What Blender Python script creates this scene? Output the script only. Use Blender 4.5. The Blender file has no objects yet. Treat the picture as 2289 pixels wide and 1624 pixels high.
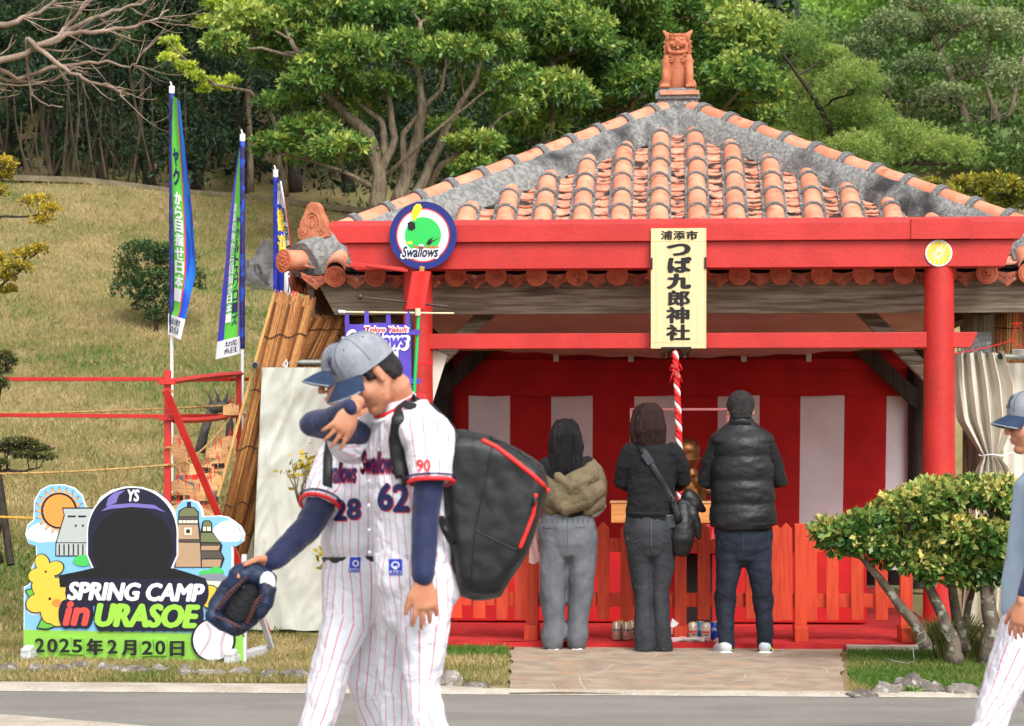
import bpy, bmesh, math, random
import numpy as np
from math import radians as R, sin, cos, pi, sqrt, atan2
from mathutils import Vector as V, Matrix, noise, Euler
from mathutils.bvhtree import BVHTree
random.seed(7); rng = np.random.default_rng(7)
scn = bpy.context.scene; col = scn.collection
# ---------------------------------------------------------------- camera
F = 5025.0; CX = 1144.5; HY = 983.0; EYE = 1.43      # focal length and horizon in photo units
cam_d = bpy.data.cameras.new('camera'); cam = bpy.data.objects.new('camera', cam_d); col.objects.link(cam)
cam.location = (0, 0, EYE); cam.rotation_euler = (R(90), 0, 0)
cam_d.sensor_width = 36; cam_d.lens = 36*F/2289; cam_d.shift_y = (HY-812)/2289
cam_d.clip_end = 400; cam_d.clip_start = .1
cam_d.dof.use_dof = True; cam_d.dof.focus_distance = 15.6; cam_d.dof.aperture_fstop = 5.6
scn.camera = cam
# ---------------------------------------------------------------- light: bright overcast
w = bpy.data.worlds.new('World'); scn.world = w; w.use_nodes = True
nt = w.node_tree; bg = nt.nodes['Background']
sky = nt.nodes.new('ShaderNodeTexSky'); sky.sky_type = 'NISHITA'; sky.sun_disc = False
SUN_EL, SUN_AZ = R(46), R(158)          # azimuth clockwise from +Y: behind and right of the camera
sky.sun_elevation = SUN_EL; sky.sun_rotation = SUN_AZ; sky.dust_density = 4.0; sky.air_density = 1.0; sky.ozone_density = 1.0
hs = nt.nodes.new('ShaderNodeHueSaturation'); hs.inputs['Saturation'].default_value = .10
nt.links.new(sky.outputs[0], hs.inputs['Color']); nt.links.new(hs.outputs[0], bg.inputs[0])
bg.inputs[1].default_value = .15
sd = bpy.data.lights.new('sun', 'SUN'); sd.energy = 1.1; sd.angle = R(28); sd.color = (1, .97, .92)
sun = bpy.data.objects.new('sun', sd); col.objects.link(sun)
sdir = V((sin(SUN_AZ)*cos(SUN_EL), cos(SUN_AZ)*cos(SUN_EL), sin(SUN_EL)))
sun.rotation_euler = sdir.to_track_quat('Z', 'Y').to_euler()
scn.view_settings.view_transform = 'Standard'; scn.view_settings.look = 'None'
scn.view_settings.gamma = 1; scn.view_settings.use_curve_mapping = False
scn.view_settings.exposure = .74
# ---------------------------------------------------------------- frames
def P(x, y, d): return V(((x-CX)*d/F, d, EYE-(y-HY)*d/F))          # photo point at a real distance
ALPHA = R(4.1); O = V((1.2, 16.2, 0))                                # the shrine's own axes
def SW(u, v, z): return V((O.x+u*cos(ALPHA)+v*sin(ALPHA), O.y-u*sin(ALPHA)+v*cos(ALPHA), z))
def SP(x, y, v):
    k = (x-CX)/F                                                    # point on the shrine plane v
    u = (k*(O.y+v*cos(ALPHA))-O.x-v*sin(ALPHA))/(cos(ALPHA)+k*sin(ALPHA))
    d = O.y-u*sin(ALPHA)+v*cos(ALPHA)
    return V((u, v, EYE-(y-HY)*d/F))
# ---------------------------------------------------------------- materials
def srgb(r, g, b):
    f = lambda c: (c/255/12.92 if c/255 <= .04045 else ((c/255+.055)/1.055)**2.4)
    return (f(r), f(g), f(b))
MATS = {}
def mat(name, c, c2=None, scale=6, rough=.7, bump=0, bscale=60, metal=0, spec=.5, rnd=0, stretch=None, thr=(.4, .6),
        alpha=1, trans=0, c3=None, s3=2, t3=(.6, .7), ior=1.45, sheen=0):
    m = bpy.data.materials.new(name); m.use_nodes = True; n = m.node_tree; L = n.links
    b = n.nodes['Principled BSDF']; b.inputs['Roughness'].default_value = rough; b.inputs['Metallic'].default_value = metal
    b.inputs['Specular IOR Level'].default_value = spec; b.inputs['Alpha'].default_value = alpha
    b.inputs['Transmission Weight'].default_value = trans; b.inputs['IOR'].default_value = ior
    if sheen: b.inputs['Sheen Weight'].default_value = sheen
    tc = n.nodes.new('ShaderNodeTexCoord'); vec = tc.outputs['Object']
    if stretch:
        mp = n.nodes.new('ShaderNodeMapping'); mp.inputs['Scale'].default_value = stretch; L.new(vec, mp.inputs[0]); vec = mp.outputs[0]
    if rnd:
        oi = n.nodes.new('ShaderNodeObjectInfo'); ad = n.nodes.new('ShaderNodeVectorMath'); ad.operation = 'ADD'
        mu = n.nodes.new('ShaderNodeMath'); mu.operation = 'MULTIPLY'; mu.inputs[1].default_value = 37
        L.new(oi.outputs['Random'], mu.inputs[0]); L.new(vec, ad.inputs[0]); L.new(mu.outputs[0], ad.inputs[1]); vec = ad.outputs[0]
    last = None
    def layer(base, c2, scale, thr, det=6):
        no = n.nodes.new('ShaderNodeTexNoise'); no.inputs['Scale'].default_value = scale; no.inputs['Detail'].default_value = det
        L.new(vec, no.inputs['Vector'])
        mr = n.nodes.new('ShaderNodeMapRange'); mr.inputs[1].default_value = thr[0]; mr.inputs[2].default_value = thr[1]
        L.new(no.outputs[0], mr.inputs[0])
        mx = n.nodes.new('ShaderNodeMix'); mx.data_type = 'RGBA'; L.new(mr.outputs[0], mx.inputs[0])
        if isinstance(base, tuple): mx.inputs[6].default_value = (*base, 1)
        else: L.new(base, mx.inputs[6])
        mx.inputs[7].default_value = (*c2, 1); return mx.outputs[2]
    cur = c
    if c2: cur = layer(cur, c2, scale, thr)
    if c3: cur = layer(cur, c3, s3, t3, 10)
    if rnd:
        h = n.nodes.new('ShaderNodeHueSaturation')
        mr = n.nodes.new('ShaderNodeMapRange'); mr.inputs[3].default_value = 1-rnd; mr.inputs[4].default_value = 1+rnd
        L.new(oi.outputs['Random'], mr.inputs[0]); L.new(mr.outputs[0], h.inputs['Value'])
        if isinstance(cur, tuple): h.inputs['Color'].default_value = (*cur, 1)
        else: L.new(cur, h.inputs['Color'])
        cur = h.outputs[0]
    if isinstance(cur, tuple): b.inputs['Base Color'].default_value = (*cur, 1)
    else: L.new(cur, b.inputs['Base Color'])
    if bump:
        no = n.nodes.new('ShaderNodeTexNoise'); no.inputs['Scale'].default_value = bscale; no.inputs['Detail'].default_value = 5
        L.new(vec, no.inputs['Vector']); bp = n.nodes.new('ShaderNodeBump'); bp.inputs['Strength'].default_value = bump; bp.inputs['Distance'].default_value = .02
        L.new(no.outputs[0], bp.inputs['Height']); L.new(bp.outputs[0], b.inputs['Normal'])
    MATS[name] = m; return m
def leafmat(name, dark, mid, light, trans=.25, rough=.5):
    m = bpy.data.materials.new(name); m.use_nodes = True; n = m.node_tree; L = n.links
    b = n.nodes['Principled BSDF']; b.inputs['Roughness'].default_value = rough; b.inputs['Specular IOR Level'].default_value = .35
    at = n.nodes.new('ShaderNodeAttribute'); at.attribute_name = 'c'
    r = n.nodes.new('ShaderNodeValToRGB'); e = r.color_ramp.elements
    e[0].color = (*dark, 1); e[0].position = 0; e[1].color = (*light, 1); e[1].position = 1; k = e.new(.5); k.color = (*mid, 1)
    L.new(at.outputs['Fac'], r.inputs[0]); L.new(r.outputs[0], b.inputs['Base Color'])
    t = n.nodes.new('ShaderNodeBsdfTranslucent'); L.new(r.outputs[0], t.inputs[0])
    mx = n.nodes.new('ShaderNodeMixShader'); mx.inputs[0].default_value = trans
    L.new(b.outputs[0], mx.inputs[1]); L.new(t.outputs[0], mx.inputs[2]); L.new(mx.outputs[0], n.nodes['Material Output'].inputs[0])
    MATS[name] = m; return m
# ---------------------------------------------------------------- mesh builder
class MB:
    def __init__(s): s.v = []; s.f = []; s.m = []; s.cm = 0
    def add(s, vs, fs):
        o = len(s.v); s.v += [tuple(p) for p in vs]; s.f += [tuple(i+o for i in f) for f in fs]; s.m += [s.cm]*len(fs); return s
    def box(s, c, d, M=None):
        x, y, z = d[0]/2, d[1]/2, d[2]/2; c = V(c)
        vs = [V((i*x, j*y, k*z)) for i in (-1, 1) for j in (-1, 1) for k in (-1, 1)]
        if M: vs = [M @ p for p in vs]
        return s.add([c+p for p in vs], [(0, 1, 3, 2), (4, 6, 7, 5), (0, 4, 5, 1), (2, 3, 7, 6), (0, 2, 6, 4), (1, 5, 7, 3)])
    def bar(s, a, b, w, h, up=(0, 0, 1)):                            # rectangular bar from a to b
        a, b = V(a), V(b); t = (b-a).normalized(); up = V(up)
        sd_ = t.cross(up).normalized(); n = sd_.cross(t)
        vs = [p+sd_*i*w/2+n*j*h/2 for p in (a, b) for i, j in ((-1, -1), (1, -1), (1, 1), (-1, 1))]
        return s.add(vs, [(0, 3, 2, 1), (4, 5, 6, 7), (0, 1, 5, 4), (1, 2, 6, 5), (2, 3, 7, 6), (3, 0, 4, 7)])
    def prism(s, poly, z0, z1, fn=lambda x, y, z: (x, z, y)):        # poly in 2D, extruded
        n = len(poly)
        vs = [fn(x, y, z0) for x, y in poly]+[fn(x, y, z1) for x, y in poly]
        fs = [tuple(range(n)), tuple(range(2*n-1, n-1, -1))]+[(i, i+n, (i+1) % n+n, (i+1) % n) for i in range(n)]
        return s.add(vs, fs)
    def tube(s, pts, rad, n=8, rnd=False, side=None):                # rad: number or list; (ra, rb) pairs allowed
        pts = [V(p) for p in pts]
        if not isinstance(rad, (list, tuple)): rad = [rad]*len(pts)
        rad = [r if isinstance(r, (tuple, list)) else (r, r) for r in rad]
        tg = []
        for i in range(len(pts)):
            t = pts[min(i+1, len(pts)-1)]-pts[max(i-1, 0)]; tg.append(t.normalized() if t.length > 1e-9 else V((0, 0, 1)))
        ref = V(side) if side is not None else (V((0, 0, 1)) if abs(tg[0].z) < .9 else V((1, 0, 0)))
        rings = []
        if rnd:                                                      # rounded ends
            q = []
            for k in (0, 1):
                p, t, r = (pts[0], -tg[0], rad[0]) if k == 0 else (pts[-1], tg[-1], rad[-1])
                mr = min(r); st = [(p+t*mr*sin(a), (r[0]*cos(a)+1e-5, r[1]*cos(a)+1e-5), tg[0] if k == 0 else tg[-1]) for a in (pi*.5*.98, pi*.36, pi*.2)]
                q.append(st if k == 0 else st[::-1])
            seq = q[0]+[(pts[i], rad[i], tg[i]) for i in range(len(pts))]+q[1]
        else: seq = [(pts[i], rad[i], tg[i]) for i in range(len(pts))]
        vs = []
        for p, r, t in seq:
            sx = ref-t*ref.dot(t)
            if sx.length < 1e-6: sx = t.orthogonal()
            sx.normalize(); sy = t.cross(sx)
            vs += [p+sx*r[0]*cos(2*pi*k/n)+sy*r[1]*sin(2*pi*k/n) for k in range(n)]
            if side is None: ref = sx
        m = len(seq); fs = [(i*n+k, i*n+(k+1) % n, (i+1)*n+(k+1) % n, (i+1)*n+k) for i in range(m-1) for k in range(n)]
        fs += [tuple(range(n-1, -1, -1)), tuple((m-1)*n+k for k in range(n))]
        return s.add(vs, fs)
    def sph(s, c, r, n=12, M=None):
        if not isinstance(r, (tuple, list)): r = (r, r, r)
        c = V(c); vs = [V((0, 0, r[2]))]; h = n//2
        for i in range(1, h):
            a = pi*i/h; vs += [V((r[0]*sin(a)*cos(2*pi*k/n), r[1]*sin(a)*sin(2*pi*k/n), r[2]*cos(a))) for k in range(n)]
        vs.append(V((0, 0, -r[2])))
        if M: vs = [M @ p for p in vs]
        fs = [(0, 1+k, 1+(k+1) % n) for k in range(n)]
        fs += [(1+i*n+k, 1+(i+1)*n+k, 1+(i+1)*n+(k+1) % n, 1+i*n+(k+1) % n) for i in range(h-2) for k in range(n)]
        fs += [(len(vs)-1, 1+(h-2)*n+(k+1) % n, 1+(h-2)*n+k) for k in range(n)]
        return s.add([c+p for p in vs], fs)
    def grid(s, fn, nu, nv):
        vs = [fn(i/nu, j/nv) for j in range(nv+1) for i in range(nu+1)]
        return s.add(vs, [(j*(nu+1)+i, j*(nu+1)+i+1, (j+1)*(nu+1)+i+1, (j+1)*(nu+1)+i) for j in range(nv) for i in range(nu)])
    def mesh(s, name, mats, smooth=False, off=(0, 0, 0)):
        me = bpy.data.meshes.new(name); o = V(off)
        me.from_pydata([V(p)-o for p in s.v], [], s.f)
        for m in (mats if isinstance(mats, (list, tuple)) else [mats]): me.materials.append(m)
        if any(s.m): me.polygons.foreach_set('material_index', s.m)
        bm = bmesh.new(); bm.from_mesh(me); bmesh.ops.recalc_face_normals(bm, faces=bm.faces)
        bm.to_mesh(me); bm.free()
        if smooth:
            me.shade_smooth()
            if smooth != 'all': me.set_sharp_from_angle(angle=R(smooth if smooth is not True else 40))
        me.update(); return me
BASE = {}
def link(name, me, parent=None, loc=None, rot=None, scale=None, M=None):
    o = bpy.data.objects.new(name, me); col.objects.link(o)
    if parent: o.parent = parent
    if loc is not None: o.location = loc
    if rot is not None: o.rotation_euler = rot
    if scale is not None: o.scale = scale
    if M is not None: o.matrix_local = M
    return o
def tag(o, label=None, cat=None, group=None, kind=None):
    if label: o['label'] = label
    if cat: o['category'] = cat
    if group: o['group'] = group
    if kind: o['kind'] = kind
    return o
def thing(name, label, cat, base=(0, 0, 0), group=None, frame='W', rz=0):
    o = bpy.data.objects.new(name, None); col.objects.link(o); o.empty_display_size = .1
    if frame == 'S': o.location = SW(*base); o.rotation_euler = (0, 0, -ALPHA)
    else: o.location = base; o.rotation_euler = (0, 0, rz)
    BASE[o.name] = V(base) if not rz else V((0, 0, 0)); return tag(o, label, cat, group)
def part(root, name, mb, m, smooth=False, bev=0, kind=None, label=None):
    me = mb.mesh(name, m, smooth, BASE.get(root.name, V((0, 0, 0))))
    o = link(name, me, root)
    BASE[o.name] = V((0, 0, 0)) if root.name not in BASE else BASE[root.name]
    if bev:
        md = o.modifiers.new('bevel', 'BEVEL'); md.width = bev; md.segments = 2; md.limit_method = 'ANGLE'; md.angle_limit = R(40)
    if kind: o['kind'] = kind
    if label: o['label'] = label
    return o
def solo(name, mb, m, label, cat, base=None, smooth=False, group=None, frame='W', bev=0, kind=None):   # a thing of one mesh
    if base is None:
        xs = np.array([tuple(p) for p in mb.v]); base = (float(xs[:, 0].mean()), float(xs[:, 1].mean()), float(xs[:, 2].min()))
    o = link(name, mb.mesh(name, m, smooth, base))
    if frame == 'S': o.location = SW(*base); o.rotation_euler = (0, 0, -ALPHA)
    else: o.location = base
    if bev:
        md = o.modifiers.new('bevel', 'BEVEL'); md.width = bev; md.segments = 2; md.limit_method = 'ANGLE'; md.angle_limit = R(40)
    return tag(o, label, cat, group, kind)
def structure(name, mb, m, smooth=False):
    o = link(name, mb.mesh(name, m, smooth)); o['kind'] = 'structure'; return o
# ---------------------------------------------------------------- lettering
def text_geo(body, bold=0, shear=0, step=.12, font_res=3):
    c = bpy.data.curves.new('t', 'FONT'); c.body = body; c.size = 1; c.offset = bold; c.shear = shear; c.resolution_u = font_res
    o = bpy.data.objects.new('t', c); col.objects.link(o)
    dg = bpy.context.evaluated_depsgraph_get(); me = bpy.data.meshes.new_from_object(o.evaluated_get(dg))
    bm = bmesh.new(); bm.from_mesh(me)
    bpy.data.objects.remove(o); bpy.data.curves.remove(c); bpy.data.meshes.remove(me)
    if not bm.verts: return [], []
    xs = [v.co.x for v in bm.verts]; ys = [v.co.y for v in bm.verts]
    x0, x1, y0, y1 = min(xs), max(xs), min(ys), max(ys)
    if step:
        for ax, lo, hi in ((0, x0, x1), (1, y0, y1)):
            k = lo+step
            while k < hi:
                co = [0, 0, 0]; co[ax] = k; no = [0, 0, 0]; no[ax] = 1
                bmesh.ops.bisect_plane(bm, geom=bm.verts[:]+bm.edges[:]+bm.faces[:], plane_co=co, plane_no=no, dist=1e-5); k += step
    bm.verts.index_update()
    vs = [((v.co.x-x0)/(x1-x0), (v.co.y-y0)/(y1-y0)) for v in bm.verts]; fs = [tuple(v.index for v in f.verts) for f in bm.faces]
    bm.free(); return vs, fs
TC = {}
def text_map(mb, body, fn, bold=0, shear=0, step=0, k=8, nrm=(0, -1, 0)):   # fn(s, t) with s, t in 0..1 across the word's own box
    if (body, shear, step) not in TC: TC[body, shear, step] = text_geo(body, 0, shear, step)
    vs, fs = TC[body, shear, step]; w = max(.5, len(body)*.55); nv = V(nrm)*.0001
    for j in range(k+1 if bold else 1):                              # heavier strokes: the letter repeated a hair to each side
        dx, dy = (0, 0) if j == k or not bold else (bold*cos(2*pi*j/k), bold*sin(2*pi*j/k))
        o = nv*j; mb.add([V(fn(a+dx/w, b+dy))+o for a, b in vs], fs)
    return mb
# ---------------------------------------------------------------- organic fusing
def fuse(mbs, voxel=.01, smooth=4, fac=.5):
    mb = MB()
    for k in (mbs if isinstance(mbs, list) else [mbs]): mb.add(k.v, k.f)
    me = mb.mesh('tmp', []); o = bpy.data.objects.new('tmp', me); col.objects.link(o)
    md = o.modifiers.new('r', 'REMESH'); md.mode = 'VOXEL'; md.voxel_size = voxel
    if smooth: s_ = o.modifiers.new('s', 'SMOOTH'); s_.iterations = smooth; s_.factor = fac
    dg = bpy.context.evaluated_depsgraph_get(); out = bpy.data.meshes.new_from_object(o.evaluated_get(dg))
    bpy.data.objects.remove(o); bpy.data.meshes.remove(me); out.shade_smooth(); return out
def put(root, name, me, m, label=None):
    me.name = name; me.materials.clear()
    for k in (m if isinstance(m, (list, tuple)) else [m]): me.materials.append(k)
    b = BASE.get(root.name, V((0, 0, 0)))
    if b.length: me.transform(Matrix.Translation(-b))
    o = link(name, me, root); BASE[o.name] = b
    if label: o['label'] = label
    return o
def crumple(me, amp, sc, stretch=(1, 1, 1), seed=0):                 # folds and dents in cloth
    n = len(me.vertices); co = np.empty(n*3); me.vertices.foreach_get('co', co); co = co.reshape(-1, 3)
    no = np.empty(n*3); me.vertices.foreach_get('normal', no); no = no.reshape(-1, 3)
    d = np.array([noise.fractal(V((c[0]*stretch[0], c[1]*stretch[1], c[2]*stretch[2]))*sc+V((seed, seed*2, 0)), 1, 2, 3) for c in co])
    co += no*(d*amp)[:, None]; me.vertices.foreach_set('co', co.ravel()); me.update()
# ---------------------------------------------------------------- leaves
def unit(a): return a/np.maximum(np.linalg.norm(a, axis=1, keepdims=True), 1e-9)
def leaf_mesh(name, pos, dirs, size, width, c, m, curl=.25, ring=False):
    N = len(pos); pos = np.asarray(pos, float); dirs = unit(np.asarray(dirs, float))
    side = unit(np.cross(dirs, rng.normal(size=(N, 3)))); nrm = np.cross(side, dirs)
    sz = np.asarray(size)[:, None]; w = sz*width
    rows = [pos, pos+dirs*sz*.5+side*w*.5+nrm*sz*curl*.15, pos+dirs*sz-nrm*sz*curl*.2, pos+dirs*sz*.5-side*w*.5+nrm*sz*curl*.15]
    v = np.stack(rows, 1).reshape(-1, 3); me = bpy.data.meshes.new(name)
    me.vertices.add(4*N); me.vertices.foreach_set('co', v.ravel()); me.loops.add(4*N); me.loops.foreach_set('vertex_index', np.arange(4*N))
    me.polygons.add(N); me.polygons.foreach_set('loop_start', np.arange(0, 4*N, 4)); me.polygons.foreach_set('loop_total', np.full(N, 4))
    me.update(calc_edges=True); a = me.attributes.new('c', 'FLOAT', 'POINT'); a.data.foreach_set('value', np.repeat(np.clip(c, 0, 1), 4))
    me.materials.append(m); me.validate(); return me
def blob_pts(blobs, n, shell=(.7, 1.05), low=-.5):                  # points and outward directions over ellipsoids
    vol = np.array([(b[3]*b[4]+b[3]*b[5]+b[4]*b[5]) for b in blobs]); idx = rng.choice(len(blobs), n, p=vol/vol.sum())
    B = np.array([b[:6] for b in blobs])[idx]; d = unit(rng.normal(size=(n, 3)))
    fl = d[:, 2] < low; d[fl, 2] *= -1
    r = rng.uniform(shell[0], shell[1], (n, 1)); p = B[:, :3]+d*B[:, 3:6]*r
    nz = np.array([noise.noise(V(q)*1.7) for q in p])[:, None]; p += d*B[:, 3:6]*nz*.35
    return p, unit(d/B[:, 3:6]), idx
def rosettes(p, d, k, size, spread=.9):                              # k leaves fanned round each twig tip
    N = len(p); q = np.repeat(p, k, 0); o = np.repeat(d, k, 0)
    dd = unit(o*rng.uniform(.15, .9, (N*k, 1))+unit(rng.normal(size=(N*k, 3)))*spread)
    return q+dd*size*.1, dd, np.repeat(np.arange(N), k)
M_red = mat('torii_red_paint', srgb(194, 46, 40), srgb(182, 40, 35), 4, .46, .12, 40, c3=srgb(158, 44, 38), s3=3.2, t3=(.62, .8))
M_orange = mat('orange_red_paint', srgb(212, 72, 40), srgb(194, 58, 32), 5, .55, .2, 60, stretch=(9, 9, .8), c3=srgb(120, 45, 25), s3=26, t3=(.70, .74), rnd=.06)
M_tile = mat('terracotta', srgb(220, 150, 120), srgb(206, 130, 100), 7, .75, .25, 40, c3=srgb(150, 84, 62), s3=9, t3=(.60, .72), rnd=.10)
M_pan = mat('weathered_terracotta', srgb(220, 160, 134), srgb(196, 124, 98), 12, .75, .3, 40, c3=srgb(52, 42, 38), s3=7, t3=(.52, .6), rnd=.12)
M_disc = mat('eave_terracotta', srgb(206, 116, 84), srgb(186, 96, 66), 10, .8, .2, 60, c3=srgb(112, 54, 40), s3=9, t3=(.6, .75), rnd=.08)
M_mortar = mat('lime_mortar', srgb(118, 120, 120), srgb(92, 93, 94), 3, .95, .8, 70, c3=srgb(176, 174, 168), s3=28, t3=(.56, .68))
M_mortar2 = mat('streaked_mortar', srgb(116, 118, 118), srgb(150, 150, 146), 30, .95, .9, 55, c3=srgb(58, 58, 60), s3=2.6, t3=(.53, .68))
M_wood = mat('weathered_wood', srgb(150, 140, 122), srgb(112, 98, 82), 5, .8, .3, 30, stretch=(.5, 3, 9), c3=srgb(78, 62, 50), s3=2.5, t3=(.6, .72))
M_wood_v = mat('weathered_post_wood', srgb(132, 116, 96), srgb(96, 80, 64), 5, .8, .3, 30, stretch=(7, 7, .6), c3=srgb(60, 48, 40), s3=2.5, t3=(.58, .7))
M_dwood = mat('shaded_inner_wood', srgb(60, 48, 42), srgb(38, 30, 27), 5, .8, .2, 30, stretch=(6, 6, .8))  # inner timber: the shade under the roof is put into its colour
M_statue = mat('unglazed_clay', srgb(200, 126, 92), srgb(178, 104, 72), 9, .75, .35, 60, c3=srgb(150, 84, 64), s3=14, t3=(.6, .74))
M_crimson = mat('crimson_curtain_cloth', srgb(196, 24, 26), srgb(180, 18, 22), 4, .8, .12, 12)
M_white_cloth = mat('white_curtain_cloth', srgb(238, 226, 232), srgb(228, 216, 224), 3, .8, .15, 10)
M_pink = mat('dusty_pink_canopy', srgb(206, 168, 166), srgb(190, 152, 150), 2, .85, .1, 8)
M_mat = mat('red_felt_carpet', srgb(190, 40, 40), srgb(170, 30, 32), 6, .9, .3, 80)
M_black = mat('black_metal', srgb(26, 26, 28), rough=.5)
M_print = mat('black_print', srgb(20, 18, 18), rough=.6)
M_bronze = mat('aged_bronze', srgb(150, 104, 62), srgb(112, 74, 42), 6, .38, .05, 20, metal=.75)
M_bell = mat('dull_brass', srgb(120, 98, 66), srgb(84, 66, 46), 7, .4, metal=.8)
M_gold = mat('plaque_gold_print', srgb(226, 208, 160), srgb(214, 188, 138), 5, .45, stretch=(9, 1, .15), thr=(.35, .65))
M_asphalt = mat('asphalt', (.285, .265, .24), (.235, .218, .198), 3, .93, .7, 220, stretch=(.35, 1, 1), c3=(.38, .36, .33), s3=120, t3=(.6, .7))
M_conc = mat('pale_concrete', srgb(190, 180, 166), srgb(172, 160, 144), 4, .95, .4, 160, c3=srgb(206, 198, 184), s3=40, t3=(.55, .7))
M_path = mat('worn_path_concrete', srgb(172, 154, 134), srgb(150, 132, 114), 5, .95, .6, 90, c3=srgb(180, 142, 114), s3=4.6, t3=(.54, .70))
M_soil = mat('dry_turf', srgb(150, 134, 92), srgb(116, 116, 66), 1.3, .98, .7, 90, c3=srgb(150, 120, 84), s3=14, t3=(.5, .7))
M_rock = mat('limestone_rock', srgb(138, 130, 122), srgb(106, 98, 92), 7, .95, .9, 50, c3=srgb(176, 170, 162), s3=22, t3=(.55, .65), rnd=.1)
M_drock = mat('dark_grey_rock', srgb(112, 110, 110), srgb(86, 84, 84), 4, .95, .9, 20, c3=srgb(70, 66, 60), s3=3, t3=(.5, .65))
M_bark = mat('grey_bark', srgb(140, 126, 106), srgb(106, 92, 76), 9, .95, .6, 40, stretch=(3, 3, .8))
M_dbark = mat('dark_bark', srgb(66, 56, 46), srgb(42, 36, 32), 9, .95, .6, 40, stretch=(3, 3, .8))
M_barebark = mat('bare_branch_bark', srgb(160, 140, 124), srgb(118, 98, 86), 4, .9, .3, 40)
M_vine = mat('dry_vine', srgb(84, 70, 52), srgb(56, 48, 38), 4, .9)
M_tarp = mat('white_tarpaulin', srgb(196, 197, 188), srgb(182, 184, 172), 2, .5, .35, 6, c3=srgb(170, 168, 150), s3=5, t3=(.6, .75))
M_canvas = mat('cream_canvas', srgb(220, 214, 200), srgb(206, 200, 184), 3, .7, .2, 12)
M_steel = mat('galvanised_steel', srgb(150, 150, 142), srgb(122, 120, 110), 9, .55, metal=.5, bump=.1)
M_reed = mat('split_reed', srgb(186, 126, 70), srgb(150, 92, 48), 3, .7, stretch=(60, 60, 1.2), c3=srgb(218, 172, 112), s3=4, t3=(.6, .7), rnd=.1)
M_reed2 = mat('pale_reed', srgb(212, 170, 98), srgb(182, 136, 74), 3, .7, stretch=(60, 60, 1.2), c3=srgb(150, 104, 56), s3=4, t3=(.6, .7))
M_cord = mat('tarred_cord', srgb(70, 54, 40), rough=.9)
M_rope = mat('straw_rope', srgb(196, 160, 100), srgb(160, 124, 74), 30, .9)
M_white = mat('white_plastic', srgb(232, 232, 230), rough=.4)
M_navy = mat('navy_print', srgb(30, 34, 88), rough=.5)
M_flagnavy = mat('flag_indigo', srgb(62, 40, 128), srgb(50, 36, 116), 3, .7, bump=.1, bscale=20)
M_flagblue = mat('flag_blue', srgb(30, 120, 226), srgb(26, 70, 190), 2.2, .7, stretch=(6, 6, 1), thr=(.48, .56))
M_flaggreen = mat('flag_green', srgb(104, 206, 70), srgb(94, 196, 66), 3, .7)
M_royal = mat('flag_royal_blue', srgb(40, 60, 190), rough=.7)
M_yellow = mat('yellow_print', srgb(244, 210, 40), rough=.5)
M_redp = mat('red_print', srgb(226, 40, 44), rough=.5)
M_whitep = mat('white_print', srgb(236, 238, 242), rough=.5)
M_purple = mat('purple_cloth', srgb(92, 72, 182), srgb(82, 62, 170), 5, .7, bump=.15, bscale=25)
M_gpole = mat('green_plastic_pole', srgb(30, 180, 96), rough=.35)
M_ema = mat('plaque_pine', srgb(226, 180, 128), srgb(206, 154, 102), 8, .7, stretch=(1, 1, 9), rnd=.12)
M_kerbdirt = mat('dusty_kerb', srgb(132, 118, 96), srgb(108, 100, 78), 6, .95, .5, 60)
M_reed3 = mat('dark_reed', srgb(132, 84, 46), srgb(104, 64, 36), 3, .8)  # darker reed tone, for odd reeds and the backing sheet
# ================================================================ pavilion
HALF = 2.83; V0 = .35; VC = V0+HALF; ZE = 2.70; KS = .512; TH = math.atan(KS); ULEN = 1/cos(TH)
pav = thing('shrine_pavilion', 'open wooden shrine pavilion with a red tiled pyramid roof', 'pavilion', (0, VC, 0), frame='S')
BP = BASE[pav.name]
def fm(q, a, t, n=0):                       # roof face q (0 front, 1 right, 2 back, 3 left): along eave, up the run, off the surface
    x, y = a, -HALF+t; z = ZE+KS*t; x, y, z = x, y-n*sin(TH), z+n*cos(TH)
    c, s = [(1, 0), (0, 1), (-1, 0), (0, -1)][q]; return V((c*x-s*y, s*x+c*y, z))    # relative to the pavilion centre
def fmat(q, a, t, n=0): return Matrix.Translation(fm(q, a, t, n)) @ Matrix.Rotation(q*pi/2, 4, 'Z') @ Matrix.Rotation(TH, 4, 'X')
mb = MB()
deck = []
for q in range(4):
    mb.add([fm(q, -HALF, 0, -.02), fm(q, HALF, 0, -.02), fm(q, 0, HALF, -.02)], [(0, 1, 2)])
    mb.add([fm(q, -HALF, 0, -.07), fm(q, HALF, 0, -.07), fm(q, 0, HALF, -.07)], [(0, 2, 1)])
me = mb.mesh('roof_deck', M_mortar); link('roof_deck', me, pav)
def arc_shell(r0, r1, L, a0, a1, n=7, y0=0, taper=1, cz=0):
    m = MB(); vs = []
    for y, k in ((y0, 1), (y0+L, taper)):
        for r in (r0*k, r1*k): vs += [(r*sin(a0+(a1-a0)*i/n), y, cz+r*cos(a0+(a1-a0)*i/n)) for i in range(n+1)]
    N = n+1; fs = []
    for i in range(n): fs += [(i, i+1, 2*N+i+1, 2*N+i), (N+i+1, N+i, 3*N+i, 3*N+i+1), (i+1, i, N+i, N+i+1), (2*N+i, 2*N+i+1, 3*N+i+1, 3*N+i)]
    fs += [(0, 2*N, 3*N, N), (n, N+n, 3*N+n, 2*N+n)]; return m.add(vs, fs)
LC = .305*ULEN; LP = .1525*ULEN
cover = arc_shell(.078, .066, LC-.012, -pi*.5, pi*.5, 10, taper=.93, cz=.022).mesh('cover_tile', M_tile, 50)
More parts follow.
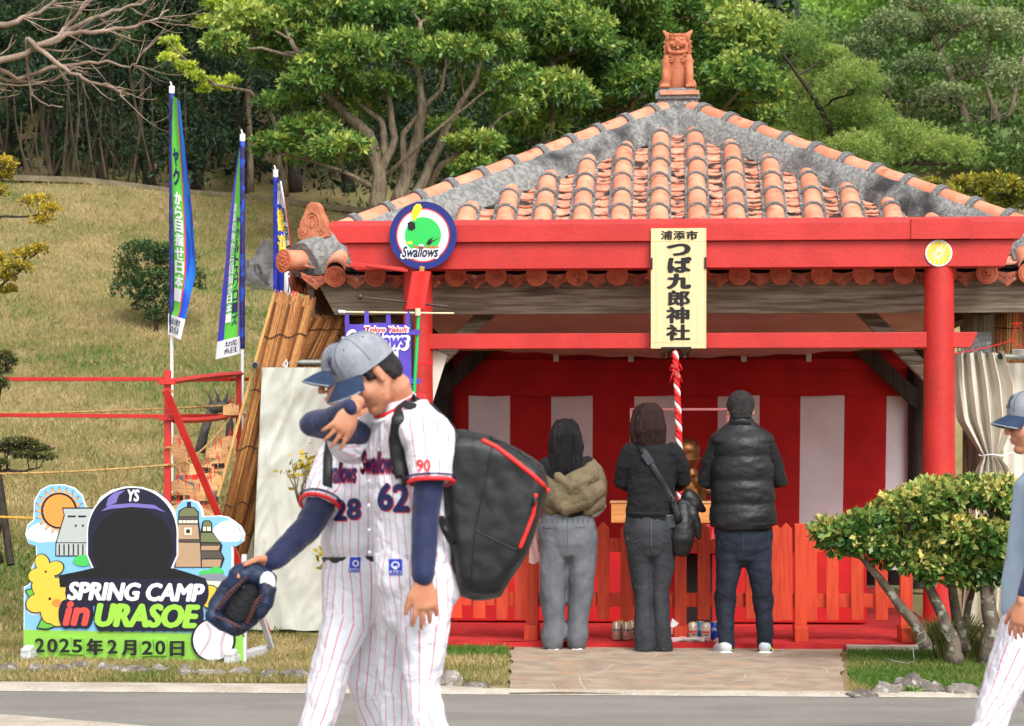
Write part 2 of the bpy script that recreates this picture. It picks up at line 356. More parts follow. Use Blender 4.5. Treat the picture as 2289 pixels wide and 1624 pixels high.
band = arc_shell(.088, .070, .034, -pi*.52, pi*.52, 10, y0=-.018, cz=.022).mesh('mortar_joint', M_mortar, 50)
pan = MB()
for s0, s1 in ((0, 1),):
    n = 5; vs = []
    for y, zz in ((-.004, .022), (LP+.02, .004)):
        for tk in (0, -.011):
            vs += [((i/n-.5)*.19, y, zz+tk+.022*(2*i/n-1)**2) for i in range(n+1)]
    N = n+1; fs = []
    for i in range(n): fs += [(i, i+1, 2*N+i+1, 2*N+i), (N+i+1, N+i, 3*N+i, 3*N+i+1), (i+1, i, N+i, N+i+1)]
    pan.add(vs, fs)
pan_me = pan.mesh('pan_tile', M_pan, 40)
PITCH = .298; side_stuff = MB(); side_pan = MB()
def add_inst(dst, me, Mx):
    o = len(dst.v); dst.v += [tuple(Mx @ v.co) for v in me.vertices]; dst.f += [tuple(i+o for i in p.vertices) for p in me.polygons]; dst.m += [0]*len(me.polygons)
bed = MB()
for q in (0, 1, 3):
    for i in range(-9, 9):
        a = (i+.5)*PITCH; tm = HALF-abs(a)-.02; t = .0; k = 0
        while t < tm-.03:
            L = min(.305, tm-t)+(.07 if k == 0 else 0); Mx = fmat(q, a+random.uniform(-.003, .003), t-(.07 if k == 0 else 0), random.uniform(0, .004)) @ Matrix.Rotation(random.uniform(-.02, .02), 4, 'Z') @ Matrix.Diagonal((random.uniform(.97, 1.03), L/.305, random.uniform(.96, 1.04), 1))
            if q == 0:
                link('cover_tile', cover, pav, M=Mx)
                if k: link('mortar_joint', band, pav, M=fmat(q, a, t, .001) @ Matrix.Rotation(random.uniform(-.05, .05), 4, 'Z'))
            else:
                add_inst(side_stuff, cover, Mx)
            t += .305; k += 1
        if q == 0:
            for sx in (-1, 1):
                p0, p1 = fm(q, a+sx*.082, .01, .012), fm(q, a+sx*.082, max(tm, .05), .012); bed.bar(p0, p1, .026, .05, (0, -sin(TH), cos(TH)))
    for i in range(-9, 10):
        a = i*PITCH; tm = HALF-abs(a)-.0; t = -.015
        while t < tm-.03:
            Mx = fmat(q, a, t, random.uniform(-.002, .003))
            if q == 0: link('pan_tile', pan_me, pav, M=Mx)
            else: add_inst(side_pan, pan_me, Mx)
            t += .1525
part_ = lambda n_, m_, ma, **k: (lambda o: o)(link(n_, m_.mesh(n_, ma, k.get('smooth', False)), pav))
part_('mortar_bed', bed, M_mortar)
o = part_('side_cover_tiles', side_stuff, M_tile, smooth=50); o['kind'] = 'stuff'
o = part_('side_pan_tiles', side_pan, M_pan, smooth=50); o['kind'] = 'stuff'
# eave discs and drip tiles
disc = MB(); disc.tube([(0, .02, 0), (0, -.012, 0)], [.079, .079], 24)
for r0 in (.062,): disc.tube([(r0*cos(a), -.014, r0*sin(a)) for a in np.linspace(0, 2*pi, 25)], .005, 5)
disc.prism([(-.008, .022), (0, .052), (.008, .022), (.03, .022), (.014, .008), (0, .0), (-.014, .008), (-.03, .022)], -.022, -.01)
disc.tube([(-.036, -.016, .004), (-.02, -.018, -.008), (0, -.02, -.012), (.02, -.018, -.008), (.036, -.016, .004)], .006, 5)
disc.tube([(-.034, -.016, -.014), (-.016, -.018, -.030), (0, -.019, -.034), (.016, -.018, -.030), (.034, -.016, -.014)], .006, 5)
disc.sph((0, -.018, .006), (.009, .008, .014), 8)
disc_me = disc.mesh('end_disc', M_disc, 35)
drip = MB()
pl = [(-.115, .035), (-.11, -.005), (-.07, -.045), (-.03, -.07), (0, -.098), (.03, -.07), (.07, -.045), (.11, -.005), (.115, .035), (.06, .012), (0, .004), (-.06, .012)]
drip.prism(pl, -.002, .02)
for sx in (-1, 1):
    for j in range(4): drip.sph((sx*(.022+.022*j), -.004, -.028+.010*j), (.011, .006, .008), 6)
drip_me = drip.mesh('drip_tile', mat('drip_terracotta', srgb(176, 98, 72), srgb(134, 74, 56), 14, .8, .3, 60, c3=srgb(196, 160, 148), s3=20, t3=(.62, .7), rnd=.1), 30)
for q in range(4):
    for i in range(-9, 9):
        Mx = Matrix.Translation(fm(q, (i+.5)*PITCH, -.085, .0)) @ Matrix.Rotation(q*pi/2, 4, 'Z') @ Matrix.Rotation(random.uniform(-.1, .1), 4, 'Y')
        link('end_disc', disc_me, pav, M=Mx @ Matrix.Translation((0, 0, -.02)))
    for i in range(-9, 10):
        link('drip_tile', drip_me, pav, M=Matrix.Translation(fm(q, i*PITCH, -.05, .0)) @ Matrix.Rotation(q*pi/2, 4, 'Z') @ Matrix.Translation((0, 0, -.035)))
# hip ridges
rt = arc_shell(.078, .060, .31, -pi*.52, pi*.52, 10).mesh('ridge_tile', M_tile, 50)
collar = arc_shell(.098, .07, .062, -pi*.6, pi*.6, 10, y0=-.031).mesh('mortar_collar', M_mortar, 50)
for q in range(4):
    c0, c1 = fm(q, -HALF+.05, .05), fm(q, 0, HALF)
    d = (c1-c0); L = d.length; t = d.normalized(); sd_ = t.cross(V((0, 0, 1))).normalized(); up = sd_.cross(t)
    m = MB(); n = 60
    def prof(k):
        w = 1+.09*noise.noise(V((k*9, q*5, 0))); h = 1+.05*noise.noise(V((k*14, q*7, 3)))
        return [(-.19*w, -.075), (-.165*w, .03), (-.135*w, .10*h), (-.10, .155*h), (-.05, .175*h), (.05, .175*h), (.10, .155*h), (.135*w, .10*h), (.165*w, .03), (.19*w, -.075)]
    vs = []
    for i in range(n+1):
        k = i/n; p = c0+d*k
        bump = .012*abs(sin(k*L/.34*pi))
        vs += [p+sd_*a+up*(b+(bump if b > .1 else 0)) for a, b in prof(k)]
    fs = [(i*10+j, i*10+j+1, (i+1)*10+j+1, (i+1)*10+j) for i in range(n) for j in range(9)]+[tuple(range(10)), tuple(n*10+9-j for j in range(10))]
    m.add(vs, fs); link('hip_ridge', m.mesh('hip_ridge', M_mortar2, 50), pav)
    Rm = Matrix((sd_, t, up)).transposed().to_4x4()
    k = .2
    while k < L-.1:
        link('ridge_tile', rt, pav, M=Matrix.Translation(c0+t*k+up*.155) @ Rm)
        link('mortar_collar', collar, pav, M=Matrix.Translation(c0+t*k+up*.155) @ Rm @ Matrix.Rotation(random.uniform(-.06, .06), 4, 'Z')); k += .337
    # corner: round end tile, mortar lump, crest tile
    cm = MB(); cm.sph(c0+t*.16+up*.02, (.15, .15, .14), 16); cm.tube([c0-t*.02, c0+t*.3+up*.02], [.09, .13], 14)
    crm = fuse(cm, .02, 4); crumple(crm, .012, 9); put(pav, 'corner_mortar', crm, M_mortar) if False else None
    crm.materials.clear(); crm.materials.append(M_mortar); link('corner_mortar', crm, pav)
    out = V((-t.x, -t.y, 0)).normalized(); e0 = c0+t*.06+up*.03; e1 = e0+out*.24+V((0, 0, -.02))
    m = MB(); m.tube([e0, e1], [.074, .080], 20); link('corner_tile', m.mesh('corner_tile', M_tile, 40), pav)
    m = MB(); f = e1+out*.012; s2 = out.cross(V((0, 0, 1))).normalized(); z2 = V((0, 0, 1))
    m.tube([e1-out*.004, f], [.088, .088], 24); m.sph(f, .014, 8)
    for j in range(10):
        a = 2*pi*j/10; m.sph(f+s2*cos(a)*.035+z2*sin(a)*.035, .012, 6); m.sph(f+s2*cos(a+.3)*.058+z2*sin(a+.3)*.058, .01, 6)
    link('corner_disc', m.mesh('corner_disc', M_disc, 40), pav)
    # crest slab: trefoil with carved scrolls
    pc = c0+t*.20+up*.27; fw = (out+V((0, -1 if out.y < 0 else 1, 0))*.9).normalized(); sx = fw.cross(V((0, 0, 1))).normalized()
    poly = []
    for a in np.linspace(-pi*.12, pi*1.12, 25):
        r = .105+.018*cos(3*(a-pi/2)); poly.append((r*cos(a)*1.0, r*sin(a)*1.15+.02))
    poly += [(-.13, -.03), (-.125, -.10), (-.08, -.125), (0, -.10), (.08, -.125), (.125, -.10), (.13, -.03)]
    m = MB(); m.prism(poly, .0, .07, lambda x, y, z: pc+sx*x+z2*y+fw*(z-.02))
    fr = pc+fw*.052
    m.tube([fr+sx*(.06*cos(a))+z2*(.065*sin(a)+.015) for a in np.linspace(-.4, pi+.4, 16)], .007, 5)
    m.tube([fr+sx*(.038*cos(a))+z2*(.045*sin(a)+.01) for a in np.linspace(-1, pi+1, 16)], .006, 5)
    m.tube([fr+z2*-.03, fr+z2*.035], [.012, .004], 6); m.tube([fr-sx*.025+z2*-.01, fr+sx*.025+z2*-.01], [.006, .006], 5)
    for s_ in (-1, 1):
        m.tube([fr+sx*s_*(.085+.024*cos(a)*(1-a/12))+z2*(-.07+.024*sin(a)*(1-a/12)) for a in np.linspace(0, 8, 18)], .006, 5)
    link('crest_tile', m.mesh('crest_tile', M_statue, 35), pav)
# apex block
ZA = 4.37
m = MB(); m.box((0, 0, 4.24), (.34, .34, .20)); m.box((0, 0, 4.365), (.38, .38, .05))
m.add([(-.19, -.19, 4.391), (.19, -.19, 4.391), (.19, .19, 4.391), (-.19, .19, 4.391), (-.13, -.13, 4.44), (.13, -.13, 4.44), (.13, .13, 4.44), (-.13, .13, 4.44)],
      [(0, 1, 5, 4), (1, 2, 6, 5), (2, 3, 7, 6), (3, 0, 4, 7), (4, 5, 6, 7)])
o = link('apex_block', m.mesh('apex_block', M_mortar), pav)
m = MB(); m.box((.015, -.195, 4.39), (.33, .03, .035)); link('apex_tile', m.mesh('apex_tile', M_tile), pav)
# timber: fascia, beams, posts, braces
def pbox(name, u0, u1, v0, v1, z0, z1, m_, bev=.004):
    m = MB(); m.box(((u0+u1)/2, (v0+v1)/2, (z0+z1)/2), (u1-u0, v1-v0, z1-z0)); return part(pav, name, m, m_, bev=bev)
for sgn, (va, vb) in ((1, (.42, .47)), (-1, (2*VC-.47, 2*VC-.42))):
    m = MB(); m.prism([(-2.70, 2.62), (2.70, 2.62), (2.56, 2.36), (-2.56, 2.36)], va, vb); part(pav, 'fascia_board', m, M_wood, bev=.004)
for s_ in (-1, 1):
    m = MB(); m.prism([(VC-2.70, 2.62), (VC+2.70, 2.62), (VC+2.56, 2.36), (VC-2.56, 2.36)], s_*2.76-.025, s_*2.76+.025, lambda x, y, z: (z, x, y)); part(pav, 'side_fascia_board', m, M_wood, bev=.004)
for u in (-2.22, 2.25):
    for v in (.85, 2*VC-.85-.7):
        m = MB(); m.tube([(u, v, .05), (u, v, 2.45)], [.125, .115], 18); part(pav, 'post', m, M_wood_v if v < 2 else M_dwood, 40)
for v in (.85, 2*VC-.85-.7): pbox('tie_beam', -2.5, 2.5, v-.06, v+.06, 2.40, 2.56, M_dwood)
for u in (-2.22, 2.25): pbox('side_beam', u-.06, u+.06, .5, 2*VC-.5, 2.36, 2.50, M_dwood)
def brace(x0, y0, x1, y1, v, m_, w=.11):
    m = MB(); m.bar(SP(x0, y0, v), SP(x1, y1, v), w, .1, (0, 1, 0)); part(pav, 'brace', m, m_, bev=.004)
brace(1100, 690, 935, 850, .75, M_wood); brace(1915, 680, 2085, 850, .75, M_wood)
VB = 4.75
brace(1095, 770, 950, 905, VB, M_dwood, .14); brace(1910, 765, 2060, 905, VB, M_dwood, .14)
# floor slab with red carpet
m = MB(); m.box((.02, 2.35, .02), (3.78, 6.3, .05)); part(pav, 'floor_slab', m, M_conc)
cg = MB()
def cf(a, b):
    u = -1.87+a*3.76; v = -.93+b*5.9; return (u, v, .049+.004*noise.noise(V((u*3, v*3, 0)))+(.006*noise.noise(V((u*5, 0, 4))) if b < .05 else 0))
cg.grid(cf, 40, 30)
cg.grid(lambda a, b: (-1.87+a*3.76, -.935-.004*b, .049-.045*b), 40, 1)
car = solo('red_carpet', cg, M_mat, 'red carpet spread over the shrine floor behind the visitors', 'carpet', (0, -.9, .03), frame='S', smooth=True)
# ceiling drape
dr = MB()
def df(a, b):
    u = -2.1+4.25*a; v = .95+b*(VB-1.05); sag = .10*sin(pi*a)*(b**1.5)+.06*sin(pi*b)*sin(pi*a)
    return (u, v, 2.53-.24*b-sag+.008*sin(a*60+b*9))
dr.grid(df, 60, 20)
solo('ceiling_drape', dr, M_pink, 'sagging dusty pink cloth hung under the pavilion roof', 'drape', (0, 3, 2.3), frame='S', smooth='all')
# striped curtain at the back: each width of cloth its own part
cur = thing('striped_curtain', 'red and white striped ceremonial curtain across the back of the pavilion', 'curtain', (0, VB+.12, .6), frame='S')
xs = [972, 1048, 1140, 1232, 1325, 1418, 1512, 1605, 1698, 1790, 1888, 1982, 2056]
vv = VB+.12
for i in range(12):
    a, b = SP(xs[i], 885, vv), SP(xs[i+1], 885, vv)
    def gf(s, t, a=a, b=b, i=i):
        u = a.x+(b.x-a.x)*s; sh = -.035*(1-t)*((i+s)/12-.2); z = .22+(a.z+(b.z-a.z)*s-.22)*t+.004*sin((i+s)*3.3)
        return (u+sh, vv+.022*sin(u*5+t*1.5)+.012*noise.noise(V((u*4, z*2.5, 1))), z)
    g = MB(); g.grid(gf, 12, 16); part(cur, 'white_stripe' if i % 2 else 'red_stripe', g, M_white_cloth if i % 2 else M_crimson, 'all')
g = MB(); z0 = SP(1500, 884, vv).z; z1 = 2.27
g.grid(lambda s, t: (-2.28+4.6*s, vv-.012+.014*sin(s*17+t)-.02*(1-t)*abs(sin(s*9)), z0-.012*abs(sin(s*pi*6))*(1-t)+(z1-z0)*t), 90, 10)
part(cur, 'top_band', g, M_crimson, 'all')
g = MB(); g.bar((-2.28, vv-.05, 2.13), (2.3, vv-.05, 2.13), .02, .10); part(cur, 'upper_fold', g, M_crimson)
for x in (1243, 1410, 1663, 1808):
    g = MB(); p = SP(x, 800, vv-.08); g.box((p.x, p.y, p.z), (.05, .004, .075)); part(cur, 'tape', g, M_white)
# reed ceiling strip along the back
g = MB()
for i in range(190):
    u = -2.15+i*.0235; g.bar((u, VB-.35, 2.27+random.uniform(-.01, .0)), (u+.004, VB-.05, 2.265), .017, .012)
solo('reed_ceiling_blind', g, M_reed2, 'narrow strip of pale reed blind above the striped curtain', 'blind', frame='S', kind=None)
# dark backing wall parts behind
m = MB(); m.box((0, VB+.5, 1.35), (4.7, .03, 2.6)); part(pav, 'back_panel', m, M_dwood)
# ================================================================ torii
tor = thing('torii_gate', 'vermilion red torii gate standing in front of the tiled pavilion', 'gate', (0, 0, 0), frame='S')
pu = [SP(934, 700, 0).x, SP(2099, 700, 0).x]
for u in pu:
    m = MB(); m.tube([(u+.01, 0, .03), (u, 0, 1.3), (u, 0, 2.72)], [.124, .114, .104], 32); part(tor, 'pillar', m, M_red, 50)
zt = [SP(1500, 502, -.1).z, SP(1500, 540, -.1).z, SP(1500, 600, -.08).z]
a, b, c, d = SP(735, 506, -.12).x, SP(760, 542, -.12).x, SP(772, 542, -.1).x, SP(792, 600, -.1).x
e = 2*(pu[0]+pu[1])/2
m = MB(); m.prism([(a, zt[0]), (e-a, zt[0]), (e-b, zt[1]), (b, zt[1])], -.14, .14)
m.add([(a, -.14, zt[0]), (e-a, -.14, zt[0]), (e-a, 0, zt[0]+.05), (a, 0, zt[0]+.05), (e-a, .14, zt[0]), (a, .14, zt[0])], [(0, 1, 2, 3), (3, 2, 4, 5), (0, 3, 5), (1, 4, 2)])
part(tor, 'top_lintel', m, M_red, bev=.003)
m = MB(); m.prism([(c, zt[1]-.001), (e-c, zt[1]-.001), (e-d, zt[2]), (d, zt[2])], -.10, .10); part(tor, 'lower_lintel', m, M_red, bev=.003)
zn = [SP(1500, 745, -.05).z, SP(1500, 779, -.05).z]; xr = SP(2186, 745, -.05).x
m = MB(); m.prism([(pu[0]-.30, zn[0]), (xr, zn[0]), (xr-.05, zn[1]), (pu[0]-.25, zn[1])], -.055, .055); part(tor, 'tie_beam', m, M_red, bev=.003)
uL, uR = SP(2036, 500, -.14).x, SP(2170, 500, -.14).x
m = MB(); m.box(((uL+uR)/2, -.01, (zt[0]+zt[1])/2+.012), (uR-uL, .286, zt[0]-zt[1]-.006+.03)); part(tor, 'cap_block', m, M_red, bev=.003)
# name plaque
Vp = -.165
def pp(x, y, dv=0): return SP(1397.1+x/2.498/1.78943, 475.0+y/2.498/1.78943, Vp+dv)       # plaque drawing coordinates
pq = thing('name_plaque', 'tall beige name plaque with black brushed characters on the torii', 'sign', (pp(535, 1362)), frame='S')
m = MB(); A, B = pp(258, 1362), pp(812, 158); m.box(((A.x+B.x)/2, Vp+.012, (A.z+B.z)/2), (B.x-A.x, .022, B.z-A.z)); part(pq, 'board', m, M_gold, bev=.002)
m = MB()
def tb(mb, body, x0, y0, x1, y1, bold=.02, shear=0): text_map(mb, body, lambda s, t: pp(x0+(x1-x0)*s, y1+(y0-y1)*t, -.003), bold, shear)
tb(m, '浦', 362, 185, 470, 272, .02); tb(m, '添', 486, 185, 596, 272, .02); tb(m, '市', 616, 185, 722, 272, .035)
for ch, bx in zip('つば九郎神社', ((433, 318, 640, 430), (440, 450, 655, 600), (432, 618, 645, 760), (435, 782, 640, 935), (420, 950, 635, 1105), (420, 1125, 642, 1278))): tb(m, ch, *bx, {'つ': .05, 'ば': .04, '九': .045}.get(ch, .028))
part(pq, 'characters', m, M_print)
m = MB()
for x0 in (330, 345, 530, 735, 748): A, B = pp(x0, 1290), pp(x0+3, 300); m.box(((A.x+B.x)/2, Vp-.0005, (A.z+B.z)/2), (B.x-A.x, .003, B.z-A.z))
for y0 in (285, 1292): A, B = pp(262, y0+4), pp(808, y0); m.box(((A.x+B.x)/2, Vp-.0005, (A.z+B.z)/2), (B.x-A.x, .003, B.z-A.z))
part(pq, 'border_line', m, mat('plaque_line', srgb(236, 226, 190)))
for bx in ((256, 455, 276, 570), (793, 450, 812, 565), (362, 1345, 662, 1364)):
    m = MB(); A, B = pp(bx[0], bx[3]), pp(bx[2], bx[1]); m.box(((A.x+B.x)/2, Vp-.004, (A.z+B.z)/2), (B.x-A.x, .012, B.z-A.z)); part(pq, 'clamp', m, M_black)
# yellow emblem
def discsolid(c, r, v0, v1, n=40): 
    m = MB(); m.tube([(c.x, v0, c.z), (c.x, v1, c.z)], [r, r], n); return m
ce = SP(2099, 566, -.12); sc = .0032
em = thing('yellow_flower_emblem', 'small round yellow emblem with sixteen petals on the right of the torii lintel', 'emblem', (ce.x, -.11, ce.z-.09), frame='S')
part(em, 'backing', discsolid(ce, .0945, -.102, -.112), M_whitep)
m = MB()
for k in range(16):
    a0, a1 = 2*pi*k/16+.035, 2*pi*(k+1)/16-.035
    pts = [(.02*cos((a0+a1)/2), .02*sin((a0+a1)/2))]+[((.080+.006*sin(pi*j/6))*cos(a0+(a1-a0)*j/6), (.080+.006*sin(pi*j/6))*sin(a0+(a1-a0)*j/6)) for j in range(7)]
    m.prism([(ce.x+p, ce.z+q_) for p, q_ in pts], -.1135, -.1165)
m.tube([(ce.x, -.113, ce.z), (ce.x, -.118, ce.z)], [.015, .015], 16); part(em, 'petals', m, mat('emblem_yellow', srgb(238, 206, 40), rough=.4))
# round team sign
cs = SP(946, 527, -.2); Rr = .243
rs = thing('round_team_sign', 'round navy and white team sign with a yellow bat at the left of the lintel', 'sign', (cs.x, -.2, cs.z-Rr), frame='S')
part(rs, 'board', discsolid(cs, Rr, -.19, -.212, 64), mat('sign_navy', srgb(26, 40, 120), srgb(22, 34, 108), 5, .35))
part(rs, 'red_ring', discsolid(cs, Rr*.795, -.2, -.2135, 56), mat('sign_red', srgb(232, 60, 44), rough=.4))
part(rs, 'white_field', discsolid(cs, Rr*.755, -.2, -.215, 56), M_whitep)
part(rs, 'green_field', discsolid(cs, Rr*.54, -.2, -.2165, 48), mat('sign_green', srgb(44, 190, 84), rough=.4))
def rp(x, y, dv=0): return V((cs.x+(x-1505)/337*Rr, -.217+dv, cs.z-(y-358)/337*Rr))       # sign drawing coordinates (enlarged photo px)
def rpoly(mb, pts, dv=0, th=.002): mb.prism([(rp(x, y).x, rp(x, y).z) for x, y in pts], -.217+dv, -.217+dv-th)
m = MB(); rpoly(m, [(1412, 205), (1388, 185), (1392, 130), (1415, 70), (1445, 45), (1480, 48), (1497, 80), (1485, 120), (1450, 175), (1425, 215)]); rpoly(m, [(1352, 420), (1390, 415), (1400, 435), (1380, 448), (1352, 440)]); 
part(rs, 'bat', m, M_yellow)
m = MB(); rpoly(m, [(1350, 235), (1385, 215), (1425, 235), (1430, 290), (1395, 312), (1360, 300)], -.001)
rpoly(m, [(1540, 440), (1560, 405), (1612, 372), (1585, 415), (1670, 385), (1600, 425), (1580, 452), (1545, 452)]); part(rs, 'grass_and_grip', m, M_print)
m = MB(); text_map(m, 'Tokyo Yakult', lambda s, t: rp(1408+262*s, 498-38*t, -.004), .025, .2); part(rs, 'red_lettering', m, M_redp)
m = MB(); text_map(m, 'Swallows', lambda s, t: rp(1290+375*s, 580-120*t+ (0 if s > .2 else 0), -.002), .12, .3, k=12); part(rs, 'lettering_outline', m, M_whitep)
m = MB(); text_map(m, 'Swallows', lambda s, t: rp(1298+360*s, 574-105*t, -.006), .035, .3); part(rs, 'lettering', m, mat('script_navy', srgb(16, 22, 60), rough=.4))
# red ribbed tube tied to the pillar, slats and knobbed rod
def dlim(x, y, v): return SP(x, y, v)
tb_ = thing('red_ribbed_tube', 'red corrugated paper tube tied at the left torii pillar under the round sign', 'tube', SP(935, 695, -.24), frame='S')
m = MB(); p0, p1 = SP(928, 692, -.26), SP(942, 608, -.26); n = 44; ax = (p1-p0)
vs = []
for p in (p0, p1):
    for k in range(n): a = 2*pi*k/n; r = .068 if k % 2 else .061; vs.append(p+V((cos(a)*r, sin(a)*r, 0)))
m.add(vs, [(k, (k+1) % n, n+(k+1) % n, n+k) for k in range(n)]+[tuple(range(n-1, -1, -1)), tuple(range(n, 2*n))]); part(tb_, 'ribbed_sleeve', m, mat('corrugated_red', srgb(226, 52, 48), srgb(210, 44, 40), 20, .55))
m = MB(); m.tube([SP(930, 690, -.26), SP(944, 596, -.26)], .018, 8); part(tb_, 'core_stick', m, M_rope)
m = MB(); m.bar(SP(783, 592, -.22), SP(905, 604, -.22), .03, .04, (0, 1, 0)); m.bar(SP(820, 594, -.235), SP(912, 606, -.235), .02, .03, (0, 1, 0)); solo('wooden_batten', m, M_red, 'chipped red wooden slat jutting left from below the round sign', 'slat', frame='S', bev=.003)
m = MB(); m.tube([SP(800, 664, -.16), SP(1002, 686, -.16)], .0085, 8); m.sph(SP(805, 664, -.16), .024, 12); solo('knobbed_rod', m, mat('brown_metal', srgb(74, 52, 48), rough=.4), 'thin brown rod with a ball end crossing the left torii pillar', 'rod', frame='S', smooth=True)
# bells and rope
bl = thing('shrine_bell', 'bronze crotal bell left of the rope, under the name plaque', 'bell', SP(1491, 797, -.1), frame='S', group='shrine bells')
def bell(root, x):
    c_ = SP(x, 783, -.08); m = MB(); m.sph(c_, .058, 20); m.tube([c_+V((.06*cos(a), .06*sin(a)*.0-.0, .0)) for a in ()], .01) if False else None
    m.tube([c_+V((cos(a)*.060, sin(a)*.060, 0)) for a in np.linspace(0, 2*pi, 25)], .005, 6); m.tube([c_+V((0, 0, .05)), c_+V((0, 0, .09))], .01, 8); part(root, 'shell', m, M_bell, 50)
    m = MB(); m.box(c_+V((0, -.03, -.04)), (.012, .05, .04)); part(root, 'slot', m, M_black)
bell(bl, 1489)
b2 = thing('shrine_bell', 'bronze crotal bell right of the rope, under the name plaque', 'bell', SP(1531, 797, -.1), frame='S', group='shrine bells'); bell(b2, 1531)
rpn = thing('bell_rope', 'thick twisted red and white bell rope hanging from the bells', 'rope', SP(1510, 1130, -.2), frame='S')
top, bot = SP(1509, 786, -.16), SP(1520, 1120, -.16); n = 120
for k in range(3):
    m = MB(); pts = []
    for i in range(n+1):
        t = i/n; a = t*52+k*2*pi/3; c_ = top.lerp(bot, t); c_.x += .008*sin(t*3); pts.append(c_+V((cos(a)*.011, sin(a)*.011, 0)))
    m.tube(pts, .0145, 7); part(rpn, 'white_strand' if k == 2 else 'red_strand', m, mat('rope_white', srgb(226, 214, 214), rough=.8) if k == 2 else mat('rope_red', srgb(214, 30, 34), rough=.6), 'all')
m = MB(); kn = SP(1511, 822, -.19)
for s_ in (-1, 1):
    m.tube([kn, kn+V((s_*.03, -.01, .02)), kn+V((s_*.045, -.01, -.02)), kn+V((s_*.02, -.01, -.02)), kn], .006, 6)
    m.tube([kn, kn+V((s_*.03, -.012, -.06)), kn+V((s_*.045, -.012, -.11))], [.007, .005, .004], 6)
m.sph(kn, .022, 10); part(rpn, 'knot', m, mat('rope_red_tie', srgb(214, 30, 34), rough=.6), 'all')
# ================================================================ picket fence
VF = -.66
fence = thing('picket_fence', 'low orange red picket fence between the visitors and the altar', 'fence', (0, VF, .05), frame='S')
zz = lambda y: SP(1500, y, VF).z
pk = MB(); pk.prism([(-.043, 0), (.043, 0), (.043, .63), (0, .675), (-.043, .63)], -.011, .011); pk_me = pk.mesh('picket', M_orange)
zb = zz(1386)
for x in (1020, 1072, 1123, 1164, 1240, 1293, 1349, 1401, 1453, 1573, 1627, 1680, 1733, 1757, 1812, 1860, 1915, 1970):
    u = SP(x, 1300, VF).x; o = link('picket', pk_me, fence, loc=(u, random.uniform(-.004, .003)-.02, zb-.05+random.uniform(-.008, .008)), rot=(0, random.uniform(-.006, .006), 0))
    md = o.modifiers.new('b', 'BEVEL'); md.width = .003; md.segments = 1
for y0, y1 in ((1205, 1235), (1326, 1357)):
    for a, b in ((SP(985, 0, VF).x, -.6), (-.598, .85), (.852, SP(2036, 0, VF).x)):
        m = MB(); m.box(((a+b)/2, VF+.012, (zz(y0)+zz(y1))/2), (b-a, .028, zz(y0)-zz(y1))); part(fence, 'rail', m, M_orange, bev=.003)
for x in (1190, 1521, 1789, 2025):
    u = SP(x, 1400, VF).x
    m = MB(); m.box((u, VF-.01, .05+.40), (.084, .075, .80)); part(fence, 'post', m, M_orange, bev=.004)
    for dv in (-.09, .09):
        m = MB(); m.box((u, VF-.01+dv*1.2, .05+.05), (.092, .11, .10)); part(fence, 'foot_block', m, M_orange, bev=.004)
# ================================================================ ground
def sstep(x): x = max(0, min(1, x)); return x*x*(3-2*x)
def crest(x): return 5.25-.085*(x+7.5)-.0*x
def gz(x, y):
    zc = crest(max(-9, min(6, x))); y0 = 17+6.6*sstep((x+2.9)/1.2)
    if y < y0: z = 0
    elif y < 33: t = (y-y0)/(33-y0); z = zc*(t*t*(1.6-.6*t)*.55+t*.45)*1.0
    elif y < 37: z = zc
    else: z = zc+(y-37)*.42
    if y > y0: z += .10*noise.noise(V((x*.5, y*.5, 0)))*min(1, (y-y0)/3)
    return z
def edge_y(x): return 12.72+(x+2.9)*(12.39-12.72)/5.45        # far edge of the road
g = MB()
g.grid(lambda a, b: (lambda x, y: (x, y, gz(x, y)-.002))(-22+44*a, (12.2+.02*0+(b*2)*24.8) if b < .5 else 37+(b-.5)*2*60), 110, 160)
structure('ground', g, M_soil, 'all')
g = MB(); g.add([(-60, -20, -.03), (60, -20, -.03), (60, 13, -.03), (-60, 13, -.03)], [(0, 1, 2, 3)]); g.add([(-200, 97, 27.9), (200, 97, 27.9), (200, 300, 28), (-200, 300, 28)], [(0, 1, 2, 3)])
structure('outer_ground', g, M_soil)
g = MB(); g.add([(-30, -15, .004), (30, -15, .004), (30, edge_y(30), .004), (-30, edge_y(-30), .004)], [(0, 1, 2, 3)]); structure('road', g, M_asphalt)
g = MB(); g.add([(-12, edge_y(-12), .0065), (12, edge_y(12), .0065), (12, edge_y(12)+.09, .026), (.1, edge_y(.1)+.11, .026), (-.6, edge_y(0)+.45, .014), (-12, edge_y(-12)+.48, .014)], [(0, 1, 2, 3, 4, 5)]); structure('kerb_strip', g, M_conc)
g = MB(); g.add([(-2.65, 11.65, .008), (-1.86, 11.2, .008), (1.2, 9.2, .008), (-8, 6, .008), (-9, 12.2, .008), (-3.7, 12.25, .008)], [(0, 1, 2, 3, 4, 5)]); structure('pavement', g, M_conc)
